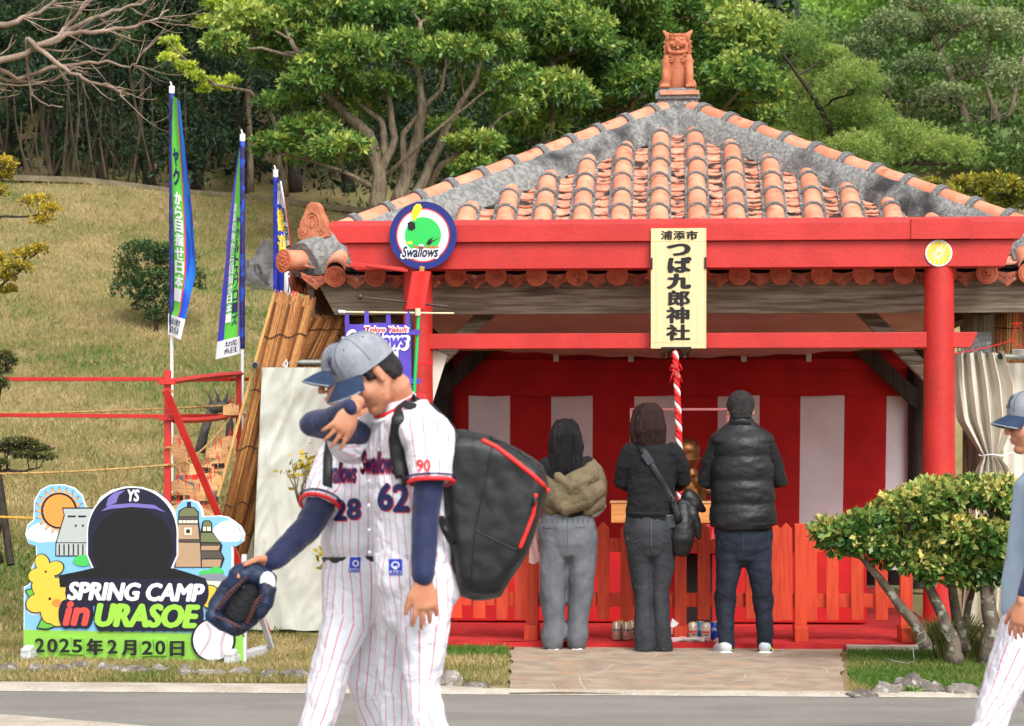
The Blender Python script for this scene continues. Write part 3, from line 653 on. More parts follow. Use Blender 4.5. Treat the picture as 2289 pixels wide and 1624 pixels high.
# path to the shrine with cracked joints
g = MB()
p = [SW(-1.14, -.9, .012), SW(1.10, -.9, .012)]
q = [P(1885, 1552, 12.5), P(1138, 1552, 12.55)]
for v_ in q: v_.z = .012
def pf(a, b):
    l = p[0].lerp(q[1], b); r = p[1].lerp(q[0], b); w = l.lerp(r, a); e = (.04*noise.noise(V((b*9, a*3, 0))) if a in (0, 1) else 0)
    return (w.x+e, w.y, .016+.006*noise.noise(V((w.x*2, w.y*2, 0))))
g.grid(pf, 24, 24); g.grid(lambda a, b: (lambda t: (t[0], t[1]-.0, t[2]-.03*b))(pf(a, 0)), 24, 1)
structure('path', g, M_path, 'all')
g = MB()
for k in range(44):
    a, b = random.uniform(.02, .98), random.uniform(.02, .98); pts = []
    ang = random.uniform(-.5, .5)+(pi/2 if random.random() < .15 else 0)
    for j in range(random.randint(4, 9)):
        c = pf(min(.99, max(.01, a)), min(.99, max(.01, b))); pts.append((c[0], c[1], c[2]+.0015)); a += .03*cos(ang); b += .05*sin(ang); ang += random.uniform(-.5, .5)
    g.tube(pts, [(.0028*random.uniform(.4, 1.5), .0012)]*len(pts), 4, side=(1, 1, 0))
o = structure('path_cracks', g, mat('pale_crack_filler', srgb(188, 174, 154), rough=.95))
# concrete plinth edges
g = MB(); g.box(SW(1.75, -.98, .02), (1.25, .14, .05), Matrix.Rotation(-ALPHA, 3, 'Z')); structure('plinth_edge', g, M_conc)
g = MB()
pts = [(x, 33.05+.1*sin(x), crest(max(-9, min(6, x)))+.02+.10*noise.noise(V((x*.5, 16.5, 0)))) for x in np.linspace(-14, 8, 60)]
for a, b in zip(pts, pts[1:]): g.bar(a, b, .3, .08)
structure('hill_kerb', g, M_kerbdirt)
# rocks
def rock(c, r, seed, m=M_rock, label=None, group=None, sub=3, name='kerb_rock'):
    bm = bmesh.new(); bmesh.ops.create_icosphere(bm, subdivisions=sub, radius=1)
    for v in bm.verts:
        n = noise.fractal(v.co*1.3+V((seed*3.1, seed, 0)), 1, 2, 4)*.42+abs(noise.noise(v.co*4+V((seed, 0, 9))))*-.18
        v.co *= 1+n; v.co.z *= (1 if v.co.z > 0 else .4); v.co = V((v.co.x*r[0], v.co.y*r[1], v.co.z*r[2]))
    me = bpy.data.meshes.new(name); bm.to_mesh(me); bm.free(); me.shade_smooth(); me.set_sharp_from_angle(angle=R(35)); me.materials.append(m)
    return tag(link(name, me, loc=c, rot=(0, 0, seed)), label, 'rock', group)
pos_w = ['first', 'second', 'third', 'fourth', 'fifth', 'sixth', 'seventh', 'eighth', 'ninth', 'tenth', 'eleventh', 'twelfth']
xs = [(20, 1492), (75, 1493), (130, 1491), (178, 1488), (232, 1490), (290, 1496), (352, 1494), (415, 1500), (468, 1502), (538, 1500), (600, 1505), (660, 1506)]
for i, (x, y) in enumerate(xs):
    d = EYE*F/(y+12-HY); c = P(x, y, d); rock((c.x, d, .0), (.085+.02*(i % 3), .06, .05+.012*(i % 2)), i+1, label=f'small grey kerb rock in front of the painted board, {pos_w[i]} from the left', group='kerb rocks by the painted board')
for i, (x, y, w, h, wd) in enumerate([(704, 1500, 42, 20, 'behind the player numbered 28'), (1003, 1518, 62, 40, 'pitted grey kerb rock just right of the players, the tallest left of the path'), (1062, 1526, 66, 30, 'long low kerb rock in the middle of the three left of the path'), (1103, 1534, 40, 18, 'smallest pale kerb rock nearest the path on its left side')]):
    d = EYE*F/(y+14-HY); c = P(x, y, d); rock((c.x, d, -.01), (w/2*d/F, .09, h*.8*d/F), i+30, label=wd if i else 'kerb rock half hidden behind the legs of the striped players', group='kerb rocks left of the path')
for i, (x, y, w, h, wd) in enumerate([(1925, 1545, 90, 26, 'low flat kerb rock at the path end of the bush border'), (1985, 1540, 70, 46, 'knobbly kerb rock left of the tallest one below the bush'), (2036, 1532, 66, 60, 'tallest pale kerb rock below the clipped bush'), (2090, 1540, 60, 44, 'dark pitted kerb rock right of the tallest below the bush'), (2150, 1542, 76, 44, 'brownish kerb rock beside the right hand player leg'), (2215, 1545, 70, 44, 'kerb rock behind the leg of the player at the right edge')]):
    d = EYE*F/(y+14-HY); c = P(x, y, d); rock((c.x, d, -.01), (w/2*d/F*1.1, .10, h*.72*d/F), i+50, label=wd, group='kerb rocks below the bush')
def hillpt(x, y):                           # where the photo point meets the hillside
    for d in np.arange(16, 33, .05):
        p_ = P(x, y, d)
        if p_.z <= gz(p_.x, d): return V((p_.x, d, gz(p_.x, d)))
    return P(x, y, 33)
c = hillpt(590, 628); rock((c.x, c.y, c.z-.1), (.42, .35, .5), 71, M_drock, 'dark grey boulder on the slope between the flags', sub=4, name='boulder')
c = hillpt(422, 1128); rock((c.x, c.y, c.z-.1), (.30, .3, .36), 73, M_drock, 'grey boulder behind the prayer plaques on the slope', sub=4, name='boulder')
# grass blades
def blades(name, n, xf, h, m, label, cl):
    pts = xf(n); N = len(pts); pts = np.array(pts); d = unit(np.stack([rng.normal(0, .55, N), rng.normal(0, .55, N), np.ones(N)], 1))
    me = leaf_mesh(name, pts, d, rng.uniform(h[0], h[1], N), .16, cl(pts, N), m, .5); o = link(name, me); tag(o, label, 'grass', kind='stuff')
M_grass = leafmat('grass_blades', srgb(84, 122, 44), srgb(148, 138, 84), srgb(196, 176, 126), .3, .8)
def lawnpts(n):
    out = []
    while len(out) < n:
        x = random.uniform(-4, 4); y = random.uniform(edge_y(x)+.14, 16.3)
        u_, v_ = (x-O.x)*cos(ALPHA)-(y-O.y)*sin(ALPHA), (x-O.x)*sin(ALPHA)+(y-O.y)*cos(ALPHA)
        if abs(u_+.01) < 1.15+(v_+.9)*.068 and v_ < -.8: continue
        if abs(u_) < 2.66 and v_ > -.93: continue
        if x < .05 and y < edge_y(x)+.52: continue
        f = noise.noise(V((x*1.2, y*1.2, 3)))
        if f < -.45 and random.random() < .4: continue
        out.append((x, y, 0))
    return out
def lawncol(p_, N):
    f = np.array([noise.noise(V((a*1.6, b*1.6, 0))) for a, b, _ in p_]); gr = np.where((p_[:, 0] > 2.0) | ((p_[:, 1] > 14.7) & (p_[:, 0] > -1.2)), -.62, .0)
    gr = np.where((p_[:, 0] > 2.0) & (p_[:, 1] < 12.8), -.2, gr)
    return np.clip(.62+f*.5+gr+rng.normal(0, .2, N), 0, 1)
blades('lawn_grass', 110000, lawnpts, (.02, .055), M_grass, 'mixed dry and green grass in front of the shrine', lawncol)
def hillpts(n):
    out = []
    while len(out) < n:
        y = 16.4+17*(random.random()**.8); x = random.uniform(-.235*y-.3, -.2 if y > 22 else -1.7)
        out.append((x, y, gz(x, y)))
    return out
blades('hill_grass', 130000, hillpts, (.03, .085), M_grass, 'dry yellowish grass covering the slope on the left', lambda p_, N: np.clip(.54+np.array([noise.noise(V((a*.45, b*.45, 7)))*.8+noise.noise(V((a*2.2, b*2.2, 1)))*.5 for a, b, _ in p_])+rng.normal(0, .18, N)-.16*(p_[:, 1] < 19.5), 0, 1))
# ================================================================ altar behind the fence
m = MB(); m.box((-.15, 1.0, .36), (3.1, .7, .60)); solo('altar_table', m, M_crimson, 'long altar table covered in deep red cloth behind the picket fence', 'table', (-.15, 1.0, .06), frame='S', bev=.01)
m = MB(); A = SP(1512, 1240, .6); B = SP(1592, 1405, .6); m.box(((A.x+B.x)/2, .62, (A.z+B.z)/2+.0), (B.x-A.x, .03, A.z-B.z)); m.box(((A.x+B.x)/2, .6, A.z+.01), (B.x-A.x+.04, .05, .02)); solo('black_gap_panel', m, M_black, 'black stand put in for the shaded gap behind the middle of the picket fence', 'panel', frame='S')  # black box takes the place of the shade in the gap
bx = thing('offering_box', 'pale orange wooden offering box on the altar between the two women', 'box', SP(1387, 1166, .75), frame='S')
A, B = SP(1366, 1125, .7), SP(1640, 1170, .7); m = MB(); m.box(((A.x+B.x)/2, .86, (A.z+B.z)/2), (B.x-A.x, .32, A.z-B.z)); part(bx, 'box_body', m, mat('offering_wood', srgb(226, 158, 92), srgb(206, 138, 76), 5, .5, stretch=(1, 1, 8)), bev=.004)
m = MB(); m.box(((A.x+B.x)/2, .86, A.z+.006), (B.x-A.x+.02, .34, .012)); part(bx, 'lid', m, M_ema, bev=.002)
cr = thing('drink_crate', 'red drink crate with white lettering behind the fence beside the man', 'crate', SP(1560, 1240, .3), frame='S')
A, B = SP(1510, 1175, .3), SP(1615, 1238, .3); m = MB(); m.box(((A.x+B.x)/2, .42, (A.z+B.z)/2), (B.x-A.x, .24, A.z-B.z)); part(cr, 'shell', m, mat('crate_red', srgb(170, 24, 34), rough=.35), bev=.006)
m = MB(); text_map(m, 'k', lambda s, t: SP(1594+16*s, 1203-20*t, .292), .06); 
part(cr, 'letter', m, M_redp)
m = MB(); p_ = [SP(x, y, .296) for x, y in ((1592, 1183), (1612, 1181), (1613, 1206), (1591, 1207))]; m.add(p_, [(0, 1, 2, 3)]); p_ = [SP(x, y, .296) for x, y in ((1592, 1212), (1612, 1211), (1613, 1220), (1592, 1221))]; m.add(p_, [(0, 1, 2, 3)]); part(cr, 'label_patch', m, M_whitep)
# clear case with a plain bronze figure
cs_ = thing('clear_display_case', 'clear acrylic display case with pinkish edges standing behind the visitors', 'case', (SP(1520, 1120, 1.1).x, 1.1, .75), frame='S')
A, B = SP(1410, 915, .85), SP(1628, 1130, .85); M_glass = mat('clear_acrylic', (.95, .93, .94), rough=.03, trans=1, ior=1.03, spec=.3)
x0, x1, y0, y1, z0, z1 = A.x, B.x, .85, 1.35, .70, A.z
m = MB()
for p in (((x0+x1)/2, y0, (z0+z1)/2, x1-x0, .006, z1-z0), ((x0+x1)/2, y1, (z0+z1)/2, x1-x0, .006, z1-z0)): m.box(p[:3], p[3:])
part(cs_, 'clear_panel', m, M_glass)
m = MB(); me_ = mat('acrylic_edge', srgb(214, 132, 136), rough=.3)
for y in (y0, y1):
    m.box(((x0+x1)/2, y, z1), (x1-x0+.012, .012, .012)); 
    for x in (x0, x1): m.box((x, y, (z0+z1)/2), (.012, .012, z1-z0-.012))
for x in (x0, x1): m.box((x, (y0+y1)/2, z1), (.010, y1-y0-.014, .010))
part(cs_, 'edge_strip', m, me_)
st = thing('bronze_statue', 'shiny bronze figure with a round capped head seen between the two standing visitors', 'statue', SP(1540, 1140, 1.05), frame='S')
q = lambda x, y, v=1.05: SP(x, y, v)
m = MB(); m.sph(q(1535, 1020), (.10, .10, .115), 18); m.sph(q(1533, 1005), (.112, .11, .085), 18); m.tube([q(1545, 1060), q(1548, 1085), q(1545, 1140)], [(.06, .06), (.10, .09), (.11, .10)], 16, True)
m.tube([q(1555, 1072, .98), q(1580, 1095, .93), q(1608, 1118, .9)], [.035, .032, .03], 10, True); m.sph(q(1612, 1122, .9), .04, 10)
m.tube([q(1528, 1072, .98), q(1505, 1095, .93)], [.035, .03], 10, True)
me = fuse(m, .008, 3); put(st, 'figure', me, M_bronze)
m = MB(); m.tube([q(1535, 1026)+V((.118*cos(a), .118*sin(a)-.0, .006*cos(a*2))) for a in np.linspace(0, 2*pi, 30)], .009, 6); put(st, 'cap_rim', fuse(m, .005, 1), M_bronze)
# ================================================================ cans and flowers on the carpet
def can(x, y, v, body, label, art):
    b = SP(x, y, v); b.z = .056; c_ = thing('drink_can', label, 'can', tuple(b), frame='S', group='drink cans left on the carpet', rz=0)
    m = MB(); m.tube([b+V((0, 0, z)) for z in (0, .006, .11, .118, .121)], [.027, .033, .033, .027, .027], 20); part(c_, 'shell', m, body, 50)
    m = MB(); m.tube([b+V((0, 0, .121)), b+V((0, 0, .124))], [.0275, .0265], 20); part(c_, 'rim', m, mat('can_gold_rim', srgb(206, 190, 120), rough=.35, metal=.6) if 'can_gold_rim' not in MATS else MATS['can_gold_rim'])
    art(c_, b)
def cfn(b, a0, a1, z0, z1): return lambda s, t: b+V((.0336*sin(a0+(a1-a0)*s), -.0336*cos(a0+(a1-a0)*s), z0+(z1-z0)*t))
def art1(c_, b):
    m = MB(); text_map(m, 'Orion', cfn(b, -.75, .75, .060, .080), .04, .15, .3); part(c_, 'lettering', m, M_navy)
    m = MB(); text_map(m, 'DRAFT', cfn(b, -.5, .5, .045, .053), .03, .0, .3); part(c_, 'small_lettering', m, M_redp)
    m = MB(); m.tube([cfn(b, -.9, .9, .022, .098)(.5+.5*cos(a), .5+.5*sin(a)) for a in np.linspace(-2.9, .1, 20)], .0012, 5); part(c_, 'emblem_ring', m, M_navy)
def art2(c_, b):
    m = MB(); m.grid(lambda s, t: cfn(b, -.8, .8, .052, .066)(s, t), 8, 1); part(c_, 'band', m, M_redp)
    m = MB(); text_map(m, '一番搾り', cfn(b, -.6, .6, .036, .047), .03, 0, .3); part(c_, 'lettering', m, M_print)
    m = MB(); m.tube([cfn(b, -.55, .55, .07, .095)(s, .5+.5*sin(s*9)) for s in np.linspace(0, 1, 14)], .002, 5); part(c_, 'emblem', m, M_rope)
def art3(c_, b):
    m = MB(); text_map(m, 'Orion', cfn(b, -.6, .9, .065, .085), .04, .15, .3); part(c_, 'lettering', m, M_whitep)
M_c1 = mat('can_champagne', srgb(196, 172, 150), rough=.3, metal=.55); M_c2 = mat('can_cream', srgb(222, 206, 190), rough=.35, metal=.3); M_c3 = mat('can_blue', srgb(30, 70, 190), rough=.3, metal=.3); M_c4 = mat('can_light_blue', srgb(40, 140, 206), rough=.3, metal=.3)
can(1378, 1429, -.80, M_c1, 'champagne coloured drink can, front left of the cans beside the black trousers', art1)
can(1401, 1429, -.80, M_c1, 'champagne coloured drink can touching the black trousers, front row', art1)
can(1386, 1420, -.70, M_c1, 'champagne drink can in the back row, left one', art1)
can(1409, 1420, -.70, M_c1, 'champagne drink can in the back row, nearest the black trousers', art1)
can(1549, 1429, -.79, M_c2, 'cream drink can with a red band, left of the cans beside the man', art2)
can(1578, 1430, -.82, M_c2, 'cream drink can with a red band, nearest the man and furthest forward', art2)
can(1566, 1420, -.72, M_c4, 'light blue drink can showing between the two cream cans', art3)
can(1597, 1422, -.74, M_c3, 'deep blue drink can right behind the shin of the man', art3)
bq = thing('flower_bouquet', 'small bouquet wrapped in clear film lying on the red carpet', 'bouquet', SP(1540, 1432, -.9), frame='S')
m = MB()
for k in range(5): m.tube([SP(1508+k*3, 1434-k, -.86)+V((0, 0, .0)), SP(1550+k*4, 1430+k, -.88)], .004, 5)
part(bq, 'stem', m, mat('stem_green', srgb(96, 120, 80)))
m = MB(); m.grid(lambda s, t: SP(1500+75*s, 1425+10*sin(pi*t)+3*sin(s*14)*t, -.86-.03*t), 14, 5); part(bq, 'clear_film', m, mat('clear_film', (.9, .9, .9), rough=.15, alpha=.35), 'all')
m = MB(); m.grid(lambda s, t: SP(1580+26*s, 1429+8*t-3*sin(s*9+t*5), -.87-.02*sin(s*12)), 12, 4); part(bq, 'foil', m, mat('pink_foil', srgb(226, 190, 190), srgb(170, 60, 60), 60, .3, metal=.4), 'all')
m = MB(); m.add([SP(x, y, -.80) for x, y in ((1503, 1383), (1517, 1394), (1508, 1405), (1497, 1400))], [(0, 1, 2, 3)]); m.box(SP(1502, 1405, -.79), (.004, .03, .08)); solo('note_card', m, M_whitep, 'white note card tucked behind the flare of the black trousers', 'card', frame='S')
# ================================================================ painted board (the picture character is left out)
bl0, br0 = P(52.7, 1475, 14.55), P(544, 1485.6, 14.25); bl0.z = br0.z = 0
bu = (br0-bl0).normalized(); bn = V((bu.y, -bu.x, 0))               # bn points to the camera
def bp_(x, y, lift=0):                       # drawing coordinates of the enlarged photo -> point on the board
    X, Y = x/1.80454/1.78943, (1800+y/1.80454)/1.78943
    r = V(((X-CX)/F, 1, -(Y-HY)/F)); o0 = V((0, 0, EYE)); k = (bl0-o0).dot(bn)/r.dot(bn); return o0+r*k+bn*lift
brd = thing('camp_welcome_board', 'cut-out painted welcome board reading SPRING CAMP in URASOE with the date', 'sign', tuple((bl0+br0)/2))
def bshape(mb, pts, z0, z1): 
    n = len(pts); mb.add([bp_(x, y, z0) for x, y in pts]+[bp_(x, y, z1) for x, y in pts], [tuple(range(n)), tuple(range(2*n-1, n-1, -1))]+[(i, i+n, (i+1) % n+n, (i+1) % n) for i in range(n)])
def ell(cx, cy, rx, ry, n=28, a0=0, a1=2*pi, rot=0): return [(cx+rx*cos(a)*cos(rot)-ry*sin(a)*sin(rot), cy+rx*cos(a)*sin(rot)+ry*sin(a)*cos(rot)) for a in np.linspace(a0, a1, n, endpoint=(a1-a0 < 6.28))]
LAY = [.0]
def paint(name, shapes, m, extra=None):
    LAY[0] += .0005; mb = MB()
    for i, s in enumerate(shapes):
        bshape(mb, s, 0, LAY[0]+i*.00003)
        if len(shapes) <= 12 and not extra: part(brd, name, mb, m); mb = MB()
    if extra: extra(mb, LAY[0])
    if mb.v: part(brd, name, mb, m)
outline = [(170, 1520), (172, 990), (205, 975), (232, 935), (228, 850), (262, 770), (258, 690), (205, 675), (182, 610), (195, 545), (240, 505), (246, 370), (290, 290), (360, 252), (450, 250), (530, 275), (585, 330), (615, 420), (680, 425), (720, 345), (800, 292), (900, 266), (1010, 268), (1110, 300), (1190, 360), (1240, 420), (1270, 480), (1285, 410), (1315, 368), (1370, 360), (1425, 378), (1455, 430), (1462, 480), (1530, 478), (1580, 474), (1640, 485), (1690, 520), (1735, 555), (1762, 610), (1755, 660), (1715, 690), (1678, 692), (1677, 860), (1705, 868), (1757, 910), (1757, 1550)]
mb = MB(); bshape(mb, outline, -.032, 0); part(brd, 'board', mb, [M_whitep])
bsky = [(x+(6 if x < 900 else -6), y+5) for x, y in outline[1:-1]]
bsky = [(176, 1310)]+bsky+[(1751, 1330)]
C = lambda n_, r, g, b: MATS.get('paint_'+n_) or mat('paint_'+n_, srgb(r, g, b), rough=.45)
paint('sky_ground', [bsky], C('sky', 128, 186, 232))
paint('grass_band', [[(170, 1298), (1757, 1332), (1757, 1550), (170, 1520)]], C('lime', 140, 196, 76))
paint('cloud', [ell(300, 600, 100, 70), ell(370, 620, 60, 45), ell(235, 610, 42, 45), ell(1640, 590, 85, 78), ell(1590, 600, 55, 60), ell(1700, 620, 50, 45), ell(250, 1150, 58, 45), ell(1700, 920, 50, 45)], C('cloud', 222, 234, 244))
ray = [[(428+r*cos(a+da), 440+r*sin(a+da)) for r, da in ((132, -.13), (170, 0), (132, .13))] for a in np.linspace(0, 2*pi, 21)[:-1]]
paint('sun_outline', [ell(428, 440, 122, 124)]+[[(428+r*cos(a+da), 440+r*sin(a+da)) for r, da in ((124, -.17), (179, 0), (124, .17))] for a in np.linspace(0, 2*pi, 21)[:-1]], C('ink', 30, 30, 36))
paint('sun', [ell(428, 440, 115, 117)], C('sun', 240, 150, 70)); paint('sun_ray', ray, C('sunray', 240, 170, 110))
paint('castle_outline', [[(448, 416), (690, 416), (690, 770), (400, 770), (402, 672), (462, 470)]], C('ink', 0, 0, 0))
paint('castle', [[(458, 426), (690, 426), (690, 762), (409, 762), (409, 676), (470, 474)]], C('stone', 176, 184, 182))
paint('castle_detail', [[(490, 474), (548, 474), (548, 488), (490, 488)], [(566, 474), (622, 474), (622, 488), (566, 488)]]+[[(x, 682), (x+10, 682), (x+10, 760), (x, 760)] for x in range(425, 680, 34)]+[ell(549, 548, 8, 9, 10), ell(600, 548, 8, 9, 10), [(408, 668), (690, 668), (690, 674), (408, 674)]], C('ink', 0, 0, 0))
paint('tower_outline', [[(1284, 500), (1292, 440), (1330, 415), (1352, 410), (1352, 376), (1380, 376), (1380, 410), (1405, 415), (1436, 450), (1436, 500), (1448, 600), (1462, 520), (1480, 508), (1514, 508), (1532, 530), (1534, 590), (1608, 690), (1598, 735), (1622, 786), (1600, 850), (1262, 850), (1272, 650)]], C('ink', 0, 0, 0))
paint('tower_wall', [[(1290, 540), (1430, 540), (1440, 645), (1283, 645)], [(1280, 670), (1444, 672), (1452, 845), (1270, 845)], [(1455, 693), (1590, 693), (1580, 725), (1455, 725)], [(1460, 792), (1602, 792), (1590, 845), (1460, 845)]], C('tan', 176, 146, 116))
paint('tower_roof', [[(1294, 480), (1302, 444), (1335, 420), (1400, 420), (1428, 452), (1430, 480)], ell(1497, 545, 30, 32), [(1452, 600), (1532, 600), (1598, 668), (1452, 664)], ], C('olive', 112, 118, 82))
paint('tower_cornice', [[(1290, 486), (1430, 488), (1430, 502), (1288, 502)], [(1284, 650), (1444, 652), (1444, 664), (1284, 662)], [(1455, 675), (1598, 678), (1596, 688), (1455, 686)], [(1452, 732), (1592, 732), (1612, 784), (1452, 784)]], C('umber', 84, 76, 72))
paint('tower_window', [[(1293+28*k, 508), (1317+28*k, 508), (1317+28*k, 530), (1293+28*k, 530)] for k in range(5)]+[[(1334, 562), (1386, 562), (1386, 614), (1334, 614)], [(1468, 556), (1490, 556), (1490, 586), (1468, 586)], [(1498, 556), (1524, 556), (1524, 586), (1498, 586)]], C('cream', 222, 218, 196))
paint('tower_window_frame', [[(1346, 574), (1374, 574), (1374, 602), (1346, 602)]], C('ink', 0, 0, 0))
paint('bush_print', [ell(1500, 888, 60, 22), ell(1560, 875, 50, 30), ell(1600, 880, 20, 16), ell(600, 800, 70, 40), ell(560, 930, 90, 40)], C('leafgreen', 72, 190, 92))
paint('hill_print', [[(1376, 960), (1380, 915), (1500, 896), (1600, 890), (1640, 915), (1658, 950), (1640, 990), (1480, 980)]], C('grey', 128, 134, 146))
paint('vehicle_print', [[(1300, 935), (1360, 922), (1480, 945), (1600, 950), (1630, 985), (1620, 1050), (1500, 1050), (1400, 960)]], C('cream', 0, 0, 0))
# flowers
def petals(cx, cy, r, n, rot, ph=0): return [ell(cx+r*.62*cos(a), cy+r*.62*sin(a), r*.56, r*.44, 16, rot=a) for a in np.linspace(rot, rot+2*pi, n+1)[:-1]]
paint('leaf_outline', [[(182, 1012), (275, 985), (300, 1050), (285, 1100), (225, 1085)], [(265, 1290), (300, 1215), (370, 1205), (425, 1270), (340, 1300)]], C('ink', 0, 0, 0))
paint('leaf_print', [[(192, 1018), (270, 994), (292, 1050), (278, 1090), (230, 1078)], [(278, 1283), (306, 1223), (366, 1214), (410, 1268), (340, 1290)]], C('leaf2', 104, 180, 70))
fl = petals(335, 880, 112, 4, 1.2)+petals(365, 1075, 150, 5, .3)+[ell(420, 1210, 62, 62), ell(1520, 1060, 70, 80), ell(1560, 1180, 66, 60)]
paint('flower_outline', [[(c0+(x-c0)*1.1, c1+(y-c1)*1.1) for x, y in f] for f in fl for c0, c1 in [(sum(p[0] for p in f)/len(f), sum(p[1] for p in f)/len(f))]], C('ink', 0, 0, 0))
paint('flower', fl, C('flower', 226, 190, 70)); paint('flower_centre', [ell(415, 1105, 36, 30)], C('centre', 232, 140, 66))
# plain dark dome with emblem stands where the picture character is
paint('dome_rim', [ell(960, 600, 330, 336, 40, pi, 2*pi)+[(1290, 760), (1250, 860), (1120, 905), (800, 905), (670, 860), (630, 760)]], C('whiteink', 226, 230, 236))
paint('dome', [ell(960, 602, 320, 328, 40, pi, 2*pi)+[(1280, 760), (1240, 850), (1110, 900), (810, 900), (680, 850), (640, 760)]], C('navy', 26, 28, 50))
paint('dome_panel', [ell(960, 690, 290, 270, 40, pi, 2*pi)+[(1250, 760), (1200, 850), (1100, 890), (820, 890), (720, 850), (670, 760)]], C('black', 20, 20, 24))
paint('dome_stripe', [[(735, 442), (800, 398), (960, 385), (1120, 398), (1203, 452), (1120, 425), (960, 412), (810, 425)], [(770, 410), (785, 350), (835, 305), (910, 292), (862, 330), (845, 382)]], C('lilac', 118, 108, 180))
paint('shoulder', [[(430, 905), (560, 880), (690, 850), (1230, 850), (1340, 880), (1490, 930), (1480, 990), (440, 990)]], C('black', 0, 0, 0))
LAY[0] += .0006
def btext(name, body, x0, y0, x1, y1, m, bold=.03, shear=.0, tilt=0, lift=0, k=8):
    LAY[0] += .0010; mb = MB(); L_ = LAY[0]
    text_map(mb, body, lambda s, t: bp_(x0+(x1-x0)*s, y1+(y0-y1)*t+tilt*s, L_), bold, shear, k=k, nrm=bn); return part(brd, name, mb, m)
def blobbg(rects): 
    out = []
    for x0, y0, x1, y1 in rects:
        n = max(2, int((x1-x0)/70))
        for i in range(n+1): out.append(ell(x0+(x1-x0)*i/n, (y0+y1)/2+(y1-y0)*.0, 52, (y1-y0)/2+6, 18))
        out.append([(x0, y0), (x1, y0), (x1, y1), (x0, y1)])
    return out
paint('lettering_backdrop', blobbg([(530, 930, 1460, 1120), (480, 1085, 625, 1285), (735, 1085, 1420, 1305), (600, 1100, 760, 1110)]), C('navy', 0, 0, 0))
btext('emblem', 'YS', 930, 290, 1010, 370, C('whiteink', 0, 0, 0), .05, .15)
btext('white_lettering', 'SPRING CAMP', 500, 957, 1476, 1078, C('whiteink', 0, 0, 0), .055, .22, 14)
btext('red_lettering', 'in', 470, 1102, 645, 1258, C('coral', 236, 78, 70), .07, .22)
btext('green_lettering', 'URASOE', 705, 1112, 1440, 1268, C('limeink', 152, 206, 72), .06, .22, 12)
paint('number_card', [[(432, 1353), (524, 1353), (524, 1470), (432, 1466)], [(528, 1358), (612, 1358), (612, 1476), (524, 1474)], [(1020, 1374), (1106, 1366), (1118, 1482), (1030, 1490)], [(1120, 1368), (1210, 1368), (1210, 1484), (1120, 1484)]], C('lime2', 128, 188, 70))
LAY[0] += .0005
for nm, ch, x0, y0, x1, y1 in (('digit', '2', 265, 1362, 328, 1456), ('digit', '0', 354, 1364, 420, 1458), ('digit', '2', 442, 1364, 508, 1458), ('digit', '5', 534, 1370, 600, 1460), ('character', '年', 638, 1364, 748, 1476), ('digit', '2', 788, 1372, 852, 1466), ('character', '月', 892, 1374, 988, 1480), ('digit', '2', 1036, 1380, 1106, 1474), ('digit', '0', 1132, 1378, 1198, 1474), ('character', '日', 1240, 1382, 1334, 1484)):
    btext(nm, ch, x0, y0, x1, y1, C('inkdark', 34, 36, 34), .035); LAY[0] -= .0010
LAY[0] += .0010
paint('ball_outline', [ell(1545, 1372, 158, 158, 40)], C('ink', 0, 0, 0)); paint('ball', [ell(1547, 1372, 145, 147, 40)], C('ball', 214, 218, 228))
def seam(mb, L_):
    for pts in ([(1500, 1250), (1530, 1300), (1520, 1370), (1485, 1430), (1440, 1490)], [(1665, 1285), (1625, 1330), (1605, 1400), (1612, 1490)]):
        for j in range(24):
            t = j/23*(len(pts)-1); i = min(int(t), len(pts)-2); f = t-i; x = pts[i][0]+(pts[i+1][0]-pts[i][0])*f; y = pts[i][1]+(pts[i+1][1]-pts[i][1])*f
            mb.tube([bp_(x-12, y-5, L_), bp_(x, y+3, L_), bp_(x+12, y-5, L_)], .0013, 4)
paint('ball_seam', [], C('seam', 176, 90, 96), seam)
for x in (52.7, 541):                        # white feet
    X = P(x, 1480, 14.4); X.z = 0; c_ = bl0+bu*((X-bl0).dot(bu)); m = MB(); m.bar(c_+bn*.12+V((0, 0, .035)), c_-bn*.62+V((0, 0, .035)), .07, .07); m.bar(c_+bn*.12+V((0, 0, .06)), c_+bn*.03+V((0, 0, .085)), .065, .05)
    part(brd, 'foot', m, C('foot', 196, 198, 200), bev=.01)
m = MB(); m.bar(br0-bn*.05-bu*.01, br0-bn*.05-bu*.01+V((0, 0, .7)), .03, .045, (0, 1, 0)); m.bar(br0-bn*.58+V((0, 0, .06)), br0-bn*.06+V((0, 0, .6)), .03, .03); part(brd, 'brace', m, C('foot', 0, 0, 0))
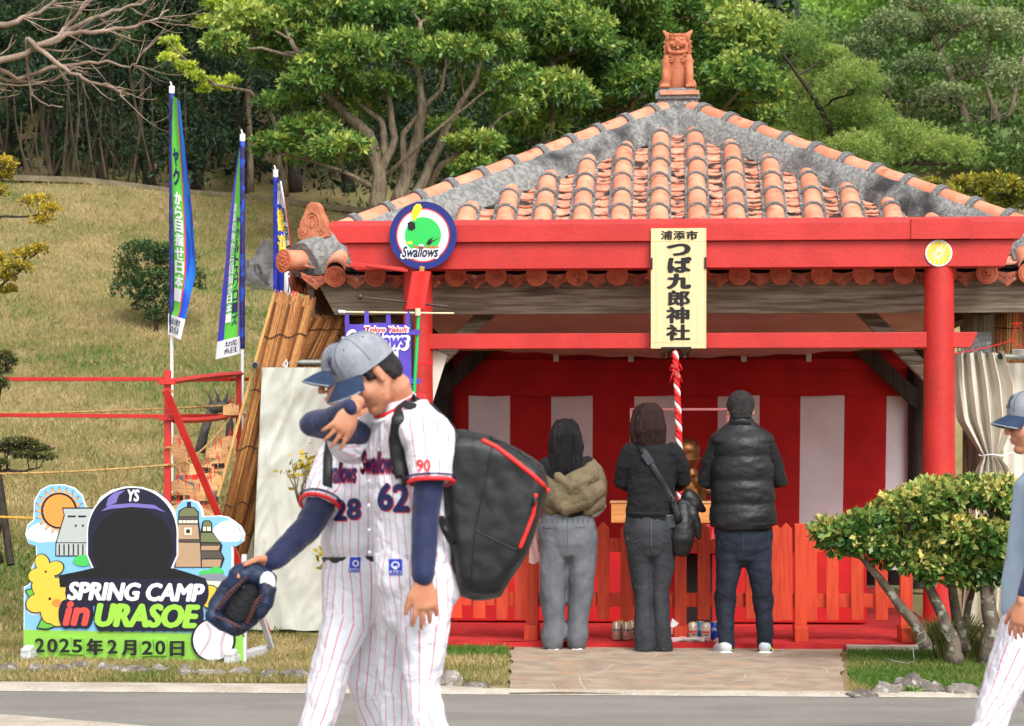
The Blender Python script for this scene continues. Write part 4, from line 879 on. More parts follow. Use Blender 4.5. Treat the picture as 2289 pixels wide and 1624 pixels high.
# ================================================================ nobori flags
def flag(px, ytop, ybot, ypole, d, base_lab, fnx, bands, texts, tail=None, polecol=M_white, label=''):
    s_ = F/d; root = thing('banner_flag', label, 'flag', (P(px, 0, d).x, d, gz(P(px, 0, d).x, d)), group='tall narrow banner flags on the slope')
    m = MB(); m.tube([P(px+(px-px), ypole, d), P(px, ytop-10, d)], .0135, 10); part(root, 'pole', m, polecol, 50)
    m = MB(); m.tube([P(px, ytop+4, d), P(px, ytop-12, d)], .022, 10); m.tube([P(px, ytop-12, d), P(px-3, ytop-22, d)], .006, 6); part(root, 'cap', m, M_white, 50)
    # sleeve round the pole
    m = MB()
    m.tube([P(px, ytop+6+(ybot-ytop-6)*k/40, d)+V((0, 0, 0)) for k in range(41)], [.020+.002*sin(k*2.2) for k in range(41)], 10); part(root, 'sleeve', m, bands['sleeve'], 'all')
    def fn(a, t, off=0):                    # a: 0 at the pole .. 1 free edge; t: 0 bottom .. 1 top
        x, y, dd = fnx(a, t); p = P(x, y, d+dd); p.y -= off; return p
    for nm, a0, a1, m_ in bands['cloth']:
        g = MB(); g.grid(lambda s, t: fn((a0(t) if callable(a0) else a0)+((a1(t) if callable(a1) else a1)-(a0(t) if callable(a0) else a0))*s, .085+.915*t), 8, 40); part(root, nm, g, m_, 'all')
    if tail:
        g = MB(); g.grid(lambda s, t: fn(s, .085*t, .002), 8, 6); part(root, 'white_hem', g, M_whitep, 'all')
    for body, a0, a1, t0, t1, m_, mir, bold in texts:
        g = MB(); n = len(body)
        for i, ch in enumerate(body):
            th, tl = t1+(t0-t1)*i/n, t1+(t0-t1)*(i+.88)/n
            text_map(g, ch, lambda s, t: fn(a0+(a1-a0)*((1-s) if mir else s), tl+(th-tl)*t, .006), bold, 0, .2)
        part(root, 'lettering', g, m_)
    return root
def f1(a, t):                               # leftmost flag
    t2 = 1-t; w = 18+36*sin(min(1, t2*1.25)*pi*.5)**1.2 if t2 < .72 else 54-34*(t2-.72)/.28
    return 384+a*w+ (0 if t > .085 else -8*(1-a)), 213+t2*(748-213)+a*(12 if t > .9 else 12)-(1-a)*0, -.18*a+.018*sin(a*7+t*6)
flag(384, 205, 745, 1118, 16.9, '', f1, {'sleeve': mat('sleeve_twist', srgb(40, 28, 96), srgb(26, 44, 130), 16, .6, thr=(.52, .6)), 'cloth': [('green_field', 0, lambda t: .62-.1*(1-t), M_flaggreen), ('red_trim', lambda t: .62-.1*(1-t), lambda t: .68-.1*(1-t), M_redp), ('blue_field', lambda t: .68-.1*(1-t), 1, M_flagblue)]},
     [('から目指せ日本一', .16, .50, .14, .60, M_whitep, False, .035), ('ヤク', .1, .45, .62, .78, M_navy, False, .04), ('建設', .15, .8, .01, .075, M_navy, False, 0)], True, label='tallest green and blue banner flag, furthest left on the slope')
def f2(a, t):
    t2 = 1-t; w = 5+55*t2**.8
    return 542-a*w, 325+t2*(790-325)+a*14*(t2 > .5)-a*0, .12*a+.02*sin(a*6+t*5)
flag(542, 312, 780, 1120, 17.6, '', f2, {'sleeve': mat('sleeve_twist_dark', srgb(40, 30, 98), srgb(28, 70, 180), 14, .6, thr=(.5, .6)), 'cloth': [('blue_field', 0, .16, M_flagblue), ('red_trim', .16, .19, M_redp), ('green_field', .19, .74, M_flaggreen), ('purple_field', .74, 1, mat('flag_violet', srgb(60, 60, 190), srgb(84, 66, 160), 2, .7))]},
     [('浦添の地から目指せ日本一', .50, .72, .16, .72, M_whitep, True, .03), ('ヤクルトスワローズ', .22, .46, .14, .66, M_navy, True, .02), ('城組', .2, .7, .01, .075, M_navy, True, 0)], True, label='middle green banner flag with mirrored lettering and a white hem')
def f3(a, t):
    t2 = 1-t; w = 12+36*sin(min(1, t2)*pi*.5)
    return 617+a*w, 398+t2*(700-398)+a*8, -.15*a+.03*sin(a*6+t*7)
flag(616, 392, 700, 1100, 18.6, '', f3, {'sleeve': mat('sleeve_royal', srgb(40, 56, 180), srgb(30, 40, 140), 20, .6), 'cloth': [('blue_field', 0, lambda t: .35+.3*t, M_royal), ('white_field', lambda t: .35+.3*t, lambda t: .72+.28*t, M_whitep), ('red_field', lambda t: .72+.27*t, 1, M_redp)]},
     [('歓迎', .12, .62, .40, .78, M_yellow, False, .03), ('祝', .10, .62, .79, .98, M_whitep, False, .03), ('東京ヤクルト', .56, .84, .02, .80, M_navy, False, .02)], label='shortest blue white and red welcome flag, next to the roof corner')
# ================================================================ red rail fence, rope, plaques
rf = thing('red_rail_fence', 'thin red painted rail fence on the lawn at the left', 'fence', (P(375, 0, 15.7).x, 15.7, 0))
d1, d2 = 15.7, 17.4
def frbar(a, b, w=.05, h=.035, name='rail'): m = MB(); m.bar(a, b, w, h); part(rf, name, m, M_red, bev=.003)
m = MB(); m.bar(V((P(375, 0, d1).x, d1, 0)), P(375, 828, d1), .045, .045, (0, 1, 0)); part(rf, 'post', m, M_red, bev=.003)
m = MB(); m.bar(V((P(534, 0, d2).x, d2, 0)), P(534, 833, d2), .04, .045, (0, 1, 0)); part(rf, 'post', m, M_red, bev=.003)
frbar(P(-60, 848, d1+1.2), P(366, 848, d1+.9), .035, .03); frbar(P(-60, 928, d1+1.2), P(366, 931, d1+.9), .035, .03)
frbar(P(355, 854, d1-.03), P(392, 854, d1-.03), .04, .04); frbar(P(355, 934, d1-.03), P(392, 934, d1-.03), .04, .04)
for y0, y1, sag in ((853, 836, -2), (940, 926, 5)):
    m = MB(); m.tube([P(388+150*k/8, y0+(y1-y0)*k/8+sag*sin(pi*k/8), d1+(d2-d1)*k/8) for k in range(9)], [(.021, .03)]*9, 4, side=(0, 0, 1)); part(rf, 'curved_rail', m, M_red)
frbar(P(388, 850, d1+.9), P(560, 848, d2+.8), .03, .03); frbar(P(388, 931, d1+.9), P(560, 929, d2+.8), .03, .03)
m = MB(); m.bar(P(370, 872, 15.55), V((P(600, 1410, 16.3).x, 16.3, .02)), .048, .04, (0, 1, 0)); solo('red_prop', m, M_red, 'long red wooden prop leaning diagonally in front of the reed screen', 'prop', bev=.003)
def rope(name, pts, r, lab, m_=M_rope): m = MB(); m.tube(pts, r, 6); return solo(name, m, m_, lab, 'rope')
sagp = lambda x0, y0, x1, y1, s, da, db, n=14: [P(x0+(x1-x0)*k/n, y0+(y1-y0)*k/n+s*sin(pi*k/n), da+(db-da)*k/n) for k in range(n+1)]
rope('straw_rope', sagp(-30, 925, 534, 905, 4, 18.5, 17.4), .008, 'topmost straw rope stretched level with the lower red rail')
rope('straw_rope', sagp(-30, 1060, 376, 1040, 4, 15.9, 15.66), .007, 'middle straw rope running left from the red post')
rope('straw_rope', sagp(-30, 1155, 384, 1162, 3, 15.9, 15.66), .009, 'lowest yellowish rope just above the painted board', mat('yellow_rope', srgb(214, 170, 70), srgb(190, 140, 50), 40))
rope('straw_rope', sagp(534, 905, 380, 1045, 26, 17.2, 15.7)+sagp(380, 1045, 382, 1000, 0, 15.7, 15.65, 3), .007, 'slanting straw garland rope carrying the wooden prayer plaques')
m = MB()
for y in (875, 1002, 1040): m.tube([P(375, y, 15.64)+V((.03*cos(a), .03*sin(a)+.05, .006*sin(a*3))) for a in np.linspace(0, 4*pi, 24)], .006, 5)
solo('rope_binding', m, M_rope, 'straw rope bindings wound round the red fence post', 'rope')
ema = MB(); ema.prism([(-.06, 0), (.06, 0), (.06, .066), (0, .088), (-.06, .066)], -.005, .005); 
ema_me = ema.mesh('board', M_ema)
cd = MB(); cd.tube([(-.012, 0, .088), (0, 0, .16), (.012, 0, .088)], .0028, 5); cd.tube([(0, 0, .12), (.004, -.004, .10), (.012, -.006, .06)], .003, 5); cd_me = cd.mesh('red_cord', M_redp)
EM = [(394, 1005, 20), (402, 1018, 10), (408, 1038, 30), (420, 1048, -6), (428, 1064, 9), (447, 1068, 0), (398, 1085, 4), (412, 1092, 12), (396, 1112, -3), (418, 1128, 8), (398, 1140, -2), (407, 1160, 6), (452, 1090, 5), (440, 1104, 10), (459, 1106, -3), (470, 1084, -8), (476, 1070, 4), (462, 1050, 3), (488, 1040, -5), (498, 1026, 4), (506, 1008, 3), (494, 1002, -4), (516, 914, 0), (478, 1010, 5), (436, 1138, 0), (452, 1148, 4), (464, 1158, 2), (430, 1172, -4), (474, 1136, 0), (404, 982, 6), (512, 986, 3)]
ORD = ['topmost', 'second', 'third', 'fourth', 'fifth', 'sixth', 'seventh', 'eighth', 'ninth', 'tenth', 'eleventh', 'twelfth', 'thirteenth', 'fourteenth', 'fifteenth', 'sixteenth', 'seventeenth', 'lowest']
def eml(i):
    sp = {4: 'prayer plaque with the red characters 必勝 on its face', 8: 'prayer plaque with 祈願 in black in the left cluster', 17: 'prayer plaque with three characters 頑張れ in the upper right cluster', 18: 'prayer plaque bearing 優勝 in the right cluster', 22: 'large prayer plaque tied high on the garland by the rear red post'}
    if i in sp: return sp[i]
    lf = EM[i][0] < 435; g = sorted([j for j in range(len(EM)) if (EM[j][0] < 435) == lf], key=lambda j: EM[j][1]); k = g.index(i)
    return 'blank pointed prayer plaque, %s from the top in the %s' % (ORD[k] if k else 'first', 'left cluster by the white pole' if lf else 'right cluster before the reed screen')
for i, (x, y, r_) in enumerate(EM):
    dd = 15.75+max(0, (x-385))/150*1.3+.05*(i % 3)+.02*(i % 5)
    b = P(x, y+14, dd); e = tag(link('prayer_plaque', None, loc=b, rot=(R(random.uniform(-8, 8)), R(r_*.5), R(random.uniform(-35, 35)))), eml(i), 'plaque', 'wooden prayer plaques on the garland')
    link('board', ema_me, e); link('red_cord', cd_me, e)
    if i in (4, 8, 17, 18):
        g = MB(); text_map(g, {4: '必勝', 8: '祈願', 17: '頑張れ', 18: '優勝'}[i], lambda s, t: (-.05+.1*s, -.0065, .02+.04*t), .03, 0); link('writing', g.mesh('writing', M_redp if i == 4 else M_print), e)
# ================================================================ reed screens, tarpaulin booth, pole
def reed_screen(quad, dl, dr, lab, m_, n=90, name='reed_screen', cords=(.06, .2, .42, .64, .85), jag=.03):
    (x00, y00), (x10, y10), (x11, y11), (x01, y01) = quad            # bottom left, bottom right, top right, top left in the photo
    root = thing(name, lab, 'screen', tuple(P((x00+x10)/2, min(y00, 1400), (dl+dr)/2)))
    def q(a, t):
        x = (x00+(x10-x00)*a)*(1-t)+(x01+(x11-x01)*a)*t; y = (y00+(y10-y00)*a)*(1-t)+(y01+(y11-y01)*a)*t
        return P(x, y, dl+(dr-dl)*a+.02*sin(a*19))
    m = MB()
    for i in range(n):
        a = (i+.5)/n; j = random.uniform(-1, 1)*.35/n; tt = 1+random.uniform(-jag, jag*.6)
        m.tube([q(a+j, 0), q(a, .5)+V((0, random.uniform(-.006, .006), 0)), q(a-j, tt)], .0032+random.uniform(-.001, .0015), 5); m.cm = random.choice((0, 0, 0, 0, 0, 0, 1, 2))
    m.cm = 0; part(root, 'reeds', m, [m_, M_reed3, M_reed2 if m_ is M_reed else M_reed], 'all', kind='stuff')
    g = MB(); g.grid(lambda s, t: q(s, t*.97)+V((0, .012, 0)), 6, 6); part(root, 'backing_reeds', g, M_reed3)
    for c_ in cords:
        m = MB(); m.tube([q(a, c_+.007*sin(a*14+c_*40)+.03*(a-.5))+V((0, -.012, 0)) for a in np.linspace(0, 1, 30)], .0038, 4); part(root, 'cord', m, M_cord)
    return root
reed_screen(((478, 1240), (552, 1240), (706, 672), (612, 657)), 16.55, 16.75, 'tall brown reed screen leaning against the left side of the white booth', M_reed, 250)
reed_screen(((600, 900), (690, 900), (772, 712), (702, 705)), 16.95, 17.0, 'short brown reed screen behind the top of the white booth', M_reed, 130, cords=(.2, .5, .85))
reed_screen(((690, 900), (880, 900), (900, 704), (712, 700)), 17.3, 17.5, 'pale straw reed screen under the left eave behind the purple banner', M_reed2, 220, cords=(.25, .5, .75, .95), jag=.004)
m = MB(); m.bar(P(487, 1110, 16.5), P(614, 655, 16.5), .02, .02, (0, 1, 0)); solo('bamboo_edge', m, M_reed2, 'pale bamboo pole along the left edge of the tall reed screen', 'pole')
# booth
booth = thing('white_tarp_booth', 'white tarpaulin booth wall left of the torii, hung from a steel pipe', 'booth', (P(650, 0, 16.6).x, 16.6, 0))
def tarp(root, nm, quad, d0, d1_, m_, seed, amp=.03, nx=80, ny=90):
    (x00, y00), (x10, y10), (x11, y11), (x01, y01) = quad; g = MB()
    def fn(a, t):
        x = (x00+(x10-x00)*a)*(1-t)+(x01+(x11-x01)*a)*t; y = (y00+(y10-y00)*a)*(1-t)+(y01+(y11-y01)*a)*t
        n1 = noise.noise(V((a*3+seed, t*1.2, 0)))*amp*(1-t*.7)+noise.noise(V((a*5+seed, t*5+a*4, 2)))*amp*.5*(1-.5*t)+abs(noise.noise(V((a*6-t*7, t*6, seed))))*amp*.5-abs(noise.noise(V((a*13+t*3, t*17-a*6, seed+4))))*.006
        yy = y+ (6*noise.noise(V((a*4, seed, 0)))*(1-t)**4)
        return P(x, yy, d0+(d1_-d0)*a+n1)
    g.grid(fn, nx, ny); return part(root, nm, g, m_, 'all')
tarp(booth, 'front_tarp', ((560, 1408), (775, 1412), (780, 822), (586, 822)), 16.5, 16.7, M_tarp, 3, .06)
tarp(booth, 'front_tarp', ((760, 1412), (905, 1412), (905, 822), (772, 822)), 16.74, 16.8, M_tarp, 8, .05)
tarp(booth, 'side_tarp', ((546, 1300), (562, 1408), (588, 822), (569, 826)), 17.6, 16.5, M_tarp, 5, .02, 10, 40)
m = MB(); m.tube([P(590, 812, 16.7), P(905, 809, 16.9)], .024, 14); part(booth, 'pipe', m, M_steel, 50)
m = MB(); m.tube([P(570, 817, 16.3), P(578, 812, 17.6)], .026, 14); part(booth, 'side_pipe', m, M_steel, 50)
m = MB(); m.tube([P(570, 817, 16.29), P(570, 817, 16.285)], .021, 14); part(booth, 'pipe_mouth', m, M_black)
m = MB(); m.box(P(597, 812, 16.68), (.06, .07, .07)); part(booth, 'clamp', m, M_steel, bev=.006)
for x in (640, 742, 850):
    m = MB(); c_ = P(x, 822, 16.62)
    m.tube([c_+V((0, -.03, -.02)), c_+V((-.012, -.03, .03)), c_+V((0, .0, .06)), c_+V((.012, -.02, .03)), c_+V((0, -.03, -.02))], .005, 5); m.tube([c_+V((0, -.03, 0)), c_+V((-.03, -.035, .02)), c_+V((-.01, -.04, .035))], .004, 5); part(booth, 'tie_cord', m, M_white)
# purple hanging banner on a green pole
VBn = -.42
pb = thing('purple_team_banner', 'purple edged hanging banner with team lettering on a cream rod and green pole', 'banner', (SP(860, 0, VBn).x, VBn, .9), frame='S')
def bq_(x, y, lift=0): p = SP(x, y, VBn); p.y += .02*sin(x*.05+y*.02)-lift; return p
m = MB(); m.tube([SP(760, 698, VBn), SP(1015, 701, VBn)], .007, 8); part(pb, 'rod', m, mat('cream_rod', srgb(216, 204, 166), rough=.4), 50)
m = MB(); m.tube([SP(757, 697, VBn), SP(772, 698, VBn)], .012, 8); part(pb, 'rod_cap', m, M_white, 50)
m = MB(); m.tube([SP(934, 690, VBn-.01), SP(934, 706, VBn-.01)], .02, 10); part(pb, 'pole_cap', m, mat('cream_rod2', srgb(216, 204, 166), rough=.4), 50)
m = MB(); p0 = SP(929, 870, VBn); m.tube([SP(936, 700, VBn), (p0.x-.1, VBn, .2)], .0125, 10); part(pb, 'pole', m, M_gpole, 50)
g = MB(); g.grid(lambda s, t: bq_(771+148*s+3*t*0+2*(1-t), 930+(724-930)*t+ (2*sin(s*9) if t == 1 else 0)), 20, 24); part(pb, 'purple_cloth', g, M_purple, 'all')
g = MB(); g.grid(lambda s, t: bq_(792+ (99)*s, 930+(786-930)*t, .003), 20, 18); part(pb, 'white_cloth', g, M_whitep, 'all')
for x0 in (770, 815, 862, 906):
    m = MB(); m.add([bq_(x0, 726, .001), bq_(x0+11, 726, .001), bq_(x0+13-(3), 697, .010), bq_(x0+1, 697, .010), bq_(x0+1, 697, -.01), bq_(x0+10, 697, -.01)], [(0, 1, 2, 3), (3, 2, 5, 4)]); part(pb, 'loop', m, M_purple)
for y0 in (738, 847):
    m = MB(); m.add([bq_(905, y0, .004), bq_(940, y0, .016), bq_(940, y0+11, .016), bq_(905, y0+11, .004)], [(0, 1, 2, 3)]); part(pb, 'side_loop', m, M_purple)
bt = lambda x0, y0, x1, y1, l: (lambda s, t: bq_(x0+(x1-x0)*s, y1+(y0-y1)*t, l))
m = MB(); text_map(m, 'Swallows', bt(774, 742, 914, 780, .006), .14, .3, .5, 12); text_map(m, 'Tokyo Yakult', bt(816, 730, 914, 747, .0065), .12, .2, .5, 12); part(pb, 'white_outline', m, M_whitep)
m = MB(); text_map(m, 'Swallows', bt(778, 745, 910, 777, .011), .05, .3, .5); part(pb, 'team_lettering', m, M_purple)
m = MB(); text_map(m, 'Tokyo Yakult', bt(818, 732, 912, 745, .012), .03, .2, .5); part(pb, 'red_lettering', m, M_redp)
m = MB(); text_map(m, '東', bt(842, 786, 876, 818, .007), .04, 0, .3); text_map(m, '京', bt(842, 824, 876, 856, .007), .04, 0, .3); part(pb, 'red_lettering', m, M_redp)
m = MB(); [m.tube([bq_(x, 930, .005), bq_(x, 788, .005)], .0012, 4) for x in (812, 832, 884)]; part(pb, 'pinstripe', m, M_redp)
m = MB(); m.bar(SP(921, 690, -.3), (SP(917, 0, -.3).x, -.3, .1), .035, .03, (0, 1, 0)); solo('brown_stake', m, mat('brown_metal2', srgb(64, 44, 36), rough=.5), 'dark brown metal stake between the purple banner and the torii pillar', 'stake', frame='S')
m = MB(); m.tube([SP(905, 812, -.33), SP(968, 810, -.16)], .004, 5); m.tube([SP(905, 816, -.33), SP(968, 813, -.16)], .004, 5); solo('red_twine', m, M_redp, 'red twine tying the stake to the left torii pillar', 'twine', frame='S')
m = MB(); m.add([SP(x, y, .05) for x, y in ((966, 780), (1000, 795), (966, 905))], [(0, 1, 2)]); m.add([SP(x, y, .056) for x, y in ((966, 780), (1000, 795), (966, 905))], [(2, 1, 0)]); solo('white_cloth_corner', m, M_canvas, 'triangle of cream cloth pulled behind the left torii pillar', 'cloth', frame='S')
# ================================================================ right side of the pavilion
rc = thing('tied_curtain', 'cream canvas curtain gathered and tied right of the torii pillar', 'curtain', SP(2200, 1300, .55), frame='S')
cl = [(785, 2128, 2240), (860, 2128, 2262), (940, 2140, 2268), (1010, 2188, 2238), (1022, 2198, 2232), (1040, 2186, 2250), (1100, 2170, 2280), (1300, 2160, 2290), (1400, 2150, 2290)]
def rcf(a, t):
    y = 785+t*615; i = max(j for j in range(len(cl)-1) if cl[j][0] <= y+1e-6) if y < 1399.9 else len(cl)-2
    f = (y-cl[i][0])/(cl[i+1][0]-cl[i][0]); l = cl[i][1]+(cl[i+1][1]-cl[i][1])*f; r = cl[i][2]+(cl[i+1][2]-cl[i][2])*f
    wv = (r-l)/130; p = SP(l+(r-l)*a, y+(5*abs(sin(a*22)) if t < .02 else 0), .55); p.y += .06*sin(a*30+t*2)*min(1, wv+.25)+.02*sin(a*55); return p
g = MB(); g.grid(rcf, 90, 50); part(rc, 'canvas', g, M_canvas, 'all')
m = MB(); c_ = SP(2215, 1018, .52); m.tube([c_+V((.085*cos(a), .08*sin(a), .006*sin(3*a))) for a in np.linspace(0, 2*pi, 24)], .005, 5); m.tube([c_+V((.08, -.03, 0)), c_+V((.16, -.02, .02))], .004, 5); part(rc, 'tie_cord', m, M_white)
m = MB()
for k in range(9): c_ = SP(2128+13.5*k, 780+3*(k % 2), .52); m.tube([c_+V((.0, .02*cos(a), .022*sin(a))) if k % 2 else c_+V((.014*cos(a), 0, .022*sin(a))) for a in np.linspace(0, 2*pi, 12)], .003, 5)
part(rc, 'ring', m, M_steel)
rt_ = thing('cream_side_tarp', 'cream tarpaulin wall at the right edge behind the tied curtain', 'tarpaulin', SP(2330, 1400, .75), frame='S')
g = MB(); g.grid(lambda a, t: SP(2244+200*a, 812+590*t, .75)+V((0, .03*noise.noise(V((a*5, t*4, 0)))+.01*sin(a*40), 0)), 30, 30); part(rt_, 'canvas', g, M_canvas, 'all')
m = MB(); m.tube([SP(2238, 797, .55), SP(2420, 806, .7)], .022, 12); part(rt_, 'pipe', m, M_steel, 50)
m = MB(); m.tube([SP(2237, 797, .52), SP(2240, 797, .6)], .024, 14); part(rt_, 'pipe_mouth', m, M_black)
m = MB(); m.box(SP(2275, 790, .6), (.10, .08, .06)); part(rt_, 'clamp', m, M_steel, bev=.005)
reed_screen(((2190, 900), (2420, 900), (2420, 690), (2200, 690)), 16.9, 16.7, 'brown reed screen under the right eave', M_reed, 220, cords=(.2, .5, .8))
m = MB(); m.tube([SP(2070, 800, .1), SP(2150, 788, .3), SP(2212, 776, .5), SP(2262, 762, .5), SP(2300, 785, .5)], .004, 5); m.tube([SP(2262, 762, .5), SP(2272, 720, .5), SP(2280, 680, .45)], .004, 5); m.tube([SP(2262, 725, .48), SP(2285, 722, .48), SP(2272, 728, .48), SP(2285, 735, .48)], .004, 5); solo('red_string', m, M_redp, 'red string tied between the right pillar and the eave', 'string', frame='S')
m = MB(); m.box(SP(2182, 770, .60), (.22, .02, .18)); solo('grey_plate', m, M_mortar, 'grey plate wrapped round the log post right of the torii', 'plate', frame='S')
# ================================================================ vegetation
def pb_(x, y, rx, ry, d, dd=0, deep=.9):
    p = P(x, y, d+dd); return (p.x, p.y, p.z, rx*d/F, rx*d/F*deep, ry*d/F)
def tree_branches(root, trunks, blobs, m_, rtrunk, nsub=5, twig=.012, name='trunk', extra=None, wob=.08):
    mb = MB(); nodes = []
    for pts, r0, r1 in trunks:
        pts = [V(p) for p in pts]; fine = []
        for a, b in zip(pts, pts[1:]):
            for k in range(4): fine.append(a.lerp(b, k/4)+V((noise.noise(a*2+V((k, 0, 0)))*wob*.4, noise.noise(a*2+V((0, k, 0)))*wob*.4, 0)))
        fine.append(pts[-1]); n = len(fine); rr = [r0+(r1-r0)*(i/(n-1))**.8 for i in range(n)]
        mb.tube(fine, rr, 8); nodes += list(zip(fine, rr))
    for b in blobs:
        c = V(b[:3]); c2 = c-V((0, 0, b[5]*.4))
        p0, r = min(nodes, key=lambda q: (q[0]-c2).length+max(0, q[0].z-c2.z)*1.5); L = (c2-p0).length
        mid = p0.lerp(c2, .5)+V((0, 0, L*.08))+V((random.uniform(-1, 1), random.uniform(-1, 1), random.uniform(-.5, .5)))*L*.08
        rb = min(r*.7, .02+L*.02); pts = [p0, p0.lerp(mid, .55), mid, mid.lerp(c2, .6), c2]; mb.tube(pts, [rb, rb*.85, rb*.7, rb*.55, rb*.4], 6)
        for k in range(nsub):
            dv = V(rng.normal(size=3)); dv.z = abs(dv.z)*.8; dv.normalize(); e = c+V((dv.x*b[3], dv.y*b[4], dv.z*b[5]))*random.uniform(.6, .95); s = pts[random.choice((2, 3, 4))]
            mb.tube([s, s.lerp(e, .5)+V(rng.normal(size=3))*.05*L*.3, e], [rb*.4, rb*.28, twig*.5], 4)
    part(root, name, mb, m_, 'all')
def crown(root, blobs, n, k, size, width, m_, spread=.9, shell=(.72, 1.06), bright=.0, jit=.16, top=.28, name='crown', tipc=.2, low=-.4, curl=.25):
    p, d, idx = blob_pts(blobs, n, shell, low)
    if k > 1: q, dd, ti = rosettes(p, d, k, size, spread)
    else: q, dd, ti = p, unit(d*.5+rng.normal(size=p.shape)*spread), np.arange(n)
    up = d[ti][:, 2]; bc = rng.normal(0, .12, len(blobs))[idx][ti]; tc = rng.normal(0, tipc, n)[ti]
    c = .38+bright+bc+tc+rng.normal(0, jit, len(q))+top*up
    me = leaf_mesh(name, q, dd, size*rng.uniform(.6, 1.25, len(q)), width, c, m_, curl); me.name = name
    b = BASE[root.name]; me.transform(Matrix.Translation(-b)); return link(name, me, root)
L_pitt = leafmat('rosette_leaf', srgb(48, 78, 38), srgb(102, 144, 64), srgb(190, 200, 98), .28, .38)
L_lime = leafmat('lime_leaf', srgb(111, 139, 44), srgb(176, 199, 67), srgb(238, 243, 107), .4)
L_dark = leafmat('dark_needle', srgb(18, 32, 20), srgb(34, 60, 34), srgb(70, 98, 48), .12, .6)  # dark juniper green, with the thicket's shade worked into the colour
L_feather = leafmat('feathery_leaf', srgb(72, 104, 50), srgb(124, 158, 72), srgb(180, 194, 104), .32, .6)
L_grey = leafmat('greyish_leaf', srgb(70, 96, 58), srgb(116, 138, 86), srgb(172, 182, 126), .3, .6)
L_far = leafmat('far_leaf', srgb(74, 109, 42), srgb(134, 171, 69), srgb(185, 213, 98), .3, .7)
L_yel = leafmat('yellowing_leaf', srgb(90, 100, 34), srgb(166, 152, 46), srgb(214, 186, 66), .35)
L_bush = leafmat('glossy_bush_leaf', srgb(56, 96, 42), srgb(120, 150, 70), srgb(222, 208, 120), .25, .3)
L_round = leafmat('round_bush_leaf', srgb(34, 56, 34), srgb(62, 92, 50), srgb(116, 140, 80), .2, .5)
# big spreading tree with several trunks
d = 30.5
bl = [pb_(*a, d, random.uniform(-1.1, 1.1)) for a in [(560, 60, 75, 38), (640, 45, 80, 40), (615, 130, 70, 32), (710, 85, 80, 42), (680, 190, 60, 26), (640, 235, 58, 24), (620, 325, 50, 20), (690, 300, 62, 30), (765, 335, 58, 26), (700, 355, 50, 20), (780, 120, 80, 46), (840, 45, 85, 46), (905, 120, 62, 40), (960, 45, 75, 46), (1040, 50, 65, 46), (1015, 125, 72, 36), (1110, 110, 64, 36), (1150, 185, 45, 34), (1080, 200, 62, 30), (1150, 250, 45, 26), (1060, 322, 62, 18), (1000, 290, 46, 22), (860, 205, 66, 34), (800, 245, 52, 26), (505, 105, 45, 26), (740, 20, 80, 40), (1090, 20, 70, 36), (720, 155, 60, 26), (880, 0, 80, 40), (760, 195, 50, 24)]]
t = thing('pittosporum_tree', 'large spreading tree with several pale trunks on the crest left of the roof', 'tree', P(880, 460, d))
Q = lambda *a: [P(x, y, d+(z if len(a_) > 2 else 0)) for a_ in a for x, y, z in [(a_+(0,))[:3]]]
tree_branches(t, [(Q((842, 475), (850, 390), (822, 300), (748, 232), (690, 150), (650, 90)), .125, .03), (Q((850, 390), (882, 310), (868, 210), (832, 100)), .075, .02), (Q((888, 460), (922, 350), (945, 250), (935, 150), (940, 50)), .11, .03), (Q((922, 455), (962, 370), (1002, 280), (1062, 180), (1090, 70)), .085, .02), (Q((930, 450, .4), (985, 370), (1060, 320), (1120, 262)), .06, .015), (Q((838, 420), (770, 385), (700, 362), (610, 340)), .04, .012), (Q((865, 360), (850, 270), (800, 230), (760, 120)), .06, .015), (Q((905, 400), (900, 300), (985, 200), (1000, 110)), .06, .015), (Q((860, 400), (940, 320, -.5), (1040, 240, -.6), (1130, 170)), .035, .01)], bl, M_bark, .1, 6)
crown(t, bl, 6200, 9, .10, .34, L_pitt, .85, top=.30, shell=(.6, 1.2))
# dense trees behind the roof
def simple_tree(kind, lab, base, trunks, blobs, m_bark, lm, n, k, size, width, **kw):
    t = thing(kind, lab, 'tree', base, group='trees behind the shrine'); tree_branches(t, trunks, blobs, m_bark, .1, kw.pop('nsub', 4)); crown(t, blobs, n, k, size, width, lm, **kw); return t
d = 34
for bs, tr, lab, n in (([(1215, 40, 85, 52), (1210, 130, 80, 40), (1290, 90, 85, 52), (1240, 215, 80, 36), (1190, 300, 66, 34), (1130, 365, 58, 26), (1300, 180, 80, 38), (1180, 60, 70, 40), (1060, 380, 50, 22)], (1230, 470), 'green rosette leaved tree just right of the spreading tree, reaching the top edge', 2300),
                        ([(1380, 60, 85, 52), (1370, 150, 85, 44), (1330, 245, 85, 34), (1430, 200, 80, 40), (1440, 105, 75, 48), (1400, 0, 80, 40)], (1400, 470), 'green rosette leaved tree left of the clay lion statue', 1900),
                        ([(1560, 50, 90, 56), (1580, 150, 80, 52), (1660, 90, 75, 52), (1650, 185, 80, 40), (1600, 240, 80, 36), (1705, 215, 52, 30), (1500, 20, 80, 46), (1690, 260, 60, 26), (1500, 130, 70, 60)], (1600, 470), 'dense green tree directly behind and right of the clay lion statue', 2400)):
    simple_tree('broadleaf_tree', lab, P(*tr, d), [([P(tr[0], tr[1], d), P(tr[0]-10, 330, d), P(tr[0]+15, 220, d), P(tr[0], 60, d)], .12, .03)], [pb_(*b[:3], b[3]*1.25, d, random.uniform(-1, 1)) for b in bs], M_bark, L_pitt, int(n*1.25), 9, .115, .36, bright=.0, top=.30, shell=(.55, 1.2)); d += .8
d = 37
